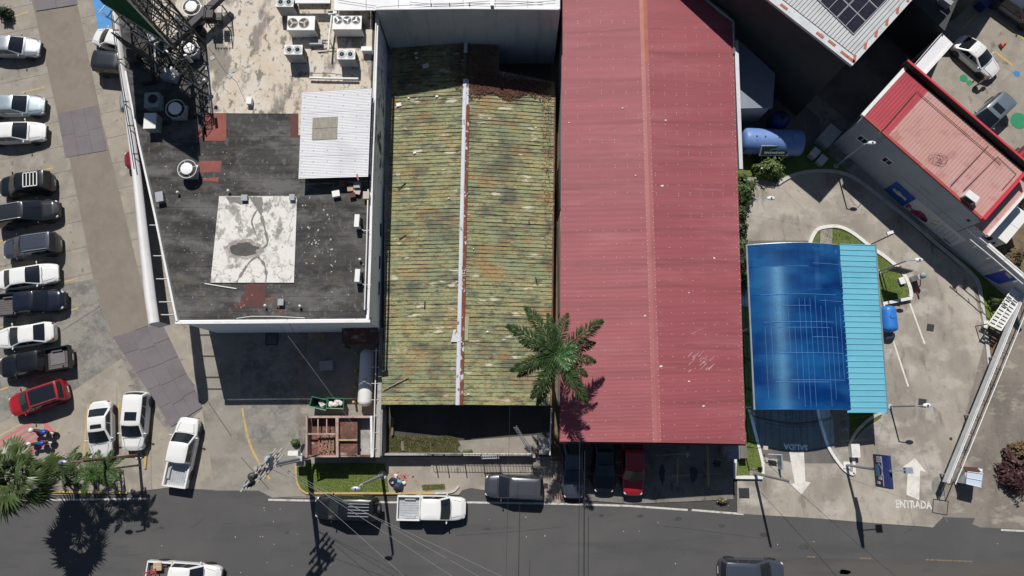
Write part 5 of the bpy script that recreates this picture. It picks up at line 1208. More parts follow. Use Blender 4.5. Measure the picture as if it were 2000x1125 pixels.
q = MB(); q.box((.5, 0, .08), (.03, .42, .2)); put('toe_plate', q.mesh('toe_plate', M['e_red']), ld, True)
# motorcycles
def motorbike(uv, duv, label):
    p = at(*uv, .6); q_ = at(uv[0] + duv[0], uv[1] + duv[1], .6)
    t = thing('motorcycle', label, 'motorcycle', (p.x, p.y, 0), atan2(q_.y - p.y, q_.x - p.x), 'motorcycles by the palm bed')
    ty, ri = wheel_mesh(.31); P2 = lambda nm, mb, m, s=True: put(nm, mb.mesh(nm, M[m], s), t, True)
    for x in (-.65, .65):
        wo = thing('wheel', None, None, (x, 0, .31)); wo.parent = t; wo.scale = (1, .6, 1); put('tyre', ty, wo, True); put('rim', ri, wo, True)
    P2('tank', MB().blob((.2, 0, .82), .26, 1, 10, .1, (1.25, .75, .65)), 'sign_blue')
    P2('seat', MB().blob((-.35, 0, .78), .28, 1, 10, 0, (1.5, .5, .35)), 'black')
    P2('engine', MB().blob((.05, 0, .45), .25, 3, 8, .2, (1, .7, .8)), 'dark_steel')
    P2('tail_box', MB().blob((-.72, 0, .95), .22, 4, 8, .1, (.9, .9, .7)), 'sign_white')
    P2('fork', MB().tube([(.65, -.08, .31), (.42, -.08, .95)], .03, 5).tube([(.65, .08, .31), (.42, .08, .95)], .03, 5), 'chrome')
    P2('handlebar', MB().tube([(.3, -.38, 1.02), (.42, -.1, .98), (.42, .1, .98), (.3, .38, 1.02)], .018, 5), 'black')
    P2('front_fairing', MB().blob((.55, 0, .85), .17, 2, 8, .1, (.7, .9, 1)), 'black')
    P2('fender', MB().blob((.65, 0, .62), .13, 2, 8, 0, (1.7, .5, .3)), 'sign_white')
motorbike((84, 843), (40, 6), 'blue and black motorcycle nearer the red car on the red striped bay')
motorbike((80, 866), (40, -4), 'blue and white motorcycle next to the fan palm on the red striped bay')
# ================================================================ rooftop machinery (roof of the flat roofed building, z = 7)
def loc(name, mb, m, t, sm=False): return put(name, mb.mesh(name, M[m] if isinstance(m, str) else m, sm), t, True)
def fan_unit(label, uv, size, nf, base=ZA + .04, rz=0.0, fan_off=0.0, side='ac_white', r=None, blades=True, group='air conditioning units on the roof'):
    w_, d_, h_ = size; p = at(uv[0], uv[1], base + h_)
    t = thing('air_conditioner', label, 'air conditioner', (p.x, p.y, base), rz, group)
    loc('casing', MB().box((0, 0, h_ / 2 + .06), (w_, d_, h_ - .12)), side, t)
    loc('top_panel', MB().box((0, 0, h_ - .02), (w_ + .03, d_ + .03, .05)), 'ac_white', t)
    for sx in (-1, 1): loc('foot', MB().box((sx * w_ * .4, 0, .03), (.08, d_, .06)), 'dark_steel', t)
    loc('side_grille', MB().box((w_ / 2 + .006, 0, h_ * .5), (.02, d_ * .8, h_ * .7)), 'dark_steel', t)
    r = r or min(d_ * .4, w_ / nf * .42)
    for i in range(nf):
        cx = (i - (nf - 1) / 2) * (r * 2.25) - (0.0 if fan_off == 0 else fan_off); cy = fan_off * .0
        c = Vector((cx, cy if nf < 3 else d_ * .18, h_))
        fo = loc('fan', MB().cyl(c + Vector((0, 0, .006)), r, .008, 20), 'black' if blades else 'steel', t)
        q = MB().lathe([(r, .0), (r + .03, .02), (r + .03, .03), (r - .01, .03), (r - .02, .01)], c + Vector((0, 0, .002)), 24); put('fan_ring', q.mesh('fan_ring', M['ac_grey']), fo, True)
        q = MB()
        if blades:
            a0 = i * .7
            for k in range(3):
                a = a0 + k * 2.094; q.box(c + Vector((cos(a) * r * .5, sin(a) * r * .5, .022)), (r * .75, r * .5, .008), m=Matrix.Rotation(a, 3, 'Z') @ Matrix.Rotation(.25, 3, 'X'))
            q.cyl(c + Vector((0, 0, .014)), r * .18, .02, 10); put('fan_blade', q.mesh('fan_blade', M['seat_tan'] if nf == 2 else M['galv']), fo, True)
        else:
            for k in range(1, 4): q.lathe([(r * k / 4, .02), (r * k / 4 + .016, .02), (r * k / 4 + .016, .03), (r * k / 4, .03)], c, 20)
            for k in range(8): q.box(c + Vector((cos(k * pi / 4) * r * .5, sin(k * pi / 4) * r * .5, .026)), (r, .014, .008), k * pi / 4)
            q.cyl(c + Vector((0, 0, .02)), r * .15, .02, 10); put('fan_guard', q.mesh('fan_guard', M['ac_grey']), fo, True)
    return t
fan_unit('broad white air conditioner with two open fans', (588, 45), (2.0, 1.1, 1.15), 2, fan_off=.2, r=.37)
fan_unit('wide pinkish white air conditioner with three open fans in a row', (678, 44), (2.1, 1.05, 1.15), 3, r=.29)
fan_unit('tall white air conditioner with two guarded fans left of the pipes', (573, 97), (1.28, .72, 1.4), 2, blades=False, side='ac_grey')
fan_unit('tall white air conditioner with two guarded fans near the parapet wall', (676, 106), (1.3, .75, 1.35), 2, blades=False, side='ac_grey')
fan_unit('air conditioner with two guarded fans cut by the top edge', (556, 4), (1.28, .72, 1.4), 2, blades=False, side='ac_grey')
def condenser(label, uv):
    p = at(*uv, ZA + .8); t = thing('condenser_unit', label, 'air conditioner', (p.x, p.y, ZA), radians(-2), 'slim condensers by the parapet')
    loc('casing', MB().box((0, 0, .5), (.34, .9, .7)), 'ac_white', t); loc('fan_grille', MB().lathe([(.08, 0), (.3, 0), (.3, .03), (.08, .03)], (.18, 0, .5), 16, Matrix.Rotation(pi / 2, 3, 'Y')), 'dark_steel', t)
    for s in (-1, 1): loc('foot', MB().box((.02, s * .35, .08), (.4, .06, .16)), 'dark_steel', t)
    loc('pipe', MB().tube([(.15, -.4, .2), (.4, -.55, .2), (.9, -.55, .3)], .03, 5), 'pipe_white', t)
condenser('slim white condenser on the dark roof, nearer the junk pile', (697, 431)); condenser('slim white condenser on the dark roof, nearer the front parapet', (698, 538))
def exhaust(label, uv, s=1.0):
    p = at(*uv, ZA + .95 * s); t = thing('exhaust_fan', label, 'roof fan', (p.x, p.y, ZA), 0, 'round exhaust fans')
    loc('base_curb', MB().box((0, 0, .14), (1.0 * s, 1.0 * s, .28)), 'galv', t)
    loc('drum', MB().lathe([(.58 * s, .25), (.62 * s, .5 * s), (.66 * s, .82 * s), (.70 * s, .86 * s), (.66 * s, .86 * s), (.62 * s, .8 * s)], n=28), 'galv', t, True); loc('throat', MB().cyl((0, 0, .79 * s), .645 * s, .02, 28), 'black', t)
    loc('motor_cap', MB().lathe([(.2 * s, .5 * s), (.42 * s, .55 * s), (.44 * s, .86 * s), (.43 * s, .95 * s), (.3 * s, .985 * s), (.05 * s, 1.0 * s)], n=24), 'shiny', t, True)
    q = MB()
    for k in range(4): q.box((cos(k * pi / 2 + .4) * .53 * s, sin(k * pi / 2 + .4) * .53 * s, .8 * s), (.2 * s, .03, .03), k * pi / 2 + .4)
    loc('bracket', q, 'galv', t)
exhaust('round white-capped exhaust fan by the red roof patches', (364, 329)); exhaust('round exhaust fan in the billboard shade with bluish cap', (341, 211), 1.05)
exhaust('round exhaust fan between the tower and the cream deck', (369, 93), .95); exhaust('round exhaust fan nearest the top edge beside the beam', (373, 12), 1.0)
def rbox(name, label, cat, uv, size, m, rz=0, base=ZA, group=None, lid=None):
    p = at(uv[0], uv[1], base + size[2]); t = thing(name, label, cat, (p.x, p.y, base), rz, group)
    loc('body', MB().box((0, 0, size[2] / 2), size), m, t); loc('lid', MB().box((0, 0, size[2] + .012), (size[0] + .04, size[1] + .04, .03)), lid or m, t); return t
rbox('metal_cabinet', 'grey cabinet with sunlit front corner under the billboard', 'cabinet', (293, 236), (.85, 1.15, .9), 'ac_grey', .02, lid='ac_white')
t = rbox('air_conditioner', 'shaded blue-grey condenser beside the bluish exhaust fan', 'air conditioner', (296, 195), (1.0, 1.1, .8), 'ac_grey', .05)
loc('fan', MB().cyl((.1, .05, .835), .35, .012, 16), 'black', t)
rbox('roof_vent', 'small white box vent on the stained cream deck', 'vent', (486, 196), (.35, .5, .4), 'ac_white', -.05, ZA + .04)
rbox('roof_vent', 'small dark cube vent on the left edge of the white slab', 'vent', (477, 386), (.4, .4, .32), 'ac_grey'); rbox('roof_vent', 'small dark cube vent on the right edge of the white slab', 'vent', (570, 385), (.36, .4, .32), 'ac_grey')
rbox('roof_vent', 'grey box vent near the red dark patch at the front', 'vent', (548, 590), (.36, .42, .3), 'ac_grey'); rbox('roof_vent', 'tall grey pipe box beside the round exhaust fan', 'vent', (311, 384), (.5, .7, .45), 'ac_grey', .2)
rbox('roof_vent', 'white hooded vent by the parapet wall right of the air conditioners', 'vent', (716, 95), (.75, .3, .6), 'ac_white', 0, ZA + .04)
t = rbox('air_duct', 'low grey duct box between the air conditioners', 'duct', (617, 82), (.9, .35, .35), 'ac_grey', 0, ZA + .04)
mb = MB(); mb.tube(ats([(648, 30), (643, 70), (641, 98)], ZA + .9), .07, 6); t = tag(mb.build('vent_pipe', M['pipe_white']), 'fat white pipe hanging beside the three fan air conditioner', 'pipe')
mb = MB(); mb.tube(ats([(605, 152), (640, 153), (700, 154)], ZA + .3), .1, 6); tag(mb.build('cable_duct', M['pipe_white']), 'long low white duct crossing below the air conditioners', 'duct')
mb = MB(); mb.tube(ats([(572, 143), (645, 143), (672, 147)], ZA + .3), .025, 4); tag(mb.build('hose', M['cable']), 'thin black hose strung above the white duct', 'hose')
mb = MB()
for pts in ([(620, 96), (640, 94), (655, 94)], [(622, 78), (645, 79), (648, 90)], [(619, 94), (619, 97), (640, 97)]): mb.tube(ats(pts, ZA + .25), .035, 5)
tag(mb.build('refrigerant_pipe', M['cable']), 'black insulated pipes joining the air conditioners', 'pipe')
mb = MB(); mb.tube(ats([(407, 92), (440, 140), (462, 160), (480, 200)], ZA + .06), .012, 4); tag(mb.build('loose_wire', M['dark_steel']), 'thin wire lying over the stained cream deck', 'wire')
for i, (u, v) in enumerate(((415, 113), (405, 133), (448, 149), (455, 138))):
    p = at(u, v, ZA + .06); tag(MB().box((p.x, p.y, ZA + .06), (.34, .3, .04), .5 + i).build('paver', M['ac_grey']), ['small grey square tile topmost on the cream deck', 'small grey square tile nearest the antenna mast', 'small grey tile lowest of the pair by the wire', 'small grey tile tilted beside the lowest one'][i], 'tile', 'grey tiles on the cream deck')
mb = MB(); mb.tube([at(400, 554, ZA + .05), at(430, 559, ZA + .05), at(462, 564, ZA + .05)], .045, 6); tag(mb.build('loose_pipe', M['pipe_white']), 'white pipe lying loose below the white slab', 'pipe')
for i, (u, v) in enumerate(((518, 597), (586, 598), (347, 376), (446, 373), (703, 507))):
    p = at(u, v, ZA + .25); t = thing('vent_pipe', ['white elbow pipe at the front parapet with the cable', 'white elbow pipe near the front right parapet', 'small white-topped pipe below the round exhaust fan', 'small capped pipe above the white slab', 'small white stub between the two slim condensers'][i], 'pipe', (p.x, p.y, ZA), 0, 'stub pipes on the roof')
    loc('pipe', MB().cyl((0, 0, 0), .07, .28, 8), 'pipe_white', t); loc('cap', MB().blob((0, 0, .3), .11, 1, 8, 0), 'pipe_white', t, True)
# metal shed on the roof
sh = thing('rooftop_shed', 'white ribbed metal shed roof with a tan skylight', 'shed', at(652, 260, ZA)[:2] + (ZA,) if False else (at(652, 260, ZA).x, at(652, 260, ZA).y, ZA))
z_ = ZA + 1.05
Sx = [at(590, 180, z_ + .1), at(726, 172, z_), at(719, 345, z_), at(583, 349, z_ + .1)]
ribbed('roof', Sx[0], Sx[1], Sx[2], Sx[3], 8, 7, [(0, .012), (.25, 0), (.5, -.012), (.75, 0)], 'white_metal', sh, 1, 0, .012)
f = lambda s, t, z=0: lerp(lerp(Sx[0], Sx[1], s), lerp(Sx[3], Sx[2], s), t) + Vector((0, 0, z))
for k in range(2):
    mb = MB(); rows = []
    for i in range(29): rows += [tuple(f(.17, .31 + k * .13 + .125 * i / 28, .035 + .012 * (i % 2))), tuple(f(.53, .31 + k * .13 + .125 * i / 28, .035 + .012 * (i % 2)))]
    mb.add(rows, [(2 * i, 2 * i + 1, 2 * i + 3, 2 * i + 2) for i in range(28)]); mb.build('skylight', M['skylight'], sh)
mb = MB()
for i in range(8):
    for s in (.04, .2, .4, .6, .8, .96): p = f(s, (i + .5) / 8, .02); mb.box(p, (.05, .07, .03))
stuff(mb.build('roof_screw', M['ac_grey'], sh))
for s, t_ in ((.1, .03), (.97, .03), (.1, .97), (.97, .97), (.5, .97)): p = f(s, t_); MB().box((p.x, p.y, ZA + .5), (.08, .08, 1.0)).build('post', M['dark_steel'], sh)
MB().prism([f(.08, .04), f(.95, .04), f(.95, .3), f(.08, .3)], ZA, ZA + .9).build('wall', M['ac_grey'], sh)
# junk beside the shed
JG = 'junk piled beside the rooftop shed'
for (nm, lb, ct, uv, sz, m, rz) in (('plastic_basin', 'white crumpled basin at the left end of the rooftop junk', 'basin', (656, 378), (.5, .4, .35), 'ac_white', .2), ('wooden_crate', 'tan wooden crate in the rooftop junk', 'crate', (684, 368), (.38, .36, .4), 'wood_pale', .1), ('carton', 'torn pale carton at the right of the rooftop junk', 'box', (697, 374), (.46, .34, .3), 'seat_tan', -.2), ('metal_box', 'grey box on top of the rooftop junk under the eave', 'box', (697, 361), (.44, .4, .5), 'ac_grey', 0), ('water_tin', 'pale square tin against the parapet by the junk', 'tin', (715, 381), (.4, .5, .45), 'seat_tan', 0), ('wooden_crate', 'shaded brown wooden crate under the shed eave', 'crate', (668, 358), (.4, .42, .2), 'wood', 0), ('tool_box', 'dark red box low in the rooftop junk', 'box', (688, 381), (.4, .3, .3), 'dark_red_patch', .2)):
    rbox(nm, lb, ct, uv, sz, m, rz, ZA, JG)
mb = MB(); mb.tube([at(697, 340, z_ + .2), at(700, 352, z_ + .1)], .06, 5); tag(mb.build('red_rag', M['trash_red']), 'small red rag at the shed roof edge', 'rag')

# ---------------- billboard and its steel frame
Bb = thing('billboard', 'big dark green billboard on a steel lattice frame over the roof', 'billboard', (at(270, 50, 10.5).x, at(270, 50, 10.5).y, ZA))
R_, L2 = at(325, 83, 10.5), at(200, 6, 10.5); dB = (R_ - L2).normalized(); nB = Vector((-dB.y, dB.x, 0))       # nB points away from the camera side
if nB.y < 0: nB = -nB
W_B = (R_ - L2).length
def bp(s, off, z): return Vector((L2.x, L2.y, 0)) + dB * (W_B * s) + nB * off + Vector((0, 0, z))
npan = 5
for k in range(npan):
    a, b = bp(k / npan + .004, .0, 0), bp((k + 1) / npan - .004, 0, 0)
    MB().prism([a, b, b + nB * .08, a + nB * .08], 10.5, 16.9).build('panel', M['green_board'], Bb)
mb = MB()
for z in (10.5, 16.9):
    mb.tube([bp(0, .04, z), bp(1, .04, z)], .07, 5)
mb.tube([bp(1, .04, 10.4), bp(1, .04, 17)], .06, 5); mb.build('panel_edge', M['galv'], Bb)
mb = MB()
posts = [0, .34, .67, 1.0]
for s in posts:
    for off in (.25, 2.1): mb.tube([bp(s, off, 7), bp(s, off, 16.6 if off < 1 else 15.5)], .085, 5)
for z in (7.3, 9.0, 10.6, 12.6, 14.6):
    for off in (.25, 2.1): mb.tube([bp(0, off, z), bp(1, off, z)], .06, 4)
    for s in posts: mb.tube([bp(s, .25, z), bp(s, 2.1, z)], .045, 4)
for (za, zb_) in ((7.3, 9.0), (9.0, 10.6), (10.6, 12.6), (12.6, 14.6)):
    for i in range(3):
        for off in (.25, 2.1):
            m_ = (posts[i] + posts[i + 1]) / 2
            mb.tube([bp(posts[i], off, za), bp(m_, off, zb_)], .04, 4); mb.tube([bp(m_, off, zb_), bp(posts[i + 1], off, za)], .04, 4)
    for s in posts: mb.tube([bp(s, .25, za), bp(s, 2.1, zb_)], .04, 4); mb.tube([bp(s, 2.1, za), bp(s, .25, zb_)], .03, 4)
mb.build('frame', M['tower_steel'], Bb)
q = MB()
for i in range(9): q.box(bp(i / 8, -.35, 10.2), (.05, .7, .05), atan2(dB.y, dB.x))
q.tube([bp(0, -.65, 10.25), bp(1, -.65, 10.25)], .03, 4); q.tube([bp(0, -.65, 10.7), bp(1, -.65, 10.7)], .02, 4); q.build('catwalk', M['galv'], Bb)
# slanted open frame under the board on the near side
mb = MB()
for z in (7.2, 8.8, 10.2): mb.tube([bp(.3, -1.4, z), bp(.95, -1.4, z)], .06, 4)
for i in range(5):
    s0_, s1_ = .3 + i * .13, .3 + (i + 1) * .13
    mb.tube([bp(s0_, -1.4, 7.2), bp(s0_, -1.4, 10.2)], .05, 4); mb.tube([bp(s0_, -1.4, 7.2), bp(s1_, -1.4, 8.8)], .035, 4); mb.tube([bp(s1_, -1.4, 8.8), bp(s0_, -1.4, 10.2)], .035, 4)
mb.build('lower_truss', M['tower_steel'], Bb)
# the big beam with return truss at right angles
mb = MB()
b0_, b1_ = at(312, 108, 8.3), at(438, -12, 8.3); dd = (b1_ - b0_).normalized(); n2 = Vector((-dd.y, dd.x, 0))
mb.hexa([b0_ - n2 * .22 + Vector((0, 0, -.25)), b1_ - n2 * .22 + Vector((0, 0, -.25)), b1_ + n2 * .22 + Vector((0, 0, -.25)), b0_ + n2 * .22 + Vector((0, 0, -.25))], [b0_ - n2 * .22 + Vector((0, 0, .2)), b1_ - n2 * .22 + Vector((0, 0, .2)), b1_ + n2 * .22 + Vector((0, 0, .2)), b0_ + n2 * .22 + Vector((0, 0, .2))])
mb.build('main_beam', M['dark_steel'], Bb)
mb = MB()
for off in (0.0,):
    for i in range(3):
        a, b = lerp(b0_, b1_, i / 6) + n2 * off, lerp(b0_, b1_, (i + 1) / 6) + n2 * off
        mb.tube([Vector((a.x, a.y, 7.1)), Vector((b.x, b.y, 8.1))], .04, 4); mb.tube([Vector((a.x, a.y, 8.1)), Vector((b.x, b.y, 7.1))], .04, 4); mb.tube([Vector((a.x, a.y, 7)), Vector((a.x, a.y, 8.2))], .055, 4)
mb.build('return_truss', M['tower_steel'], Bb)
# telecom mast: lattice standing at the cream deck edge
Tm = thing('lattice_mast', 'slender lattice mast with antennas at the edge of the cream deck', 'mast', (at(398, 165, ZA).x, at(398, 165, ZA).y, ZA))
base = at(396, 172, ZA); H_m = 4.6
mb = MB(); rr = .42
cs = [base + Vector((rr * cos(a), rr * sin(a), 0)) for a in (.5, 2.6, 4.7)]
for c in cs: mb.tube([c, c + Vector((0, 0, H_m))], .045, 5)
for k in range(6):
    z0, z1 = H_m * k / 6, H_m * (k + 1) / 6
    for i in range(3):
        a, b = cs[i], cs[(i + 1) % 3]; mb.tube([a + Vector((0, 0, z0)), b + Vector((0, 0, z1))], .025, 4); mb.tube([a + Vector((0, 0, z1)), b + Vector((0, 0, z1))], .025, 4)
mb.build('lattice', M['tower_steel'], Tm)
for i in range(3):
    d = Vector((cos(i * 2.1 + .3), sin(i * 2.1 + .3), 0)); mb = MB(); mb.box(base + d * .75 + Vector((0, 0, H_m - .6)), (.2, .1, 1.0), i * 2.1 + .3); mb.tube([base + d * .3 + Vector((0, 0, H_m - .5)), base + d * .75 + Vector((0, 0, H_m - .5))], .03, 4); mb.build('antenna', M['galv'], Tm)
for i in range(5):
    c = base + Vector((random.uniform(-.9, .9), random.uniform(-1.2, .6), random.uniform(.6, 2.4))); MB().blob(c, random.uniform(.1, .17), i, 8, .2).build('radio_unit', M['galv'], Tm, True)
aR = thing('antenna_rack', 'dark antenna rack with ladder arms standing on the cream deck', 'antenna rack', (at(425, 50, ZA).x, at(425, 50, ZA).y, ZA))
c0 = at(418, 62, ZA)
mb = MB()
for dx, dy in ((0, 0), (1.3, 0), (1.3, 1.0), (0, 1.0)): mb.tube([c0 + Vector((dx, dy, 0)), c0 + Vector((dx, dy, 1.9))], .045, 5)
for z in (.9, 1.85):
    q = [c0 + Vector((dx, dy, z)) for dx, dy in ((0, 0), (1.3, 0), (1.3, 1.0), (0, 1.0), (0, 0))]; mb.tube(q, .035, 4)
for k in range(6): mb.tube([c0 + Vector((.1 + k * .2, -.5, 1.4)), c0 + Vector((.1 + k * .2, -.1, 1.7))], .03, 4)
mb.build('rack_frame', M['dark_steel'], aR)
MB().box(c0 + Vector((.2, .5, 1.2)), (.7, .6, .9)).build('radio_box', M['dark_steel'], aR); MB().box(c0 + Vector((.9, .4, 1.1)), (.4, .5, .6)).build('radio_box', M['tower_steel'], aR)
# dark clutter of boxes and pipes in the shade of the board
random.seed(17)
for i, (u, v, w_, h_, lb) in enumerate(((255, 105, .9, .7, 'shaded grey box farthest left under the lattice frame'), (300, 70, .8, .9, 'shaded box under the middle of the billboard'), (330, 145, 1.0, .6, 'dark blue box in the deep shade below the beam'), (284, 150, .9, .5, 'low dark box beside the fascia in the shade'), (352, 40, .9, 1.0, 'grey box between the beam and billboard'), (385, 55, .7, .8, 'tan topped box under the main beam'))):
    rbox('equipment_box', lb, 'box', (u, v), (w_, w_ * .8, h_), random.choice(['dark_steel', 'ac_grey', 'tower_steel']), random.uniform(-.4, .4), ZA, 'boxes under the billboard')
mb = MB(); mb.tube([at(304, 140, ZA + .9), at(302, 85, ZA + .9), at(310, 82, ZA + .9)], .05, 5); mb.tube([at(277, 115, ZA + .7), at(292, 115, ZA + .7), at(297, 119, ZA + .7), at(302, 95, ZA + .7)], .035, 5)
tag(mb.build('vent_pipe', M['pipe_white']), 'bent white pipe rising in the shade by the billboard', 'pipe')

# ---------------- yard south of the flat roof
lt = thing('yard_lean_to', 'rusty grey corrugated lean-to against the yard wall', 'lean-to', at(703, 640))
q0, q1, q2, q3 = at(667, 612, 2.5), at(740, 608, 2.7), at(737, 672, 2.7), at(668, 676, 2.5)
ribbed('roof', q0, q3, q2, q1, 5, 5, [(0, .014), (.25, 0), (.5, -.014), (.75, 0)], L('rust_sheet', (.2, .2, .22), [((.13, .06, .05), .8, (.6, 1, 1), .45, .62, .9), ((.3, .31, .34), 2, u1, .58, .72, .6)], .8) and 'rust' if False else 'rust', lt)
for (u, v) in ((669, 674), (736, 671)): p = at(u, v, 2.5); MB().box((p.x, p.y, 1.2), (.1, .1, 2.4)).build('post', M['dark_steel'], lt)
tk = thing('gas_tank', 'long white pressure tank lying in the yard, half in shade', 'gas tank', at(712, 740, 0))
a, b = at(716, 692, 1.35), at(711, 783, 1.35); ax = (b - a).normalized()
q = MB(); pr = []; r_ = .56; Lk = (b - a).length
for i in range(7): t_ = i / 6 * pi / 2; pr.append((r_ * sin(t_) + .001, -r_ * .75 * cos(t_)))
for i in range(7): t_ = i / 6 * pi / 2; pr.append((r_ * cos(t_) + .001, Lk + r_ * .75 * sin(t_)))
q.lathe(pr, a + Vector((0, 0, -.35)), 24, ax.to_track_quat('Z', 'Y').to_matrix()); q.build('shell', M['lpg_white'], tk, True)
for t_ in (.2, .8): c = lerp(a, b, t_); MB().box((c.x, c.y, .25), (1.1, .25, .5)).build('saddle', M['kerb'], tk)
c = lerp(a, b, .6); MB().cyl((c.x, c.y, 1.5), .13, .16, 12).build('valve_dome', M['lpg_white'], tk)
q = MB(); q.tube([(c.x - .2, c.y + .25, 1.62), (c.x + .25, c.y + .25, 1.62)], .02, 5); q.build('valve_pipe', M['galv'], tk)
for i, (u, v) in enumerate(((694, 690), (694, 724), (692, 755), (690, 785))):
    p = at(u, v, .9); t = thing('bollard', ['yellow post furthest up beside the gas tank', 'second yellow post down beside the gas tank', 'third yellow post down, by the tank middle', 'sunlit yellow post at the foot of the gas tank'][i], 'bollard', (p.x, p.y, 0), 0, 'yellow posts beside the gas tank')
    loc('post', MB().cyl((0, 0, 0), .09, .9, 10), 'yellow_post', t); loc('cap', MB().blob((0, 0, .9), .1, 1, 8, 0, (1, 1, .5)), 'yellow_post', t, True)
yw = thing('yard_wall', 'grey yard wall topped by white pipe rail beside the green roof', 'wall', at(738, 800))
MB().prism(ats([(741, 640), (748, 640), (742, 893), (733, 893)], 2.1), -.05, 2.1).build('wall', M['old_wall'], yw)
mb = MB(); mb.tube(ats([(735, 680), (729, 892)], 2.3), .045, 6)
for k in range(7): p = at(735 - k * 1.0, 685 + k * 32, 2.2); mb.tube([Vector((p.x - .3, p.y, 2.2)), Vector((p.x + .25, p.y, 2.15))], .025, 4)
mb.build('rail', M['pipe_white'], yw)
def dumpster(uv, rz, label, bags, n):
    p = at(*uv, 1.0); t = thing('dumpster', label, 'dumpster', (p.x, p.y, 0), rz, 'open green dumpsters')
    w_, d_, h_ = 1.32, .78, 1.05; tp = .12
    for nm, (a, b) in (('front_wall', ((-1, -1), (1, -1))), ('side_wall', ((1, -1), (1, 1))), ('back_wall', ((1, 1), (-1, 1))), ('side_wall', ((-1, 1), (-1, -1)))):
        f2 = lambda c, z, k: Vector((c[0] * (w_ / 2 - (tp if z < .5 else 0) - k), c[1] * (d_ / 2 - (tp * .7 if z < .5 else 0) - k), z))
        q = MB(); q.hexa([f2(a, .18, 0), f2(b, .18, 0), f2(b, .18, .05), f2(a, .18, .05)], [f2(a, h_, 0), f2(b, h_, 0), f2(b, h_, .05), f2(a, h_, .05)]); loc(nm, q, 'dumpster', t)
    loc('floor', MB().box((0, 0, .2), (w_ - .26, d_ - .2, .04)), 'black', t)
    q = MB(); pts = [(-w_ / 2, -d_ / 2, h_), (w_ / 2, -d_ / 2, h_), (w_ / 2, d_ / 2, h_), (-w_ / 2, d_ / 2, h_), (-w_ / 2, -d_ / 2, h_)]; q.tube(pts, .04, 5); loc('rim', q, L('rim_green', (.05, .2, .12), (), .5), t)
    for sx in (-1, 1):
        for sy in (-1, 1): loc('caster', MB().lathe([(.03, -.03), (.09, -.03), (.09, .03), (.03, .03)], (sx * .45, sy * .25, .09), 10, Matrix.Rotation(pi / 2, 3, 'X')), 'black', t)
    random.seed(n)
    for k in range(bags[0]):
        lab = bags[1] % ['against the rim', 'in the middle', 'in the corner', 'at the back', 'half buried'][k]
        c = Vector((random.uniform(-.38, .42) if bags[0] > 3 else random.uniform(.0, .4), random.uniform(-.15, .15), bags[2] + random.uniform(0, .08))); c = Matrix.Rotation(rz, 3, 'Z') @ c + Vector((p.x, p.y, 0))
        tag(MB().blob(c, random.uniform(.2, .27), k + n, 10, .5, (1, .9, .7)).build('rubbish_bag', M['bag'], None, True), lab, 'bag', 'rubbish bags in the dumpsters')
dumpster((623, 788), radians(-13), 'open green dumpster nearly empty, tilted to the left', (2, 'pale rubbish bag %s of the nearly empty dumpster', .5), 1)
dumpster((655, 788), radians(-2), 'open green dumpster filled with white bags', (5, 'white rubbish bag %s of the filled dumpster', .85), 5)
pl = thing('pallet', 'yellowish wooden pallet leaning in the yard shade', 'pallet', at(618, 653))
for k in range(8): p = at(605 + k * 3.9, 653, .2); MB().box((p.x, p.y, .16), (.1, 1.0, .025)).build('plank', M['wood_pale'], pl)
for dv in (642, 653, 664): p = at(618, dv, .2); MB().box((p.x, p.y, .08), (1.2, .1, .12)).build('bearer', M['wood'], pl)
gr_ = thing('floor_hatch', 'square dark hatch frame in the shaded yard', 'hatch', at(531, 662))
p = at(531, 662); MB().box((p.x, p.y, .03), (1.0, 1.0, .05)).build('frame', M['dark_steel'], gr_); MB().box((p.x, p.y, .06), (.8, .8, .03)).build('cover', M['dark_panel'], gr_)
p = at(637, 715, .5); t = rbox('tool_chest', 'shaded chest under pale sheeting in the yard', 'chest', (637, 714), (1.0, .7, .55), 'ac_grey', .1, 0)
# rusted roofless shed
rs = thing('rusted_shed', 'pink walled shed with open rusty roof frame beside the yard', 'shed', at(660, 850))
zs = 2.4
Wq = ats([(597, 812), (727, 812), (728, 893), (597, 893)], zs)
def wl_(a, b, wd, z0, z1, nm, m):
    d = (b - a).normalized(); n = Vector((-d.y, d.x, 0)) * wd; MB().prism([a, b, b + n, a + n], z0, z1).build(nm, M[m], rs)
wl_(Wq[0], Wq[3], .13, 0, zs, 'wall', 'pink_wall'); wl_(Wq[3] + Vector((.2, 0, 0)), at(661, 893, zs), .12, 0, zs - .003, 'wall', 'pink_wall'); wl_(at(661, 893, zs), Wq[2], .12, 0, zs - .4, 'wall', 'rust'); wl_(Wq[1], Wq[0] - Vector((-.2, 0, 0)), .16, 0, zs + .003, 'wall', 'pink_wall')
wl_(Wq[2], Wq[1], .16, 0, zs + .006, 'wall', 'white_paint'); MB().prism(ats([(655, 815), (661, 815), (661, 891), (656, 891)], zs), 0, zs - .01).build('wall', M['pink_wall'], rs)
MB().prism(ats([(600, 815), (654, 815), (654, 890), (600, 890)], 1.55), 1.45, 1.55).build('slab', M['rust'], rs)
MB().prism(ats([(661, 816), (698, 816), (698, 890), (661, 890)], 2.0), 1.9, 2.0).build('roof_panel', M['rust'], rs); MB().prism(ats([(698, 816), (724, 816), (724, 890), (698, 890)], 1.2), 1.1, 1.2).build('slab', M['old_wall'], rs)
for u in (620, 637): MB().prism(ats([(u, 815), (u + 2, 815), (u + 2, 848), (u, 848)], zs - .1), zs - .2, zs - .1).build('rafter', M['pink_wall'], rs)
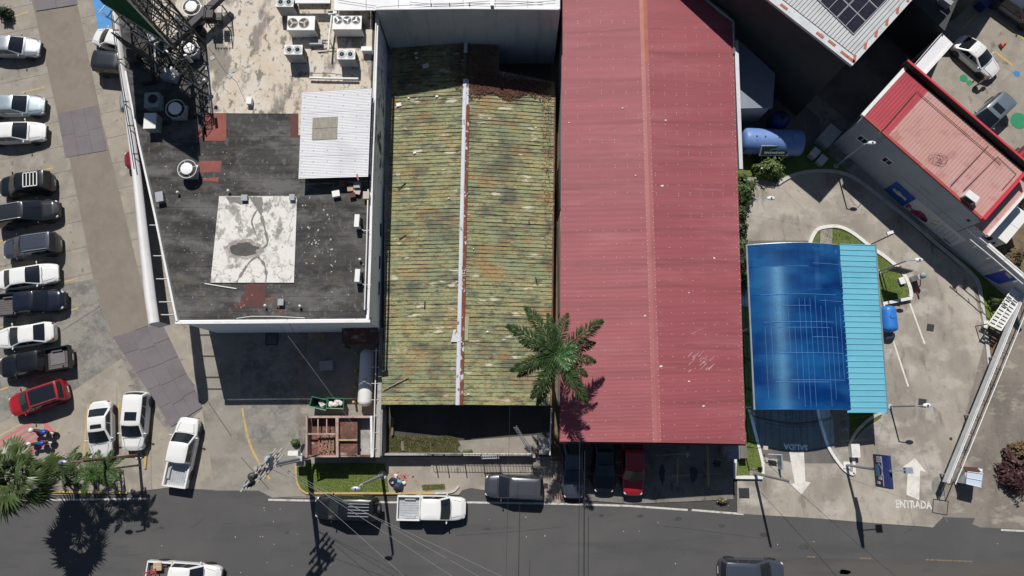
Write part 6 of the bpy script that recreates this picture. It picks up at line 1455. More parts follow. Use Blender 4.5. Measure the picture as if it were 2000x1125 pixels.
MB().prism(ats([(600, 846), (655, 846), (655, 849), (600, 849)], zs - .08), zs - .2, zs - .08).build('rafter', M['pink_wall'], rs); MB().prism(ats([(661, 858), (697, 858), (697, 861), (661, 861)], zs - .1), zs - .25, zs - .1).build('rafter', M['wood_pale'], rs)
for k in range(5): MB().prism(ats([(622 + k * 7, 852), (624.5 + k * 7, 852), (625 + k * 7, 880), (622 + k * 7, 880)], 1.75), 1.66, 1.75 + .01 * k).build('rafter', M['wood'] if k else M['e_orange'], rs)
mb = MB(); random.seed(31)
for _ in range(260):
    p = at(random.uniform(622, 652), random.uniform(850, 888), 1.6); mb.box((p.x, p.y, 1.6 + random.uniform(0, .15)), (random.uniform(.05, .2), random.uniform(.04, .1), .04), random.uniform(0, 3))
stuff(mb.build('rubble', two('rubble', (.3, .17, .13), .6, 4), rs))
mb = MB(); mb.tube([at(596, 895, 2.5), at(629, 884, 2.5)], .07, 5); tag(mb.build('loose_beam', M['rust']), 'rusty beam lying across the front corner of the shed', 'beam')
# front boundary of the green building
fw = thing('front_wall', 'low weathered front wall topped by rails before the green roof', 'wall', at(900, 890))
for (a, b, m, h) in ((738, 835, 'old_wall', 1.2), (836, 902, 'old_wall', 1.05), (903, 1040, 'brick_red', .9)):
    MB().prism(ats([(a, 885.5), (b, 885.5), (b, 889.5), (a, 889.5)], h), -.02, h).build('wall', M[m], fw)
for k in range(11): MB().prism(ats([(904 + k * 12.2, 884.8), (915.4 + k * 12.2, 884.8), (915.4 + k * 12.2, 890.2), (904 + k * 12.2, 890.2)], .97), .9, .97).build('coping', M['kerb'], fw)
q = MB()
for k in range(34): p = at(839 + k * 5.9, 887.5, 1.2); q.box((p.x, p.y, 1.45), (.025, .025, 1.0))
for z in (1.2, 1.9): q.tube(ats([(838, 887.5), (1036, 889)], z), .025, 4)
for u in (846, 868, 903, 940, 972, 1037): p = at(u, 888, 1.2); q.box((p.x, p.y, 1.2), (.07, .07, 2.4))
q.build('railing', M['dark_steel'], fw)
q = MB(); q.tube(ats([(938, 891), (974, 890)], 1.9), .05, 4); q.tube(ats([(940, 896), (974, 895)], 1.9), .04, 4)
for k in range(9): q.tube([at(940 + k * 4.2, 891, 1.9), at(941 + k * 4.2, 896, 1.9)], .02, 4)
q.build('gate_rail', M['galv'], fw)
MB().prism(ats([(1053, 856), (1073, 856), (1073, 888), (1053, 888)], 1.3), 0, 1.3).build('meter_box', M['old_wall'], fw)
mb = MB(); mb.tube(ats([(1077, 797), (1074, 889)], 2.4), .06, 5); tag(mb.build('downpipe', M['pipe_white']), 'white pipe along the boundary below the green roof corner', 'pipe')
wr_ = thing('side_wall', 'weathered side wall left of the scrubby front yard', 'wall', at(741, 850)); MB().prism(ats([(742, 800), (747, 800), (745, 890), (739, 890)], 2.0), -.05, 2.0).build('wall', M['old_wall'], wr_)
fy = sheet('front_yard', [(745, 790), (1078, 790), (1078, 892), (742, 892)], .018, 'dark_ground'); sheet('yard_slab', [(878, 862), (1048, 850), (1050, 884), (880, 886)], .05, 'yard_concrete')
mb = MB(); mb.tube([at(767, 815, .3), at(766, 850, .3)], .1, 6); tag(mb.build('log', M['wood']), 'brown timber lying upright in the shaded front yard', 'log')
mb = MB(); mb.tube([at(786, 862, .1), at(787, 880, .1)], .14, 7); tag(mb.build('log', M['trunk']), 'short grey log on the scrubby grass', 'log')
# lattice aerial leaning out of the yard
am = thing('aerial_mast', 'slim galvanised lattice aerial rising from the front yard', 'mast', at(1040, 890))
a, b = at(1039, 886, .5), at(1006, 833, 3.4); d = (b - a).normalized(); s_ = d.cross(Vector((0, 0, 1))).normalized(); t2 = s_.cross(d)
mb = MB(); cs = [s_ * .12, -s_ * .12, t2 * .16]
for c in cs: mb.tube([a + c, b + c], .02, 4)
for k in range(16):
    for i in range(3): mb.tube([lerp(a, b, k / 16) + cs[i], lerp(a, b, (k + 1) / 16) + cs[(i + 1) % 3]], .012, 3)
mb.build('lattice', M['galv'], am); MB().box((*at(1040, 888).xy, .25), (.4, .4, .5)).build('foot', M['kerb'], am)
# rubbish by the kerb
random.seed(8)
RB = 'bags and scraps dumped by the kerb'
for (nm, lb, u, v, r, m) in (('rubbish_bag', 'black rubbish bag upper left of the dumped pile', 767, 940, .33, 'bag_dark'), ('rubbish_bag', 'large dark navy bag at the foot of the dumped pile', 776, 951, .38, 'bag_dark'), ('rubbish_bag', 'cyan rubbish bag in the middle of the dumped pile', 778, 943, .26, 'bag_cyan'), ('rubbish_bag', 'white bag right of the navy bag in the dumped pile', 788, 944, .17, 'bag'), ('rubbish_bag', 'small white bag at the top of the dumped pile', 773, 929, .16, 'bag'), ('rubbish_bag', 'crumpled white bag topping the black one', 770, 936, .18, 'bag')):
    p = at(u, v, r); tag(MB().blob((p.x, p.y, r * .65), r, len(lb), 10, .5, (1.1, .9, .75)).build(nm, M[m], None, True), lb, 'bag', RB)
mb = MB()
for _ in range(40):
    p = at(random.gauss(785, 12), random.gauss(933, 5)); mb.box((p.x, p.y, .04), (random.uniform(.05, .22), random.uniform(.05, .14), .04), random.uniform(0, 3))
stuff(tag(mb.build('trash', M['trash_red']), 'red and pale scraps of trash strewn beside the dumped bags', 'trash'))
p = at(1066, 949); t = thing('drain_pit', 'small square open pit in the pavement by the grey crossover', 'drain', (p.x, p.y, 0)); loc('frame', MB().box((0, 0, .02), (.34, .42, .03)), 'rust', t); loc('hole', MB().box((0, 0, .03), (.24, .32, .02)), 'black', t)
p = at(1453, 963); t = thing('drain_pit', 'dark barred drain at the kerb below the lamp bed', 'drain', (p.x, p.y, 0)); loc('frame', MB().box((0, 0, .02), (.8, .75, .03)), 'dark_steel', t)
for k in range(6): loc('bar', MB().box((-.3 + k * .12, 0, .04), (.05, .7, .03)), 'black', t)
ramp = thing('grated_ramp', 'dark red grated ramp plate at the red roof driveway', 'grating', at(1105, 965))
for k in range(12): p = at(1082 + k * 4.2, 968 + k * .3); MB().box((p.x, p.y, .03), (.1, .48, .03)).build('bar', M['dark_red_patch'], ramp)
# ---------------- water tanks by the lane
tb = thing('water_tank', 'large pale blue horizontal water tank with green sign', 'water tank', at(1512, 280))
a, b = at(1461, 268, 1.9), at(1567, 273, 1.9); ax = (b - a).normalized(); Lk = (b - a).length; r_ = 1.05; pr = []
for i in range(6): t_ = i / 5 * pi / 2; pr.append((r_ * sin(t_) ** .7 + .001, -.35 * cos(t_)))
for i in range(8): pr.append((r_ * (1.0 if i % 2 else 1.012), Lk * (i + .5) / 8))
for i in range(6): t_ = i / 5 * pi / 2; pr.append((r_ * max(0, cos(t_)) ** .7 + .001, Lk + .35 * sin(t_)))
q = MB(); q.lathe(pr, a + Vector((0, 0, -.75)), 32, ax.to_track_quat('Z', 'Y').to_matrix()); q.build('shell', M['tank_blue'], tb, True)
c = lerp(a, b, .88); MB().cyl((c.x, c.y, 2.15), .36, .13, 20).build('hatch', M['tank_blue'], tb)
for t_ in (.14, .3, .55): c = lerp(a, b, t_); MB().cyl((c.x, c.y, 2.18), .06, .08, 8).build('port', M['black'], tb)
for t_ in (.15, .5, .85): c = lerp(a, b, t_); MB().box((c.x, c.y, .15), (.25, 1.7, .3)).build('saddle', M['kerb'], tb)
sgm = Matrix.Rotation(radians(50), 3, 'X'); sc_ = lerp(a, b, .5) + Vector((0, -.93, -.28))
sg = thing('tank_sign', None, None); sg.parent = tb; sg.location = sc_ - tb.location
loc('panel', MB().box((0, 0, 0), (2.35, .95, .04), m=sgm), 'sign_white', sg); loc('panel', MB().box((0, -.012, .025), (2.15, .78, .04), m=sgm), 'sign_green', sg)
q = lettering('sign_word', 'Water Tank', .3, (0, 0), 0, 0, 'sign_white', None, 1.5); me = q.data; bpy.data.objects.remove(q)
mb = MB()
for k in range(11): mb.box(sgm @ Vector(((k - 5) * .15, -.18, .05)), (.11, .14 + .05 * (k % 3 == 0), .02), m=sgm)
loc('sign_word', mb, 'sign_white', sg); bpy.data.meshes.remove(me)
mb = MB()
for k in range(9): mb.box(sgm @ Vector((-.35 + k * .085, .06 + .1 * sin(k * pi / 8), .05)), (.09, .05, .02), m=sgm)
loc('sign_logo', mb, L('teal', (.1, .3, .27), (), .5), sg)
t2_ = thing('water_tank', 'dark navy upright tank in shade behind the pale blue tank', 'water tank', at(1529, 225, 0)); c = at(1529, 228, 1.9)
MB().lathe([(.7, 0), (.75, 1.2), (.72, 1.5), (.5, 1.8), (.22, 1.9), (.22, 2.0)], (c.x, c.y, 0), 20).build('shell', M['tank_navy'], t2_, True); MB().cyl((c.x, c.y, 2.0), .25, .08, 12).build('lid', M['black'], t2_)
t3 = thing('water_tank', 'bright blue horizontal tank beside the light blue roof', 'water tank', at(1738, 623)); a, b = at(1735, 604, 1.0), at(1740, 641, 1.0); ax = (b - a).normalized(); Lk = (b - a).length; r_ = .62; pr = []
for i in range(6): t_ = i / 5 * pi / 2; pr.append((r_ * sin(t_) ** .8 + .001, -.3 * cos(t_)))
for i in range(5): pr.append((r_ * (1.0 if i % 2 else 1.03), Lk * (i + .5) / 5))
for i in range(6): t_ = i / 5 * pi / 2; pr.append((r_ * max(0, cos(t_)) ** .8 + .001, Lk + .3 * sin(t_)))
q = MB(); q.lathe(pr, a + Vector((0, 0, -.2)), 24, ax.to_track_quat('Z', 'Y').to_matrix()); q.build('shell', M['tank_bright'], t3, True)
for t_ in (.15, .85): c = lerp(a, b, t_); MB().box((c.x, c.y, .12), (1.0, .2, .26)).build('saddle', M['black'], t3)
c = lerp(a, b, .4); MB().cyl((c.x, c.y, 1.4), .18, .08, 12).build('lid', M['tank_bright'], t3)
# pump boxes by the mural building
for (nm, lb, uv, sz, m) in (('pump_cabinet', 'grey cabinet with rust stain on its lid by the lane corner', (1622, 262), (1.1, 1.5, 1.4), 'ac_grey'), ('pump_cabinet', 'low pale cabinet next to the large pale blue tank', (1592, 298), (.6, .8, .7), 'galv'), ('pump_cabinet', 'low pale cabinet nearer the curved kerb', (1606, 312), (.6, .8, .6), 'galv')):
    rbox(nm, lb, 'cabinet', uv, sz, m, radians(-42), 0, 'cabinets by the lane')
# island bits
t = rbox('meter_box', 'white meter box on the island lawn', 'box', (1762, 548), (.4, .5, .3), 'ac_white', .3, 0)
t = thing('floodlight', 'white floodlight on a short post at the light blue roof corner', 'floodlight', at(1700, 478)); loc('post', MB().cyl((0, 0, 0), .05, 3.6, 6), 'dark_steel', t); loc('head', MB().box((-.3, .05, 3.6), (.5, .22, .15), .3), 'ac_white', t)
t = thing('service_unit', 'vacuum pillar with red hose at the island kerb', 'vacuum pillar', at(1783, 545)); loc('body', MB().box((0, 0, .6), (.55, .4, 1.2), .3), 'galv', t); loc('head', MB().blob((.1, .05, 1.3), .26, 1, 8, .1), 'ac_grey', t, True)
loc('hose', MB().tube([(0, -.2, 1.0), (.2, -.6, .6), (.1, -1.0, .15), (.25, -1.3, .06)], .045, 6), 'e_red', t); loc('nozzle', MB().tube([(.25, -1.3, .06), (.3, -1.6, .06)], .06, 6), 'black', t)
t = thing('gate_barrier', 'small grey barrier frame at the exit lane kerb', 'barrier', at(1500, 895)); loc('panel', MB().box((.25, 0, .5), (.62, .06, .5), -.1), 'steel', t); loc('frame', MB().tube([(-.3, .35, 0), (-.3, .35, .9), (.75, .3, .9), (.75, .3, 0)], .04, 5), 'galv', t); loc('post', MB().box((.75, -.25, .45), (.1, 1.1, .9)), 'lamp_blue', t)
t = thing('floodlight', 'white boxy floodlight on an arm at the red roof corner', 'floodlight', at(1452, 872, 0)); loc('post', MB().tube([(0, 0, 2.4), (.35, 0, 2.5), (.7, .02, 2.4)], .03, 5), 'dark_steel', t); loc('head', MB().box((.85, 0, 2.4), (.34, .28, .18), -.1), 'seat_tan', t); loc('pole', MB().cyl((0, 0, 0), .04, 2.45, 6), 'dark_steel', t)
# kiosk and sign frame on the right
kq = thing('kiosk', 'tiny kiosk with pale blue roof beside the sign truss', 'kiosk', at(1893, 925))
MB().prism(ats([(1885, 912), (1920, 916), (1917, 950), (1888, 945)], 1.6), 0, 1.55).build('wall', M['white_paint'], kq)
z_ = 1.7; k0, k1, k2, k3 = at(1889, 921, z_), at(1920, 925, z_), at(1916, 952, z_), at(1887, 945, z_); q = MB(); q.hexa([p - Vector((0, 0, .06)) for p in (k0, k1, k2, k3)], [k0, k1, k2, k3]); q.build('roof', L('pale_blue', (.5, .58, .68), (), .5), kq)
q = MB(); q.hexa([p - Vector((0, 0, .06)) for p in ats([(1880, 911), (1908, 913), (1918, 923), (1886, 919)], 1.75)], ats([(1880, 911), (1908, 913), (1918, 923), (1886, 919)], 1.75)); q.build('awning', M['dark_red_patch'], kq)
for k in range(3): MB().tube([lerp(k0, k3, k / 2) + Vector((0, 0, .04)), lerp(k1, k2, k / 2) + Vector((0, 0, .04))], .03, 4).build('roof_batten', M['sign_white'], kq)
st = thing('sign_truss', 'long white steel truss of a roadside sign beside the side lot', 'truss', at(1910, 800))
za_ = 1.9
a, b = at(1853, 944, za_), at(1990, 605, za_); a2, b2 = at(1866, 946, za_), at(2003, 612, za_)
b = a + (b - a) * 1.5; b2 = a2 + (b2 - a2) * 1.5
mb = MB()
for p, q_ in ((a, b), (a2, b2)): mb.tube([p, q_], .04, 5)
lo0, lo1 = lerp(a, a2, .5) + Vector((0, 0, -.8)), lerp(b, b2, .5) + Vector((0, 0, -.8)); mb.tube([lo0, lo1], .04, 5); mb.build('chord', M['pipe_white'], st)
mb = MB(); n_ = 16
for k in range(n_ + 1):
    t_ = k / n_; mb.tube([lerp(a, b, t_), lerp(a2, b2, t_)], .022, 4)
    mb.tube([lerp(a, b, t_), lerp(lo0, lo1, min(1, t_ + .5 / n_))], .022, 4); mb.tube([lerp(a2, b2, t_), lerp(lo0, lo1, min(1, t_ + .5 / n_))], .022, 4)
stuff(mb.build('lacing', M['tower_steel'], st))
q = MB(); d = (b - a).normalized(); n = Vector((d.y, -d.x, 0)); f0, f1 = a - n * .16, b - n * .16
q.hexa([f0 + Vector((0, 0, -.55)), f1 + Vector((0, 0, -.55)), f1 + n * .1 + Vector((0, 0, -.55)), f0 + n * .1 + Vector((0, 0, -.55))], [f0, f1, f1 + n * .1, f0 + n * .1]); q.build('sign_face', M['grey_flash'], st)
for k in range(5):
    p = lerp(lo0, lo1, .03 + k * .23); MB().cyl((p.x, p.y, 0), .07, p.z, 8).build('post', M['galv'], st)
# slotted steel rack on the right
rk = thing('slotted_rack', 'white slotted steel rack above the planting bed by the kerb', 'rack', at(1960, 600))
z_ = 1.6; A_, B_, C_, D_ = at(1930, 634, z_), at(1985, 552, z_ + .2), at(2004, 568, z_ + .2), at(1955, 646, z_)
q = MB()
for (x, y) in ((A_, B_), (lerp(A_, D_, .48), lerp(B_, C_, .48)), (D_, C_)): q.tube([x, y], .06, 4)
q.build('side_rail', M['sign_white'], rk)
for k in range(13):
    t_ = (k + .3) / 13; a, b = lerp(A_, B_, t_), lerp(D_, C_, t_); d = (B_ - A_).normalized() * .1
    for s0_, s1_ in ((.03, .45), (.5, .97)):
        x, y = lerp(a, b, s0_), lerp(a, b, s1_); q = MB(); q.hexa([x - d - Vector((0, 0, .05)), y - d - Vector((0, 0, .05)), y + d - Vector((0, 0, .05)), x + d - Vector((0, 0, .05))], [x - d, y - d, y + d, x + d]); q.build('slat', M['sign_white'], rk)
q = MB()
for t_ in (.02, .5, .98):
    for s in (0, 1): p = lerp(lerp(A_, B_, t_), lerp(D_, C_, t_), s); q.tube([Vector((p.x, p.y, 0)), p], .04, 5)
q.tube([at(1917, 638, .4), at(1956, 662, .4)], .07, 5); q.build('leg', M['dark_steel'], rk)
MB().prism(ats([(1922, 626), (1931, 626), (1928, 640), (1922, 640)], .5), 0, .5).build('plinth', M['kerb_white'], rk)
# generator enclosure by the mural building
ge = thing('generator_box', 'large white generator enclosure beside the mural building', 'generator', at(1955, 450))
z_ = 2.6; gq = ats([(1937, 455), (1966, 475), (2012, 420), (1984, 403)], z_); MB().prism(gq, .2, z_ - .06).build('casing', M['ac_white'], ge)
gc = sum(gq, Vector()) / 4
MB().prism([gc + (p - gc) * 1.02 for p in gq], z_ - .06, z_).build('lid', M['sign_white'], ge)
MB().prism([lerp(gq[0], gq[3], .5), lerp(gq[1], gq[2], .5), lerp(gq[1], gq[2], .506), lerp(gq[0], gq[3], .506)], z_, z_ + .012).build('lid_seam', M['ac_grey'], ge)
d = (gq[1] - gq[0]).normalized(); n = Vector((d.y, -d.x, 0))
if n.dot(gq[0] - gc) < 0: n = -n
for s0_, s1_, zb, zt in ((.12, .42, 1.5, 2.1), (.62, .78, 1.5, 1.8)): a, b = lerp(gq[0], gq[1], s0_), lerp(gq[0], gq[1], s1_); MB().prism([a, b, b + n * .02, a + n * .02], zb, zt).build('vent', M['black'], ge)
MB().prism([gc + (p - gc) * 1.12 for p in gq], 0, .2).build('plinth', M['kerb'], ge)
t = thing('air_conditioner', 'white condenser on the pink sheets of the mural building roof', 'air conditioner', (at(1898, 384, ZE + .6).x, at(1898, 384, ZE + .6).y, ZE + .1), radians(-40)); loc('casing', MB().box((0, 0, .3), (.95, .55, .6)), 'ac_white', t); loc('grille', MB().box((0, -.28, .3), (.7, .03, .45)), 'black', t)
mb = MB(); c = at(1835, 311, ZE + .15); random.seed(2)
for k in range(12): r_ = random.uniform(.15, .58); ox, oy = random.gauss(0, .14), random.gauss(0, .12); mb.tube([c + Vector((ox + r_ * cos(a) + random.uniform(-.05, .05), oy + r_ * sin(a) * .8 + random.uniform(-.05, .05), .02 + k * .008)) for a in [i * pi / 8 + k for i in range(random.randrange(9, 17))]], .009, 3)
tag(mb.build('cable_coil', L('coil', (.2, .09, .08), (), .6)), 'tangled coil of cable lying on the pink roof', 'cable coil')
mb = MB(); mb.tube(ats([(1700, 244), (1716, 262), (1790, 178), (1800, 186), (1955, 320)], ZE + .2), .03, 4); mb.tube(ats([(1857, 362), (1930, 285)], ZE + .16), .035, 4); mb.tube(ats([(1882, 372), (1948, 306), (1985, 340), (1958, 370)], ZE + .16), .03, 4)
tag(mb.build('conduit', M['rusty_pole']), 'thin pinkish conduit run over the pink sheet roof', 'conduit')
# back lot
for i, (u, v, r_, lb) in enumerate(((1882, 153, .33, 'small green disc painted by the shade edge'), (1893, 162, .24, 'smallest green disc painted beside the other'), (1990, 236, .72, 'large green disc painted at the right edge'), (1986, 144, .26, 'blue disc painted on the back lot'))):
    p = at(u, v); t = tag(MB().cyl((p.x, p.y, .012), r_, .012, 24).build('ground_disc', L('disc_green', (.02, .22, .11), [((.05, .27, .15), 2, u1, .5, .7, .7)], .8) if i < 3 else L('disc_blue', (.03, .2, .5), (), .8)), lb, 'floor marking', 'round discs painted on the back lot')
bl = MB(); line(bl, [(1932, 26), (2000, 76)], .2, .012); line(bl, [(1942, 100), (1978, 128)], .2, .012); line(bl, [(1880, 56), (1925, 8)], .16, .012); struct(bl.build('bay_line', M['yellow_line']))
bl = MB(); line(bl, [(1950, 168), (2000, 122)], .04, .010); line(bl, [(1960, 130), (2000, 155)], .04, .010); struct(bl.build('expansion_joint', M['concrete_grey']))
t = thing('traffic_cone', 'orange traffic cone tipped over on the back lot', 'traffic cone', (*at(1953, 91).xy, .12)); loc('cone', MB().tube([(0, 0, .05), (.55, .32, .0)], .16, 12, True, .03), 'orange_cone', t, True); loc('base', MB().box((-.04, -.02, .04), (.08, .36, .36), .5), 'orange_cone', t)
t = thing('motorcycle', 'dark motorcycle standing by the white rounded car', 'motorcycle', (*at(1913, 163).xy, 0), .6); ty, ri = wheel_mesh(.31)
for x in (-.6, .6): wo = thing('wheel', None, None, (x, 0, .31)); wo.parent = t; wo.scale = (1, .6, 1); put('tyre', ty, wo, True); put('rim', ri, wo, True)
loc('tank', MB().blob((.15, 0, .8), .24, 1, 8, .1, (1.3, .7, .6)), 'rust', t, True); loc('seat', MB().blob((-.35, 0, .76), .26, 1, 8, 0, (1.4, .5, .35)), 'black', t, True); loc('handlebar', MB().tube([(.35, -.35, 1), (.42, 0, .95), (.35, .35, 1)], .02, 5), 'black', t)
t = rbox('waste_bin', 'navy blue bin at the top edge of the back lot', 'bin', (1927, 2), (.9, .8, .9), 'tank_navy', .7, 0)
# pylon sign of the car wash
py = thing('pylon_sign', 'double blue car wash sign panel on a slim pole over the entry', 'sign', at(1651, 908))
b0 = at(1651, 908)
MB().tube([b0, b0 + Vector((0, 0, 7.0))], .1, 8).build('pole', M['lamp_blue'], py); MB().box(b0 + Vector((0, 0, .12)), (.5, .5, .24)).build('plinth', M['kerb_white'], py)
py_n, py_s = at(1722, 888, 5.3).y, at(1720, 952, 5.3).y; px_ = b0.x
mb = MB(); mb.box((px_, (py_n + py_s) / 2, 5.6), (.22, py_n - py_s, 2.0)); pn = mb.build('panel', M['sign_navy'], py)
def facepatch(nm, y0, y1, z0, z1, off, m, par): return MB().box((px_ - .11 - off / 2, (y0 + y1) / 2, (z0 + z1) / 2), (off, abs(y1 - y0), z1 - z0)).build(nm, M[m], par)
Lp = py_n - py_s; Y = lambda t_: py_n - Lp * t_
facepatch('blue_field', Y(.02), Y(.98), 5.85, 6.55, .02, 'sign_blue', pn)
for k in range(3): facepatch('white_band', Y(.05 + k * .065), Y(.1 + k * .065), 5.1, 5.7, .03, 'sign_white', pn)
q = MB(); nn2 = 14
for k in range(nn2):
    t0, t1 = k / nn2, (k + 1) / nn2; zc_ = lambda t_: 5.3 + .42 * sin(pi * t_)
    q.add([(px_ - .145, Y(.26 + .45 * t0), zc_(t0)), (px_ - .145, Y(.26 + .45 * t1), zc_(t1)), (px_ - .145, Y(.26 + .45 * t1), zc_(t1) + .16), (px_ - .145, Y(.26 + .45 * t0), zc_(t0) + .16)], [(0, 1, 2, 3)])
q.build('white_swoosh', M['sign_pale'], pn)
facepatch('teal_field', Y(.3), Y(.66), 4.85, 5.3, .025, 'sign_teal', pn); facepatch('white_band', Y(.68), Y(.76), 5.2, 5.6, .03, 'sign_white', pn); facepatch('white_band', Y(.82), Y(.9), 4.95, 5.3, .03, 'sign_white', pn); facepatch('white_band', Y(.05), Y(.95), 5.76, 5.82, .03, 'sign_pale', pn)
MB().tube([(px_ + .1, Y(.45), 6.5), (px_ + 1.2, Y(.45), 6.4)], .04, 5).build('lamp_arm', M['steel'], py); MB().box((px_ + 1.35, Y(.45), 6.35), (.5, .4, .28)).build('spot_lamp', M['lamp_blue'], py)
# gate between car wash and road: thin pole signs
pl2 = thing('banner_sign', 'dark panel on a thin post over the island lawn', 'sign', at(1726, 540)); b_ = at(1722, 535); MB().tube([b_, b_ + Vector((0, 0, 3.0))], .05, 6).build('post', M['steel'], pl2); MB().box(b_ + Vector((.2, -.2, 2.4)), (1.3, .08, 1.3), -.25).build('panel', M['dark_panel'], pl2)
# ---------------- lamps and poles
def street_lamp(label, base_uv, h, arm_dir, arm_len, m='lamp_blue', head='ac_white', group='street lamps', r=.075, hl=.55):
    p = at(*base_uv); t = thing('street_lamp', label, 'street lamp', (p.x, p.y, 0), 0, group)
    a = Vector((arm_dir[0], arm_dir[1], 0)).normalized(); z = Vector((0, 0, 1))
    loc('pole', MB().tube([Vector((0, 0, 0)), z * h], r, 8, True, r * .7), m, t, True); loc('foot', MB().cyl((0, 0, 0), r * 2.6, .1, 10), 'kerb', t)
    if arm_len > 0:
        e = z * h + a * arm_len + z * .1; loc('arm', MB().tube([z * (h - .05), z * h + a * arm_len * .5 + z * .08, e], r * .5, 6), m, t)
        c = e + a * hl * .5; ang = atan2(a.y, a.x); hd = loc('lamp_head', MB().blob(c, .3, 1, 10, 0, (1.1 if abs(a.x) > abs(a.y) else .55, .55 if abs(a.x) > abs(a.y) else 1.1, .35)), head, t, True)
        put('photocell', MB().cyl(c + Vector((0, 0, .09)), .06, .08, 8).mesh('photocell', M['sign_blue']), hd, True)
    return t
street_lamp('lamp over the curved kerb at the top of the mural lane', (1632, 325), 4.9, (.9, .1), .25); street_lamp('small lamp by the bushes beside the red roof', (1440, 421), 4.6, (1, 0), .8, r=.06)
street_lamp('lamp leaning over the island lawn right of the canopy', (1715, 531), 4.2, (1, .05), .6); street_lamp('lamp low on the right of the canopy above the entry arrow', (1738, 794), 3.6, (1, .05), .5)
street_lamp('tall grey lamp pole in the round bed by the exit arrow', (1473, 924), 7.2, (.1, -1), .0, 'galv', r=.12)
p = at(1473, 924); t = MB().cyl((p.x, p.y, .07), .38, .05, 16).build('tree_ring', M['strip_concrete']); struct(t)
street_lamp('concrete lamp pole at the corner of the grass strip', (747, 928), 7.7, (-.3, -.2), .15, 'pole_conc', 'galv', r=.13)
t = street_lamp('rust red street lamp with oval solar head by the palms', (272, 889), 7.4, (-1, -.05), .7, 'rusty_pole', 'steel', r=.12, hl=1.0)
# utility pole with transformers and crossarms
up = thing('utility_pole', 'concrete power pole with transformers and several crossarms', 'utility pole', at(600, 893))
b_ = at(600, 894); Hh = 11.2
MB().tube([b_, b_ + Vector((0, 0, Hh))], .19, 10, True, .12).build('pole', M['pole_conc'], up, True)
def arms(z, ln, ang, n_ins):
    d = Vector((cos(ang), sin(ang), 0)); c = b_ + Vector((0, 0, z)) ; q = MB(); q.box(c + Vector((d.y, -d.x, 0)) * .17, (ln, .11, .13), ang); ao = q.build('crossarm', M['wood_pale'] if n_ins % 2 else M['pole_conc'], up)
    for k in range(n_ins):
        e = c + d * ln * ((k + .5) / n_ins - .5) + Vector((d.y, -d.x, 0)) * .17; w2 = MB().lathe([(.03, .05), (.09, .08), (.06, .12), (.10, .16), (.06, .2), (.09, .24), (.03, .3)], e, 10).mesh('insulator', M['insul']); put('insulator', w2, ao)
an = radians(52)
for z, ln, n_ in ((11.0, 3.3, 4), (10.4, 3.0, 3), (9.7, 3.2, 4), (9.0, 2.4, 3), (8.3, 2.0, 2)): arms(z, ln, an, n_)
for k, (s, z) in enumerate(((-.9, 10.0), (.95, 10.1), (-.3, 10.7), (.5, 9.3))):
    c = b_ + Vector((cos(an), sin(an), 0)) * s + Vector((.0, -.25, z)); MB().lathe([(.05, 0), (.22, .02), (.24, .6), (.2, .7), (.06, .74)], c, 14).build('transformer', M['xformer'] if k % 2 else M['dark_steel'], up, True)
    MB().tube([c + Vector((0, 0, .7)), c + Vector((.1, .1, 1.0)), c + Vector((.35, .2, .9))], .025, 4).build('jumper_wire', M['cable_light'], up)
MB().blob(b_ + Vector((.12, .35, 1.9)), .1, 1, 8, 0).build('bracket', M['galv'], up)
q = MB().lathe([(.02, -.12), (.2, -.1), (.36, 0.0), (.38, .02), (.2, -.06), (.02, -.08)], b_ + Vector((.3, .75, 2.2)), 18, Matrix.Rotation(radians(70), 3, 'Y')); q.build('dish_antenna', M['ac_grey'], up, True)
MB().box(b_ + Vector((-.45, .45, 2.0)), (.75, .35, .5)).build('meter_cabinet', M['ac_white'], up); MB().box(b_ + Vector((.1, -.1, 2.1)), (.4, .7, .6)).build('junction_box', M['galv'], up)
MB().tube([b_ + Vector((.25, -.1, .1)), b_ + Vector((.2, -.1, 8))], .05, 6).build('conduit', M['galv'], up)
# overhead cables
def cable(label, a, b, m='cable_light', r=.017, sag=.5, group='overhead cables'):
    pts = [lerp(a, b, i / 14) + Vector((0, 0, -sag * 4 * (i / 14) * (1 - i / 14))) for i in range(15)]
    tag(MB().tube(pts, r, 4).build('overhead_cable', M[m]), label, 'cable', group)
top = b_ + Vector((0, 0, 8.1))
for i, (u, v, z, u0, v0, z0) in enumerate(((960, 1140, 6, 594, 903, 7.0), (905, 1140, 6, 583, 938, 7.0), (805, 1140, 6, 582, 924, 7.0), (1010, 1140, 6.5, 592, 900, 9.2))):
    cable(['pale cable crossing the white pickup, uppermost of the fan', 'pale cable over the black off-roader, second of the fan', 'pale cable lowest of the fan from the power pole', 'pale cable leaving the power pole for the far roadside'][i], b_ + Vector((.1, -.1, z0)), at(u, v, z), 'cable_light', .012, .15)
for i, (u0, v0, u1_, v1_, z) in enumerate(((1135, 560, 1130, 1140, 7.0), (1146, 560, 1142, 1140, 7.0))):
    cable(['black cable running over the red roof corner, left of the pair', 'black cable running over the red roof corner, right of the pair'][i], at(u0 if i == 0 else 1142, 880 if i else 640, z), at(u1_, v1_, z), 'cable', .018, .1)
for i, (u0, v0, u1_, v1_, z) in enumerate(((996, 790, 988, 1140, 6.5), (1015, 985, 1012, 1140, 6.5))):
    cable(['thin cable hanging down over the grey crossover', 'thin cable over the open road right of the crossover'][i], at(u0, v0, z), at(u1_, v1_, z), 'cable', .011, .1)
cable('thin black cable crossing the exit lane to the lower right', at(1490, 898, 3), at(1760, 1135, 5.5), 'cable', .014, .3)
cable('thin cable from the roof corner down to the dumpsters', at(520, 600, 7.3), at(690, 830, 3.5), 'cable_light', .010, .2)
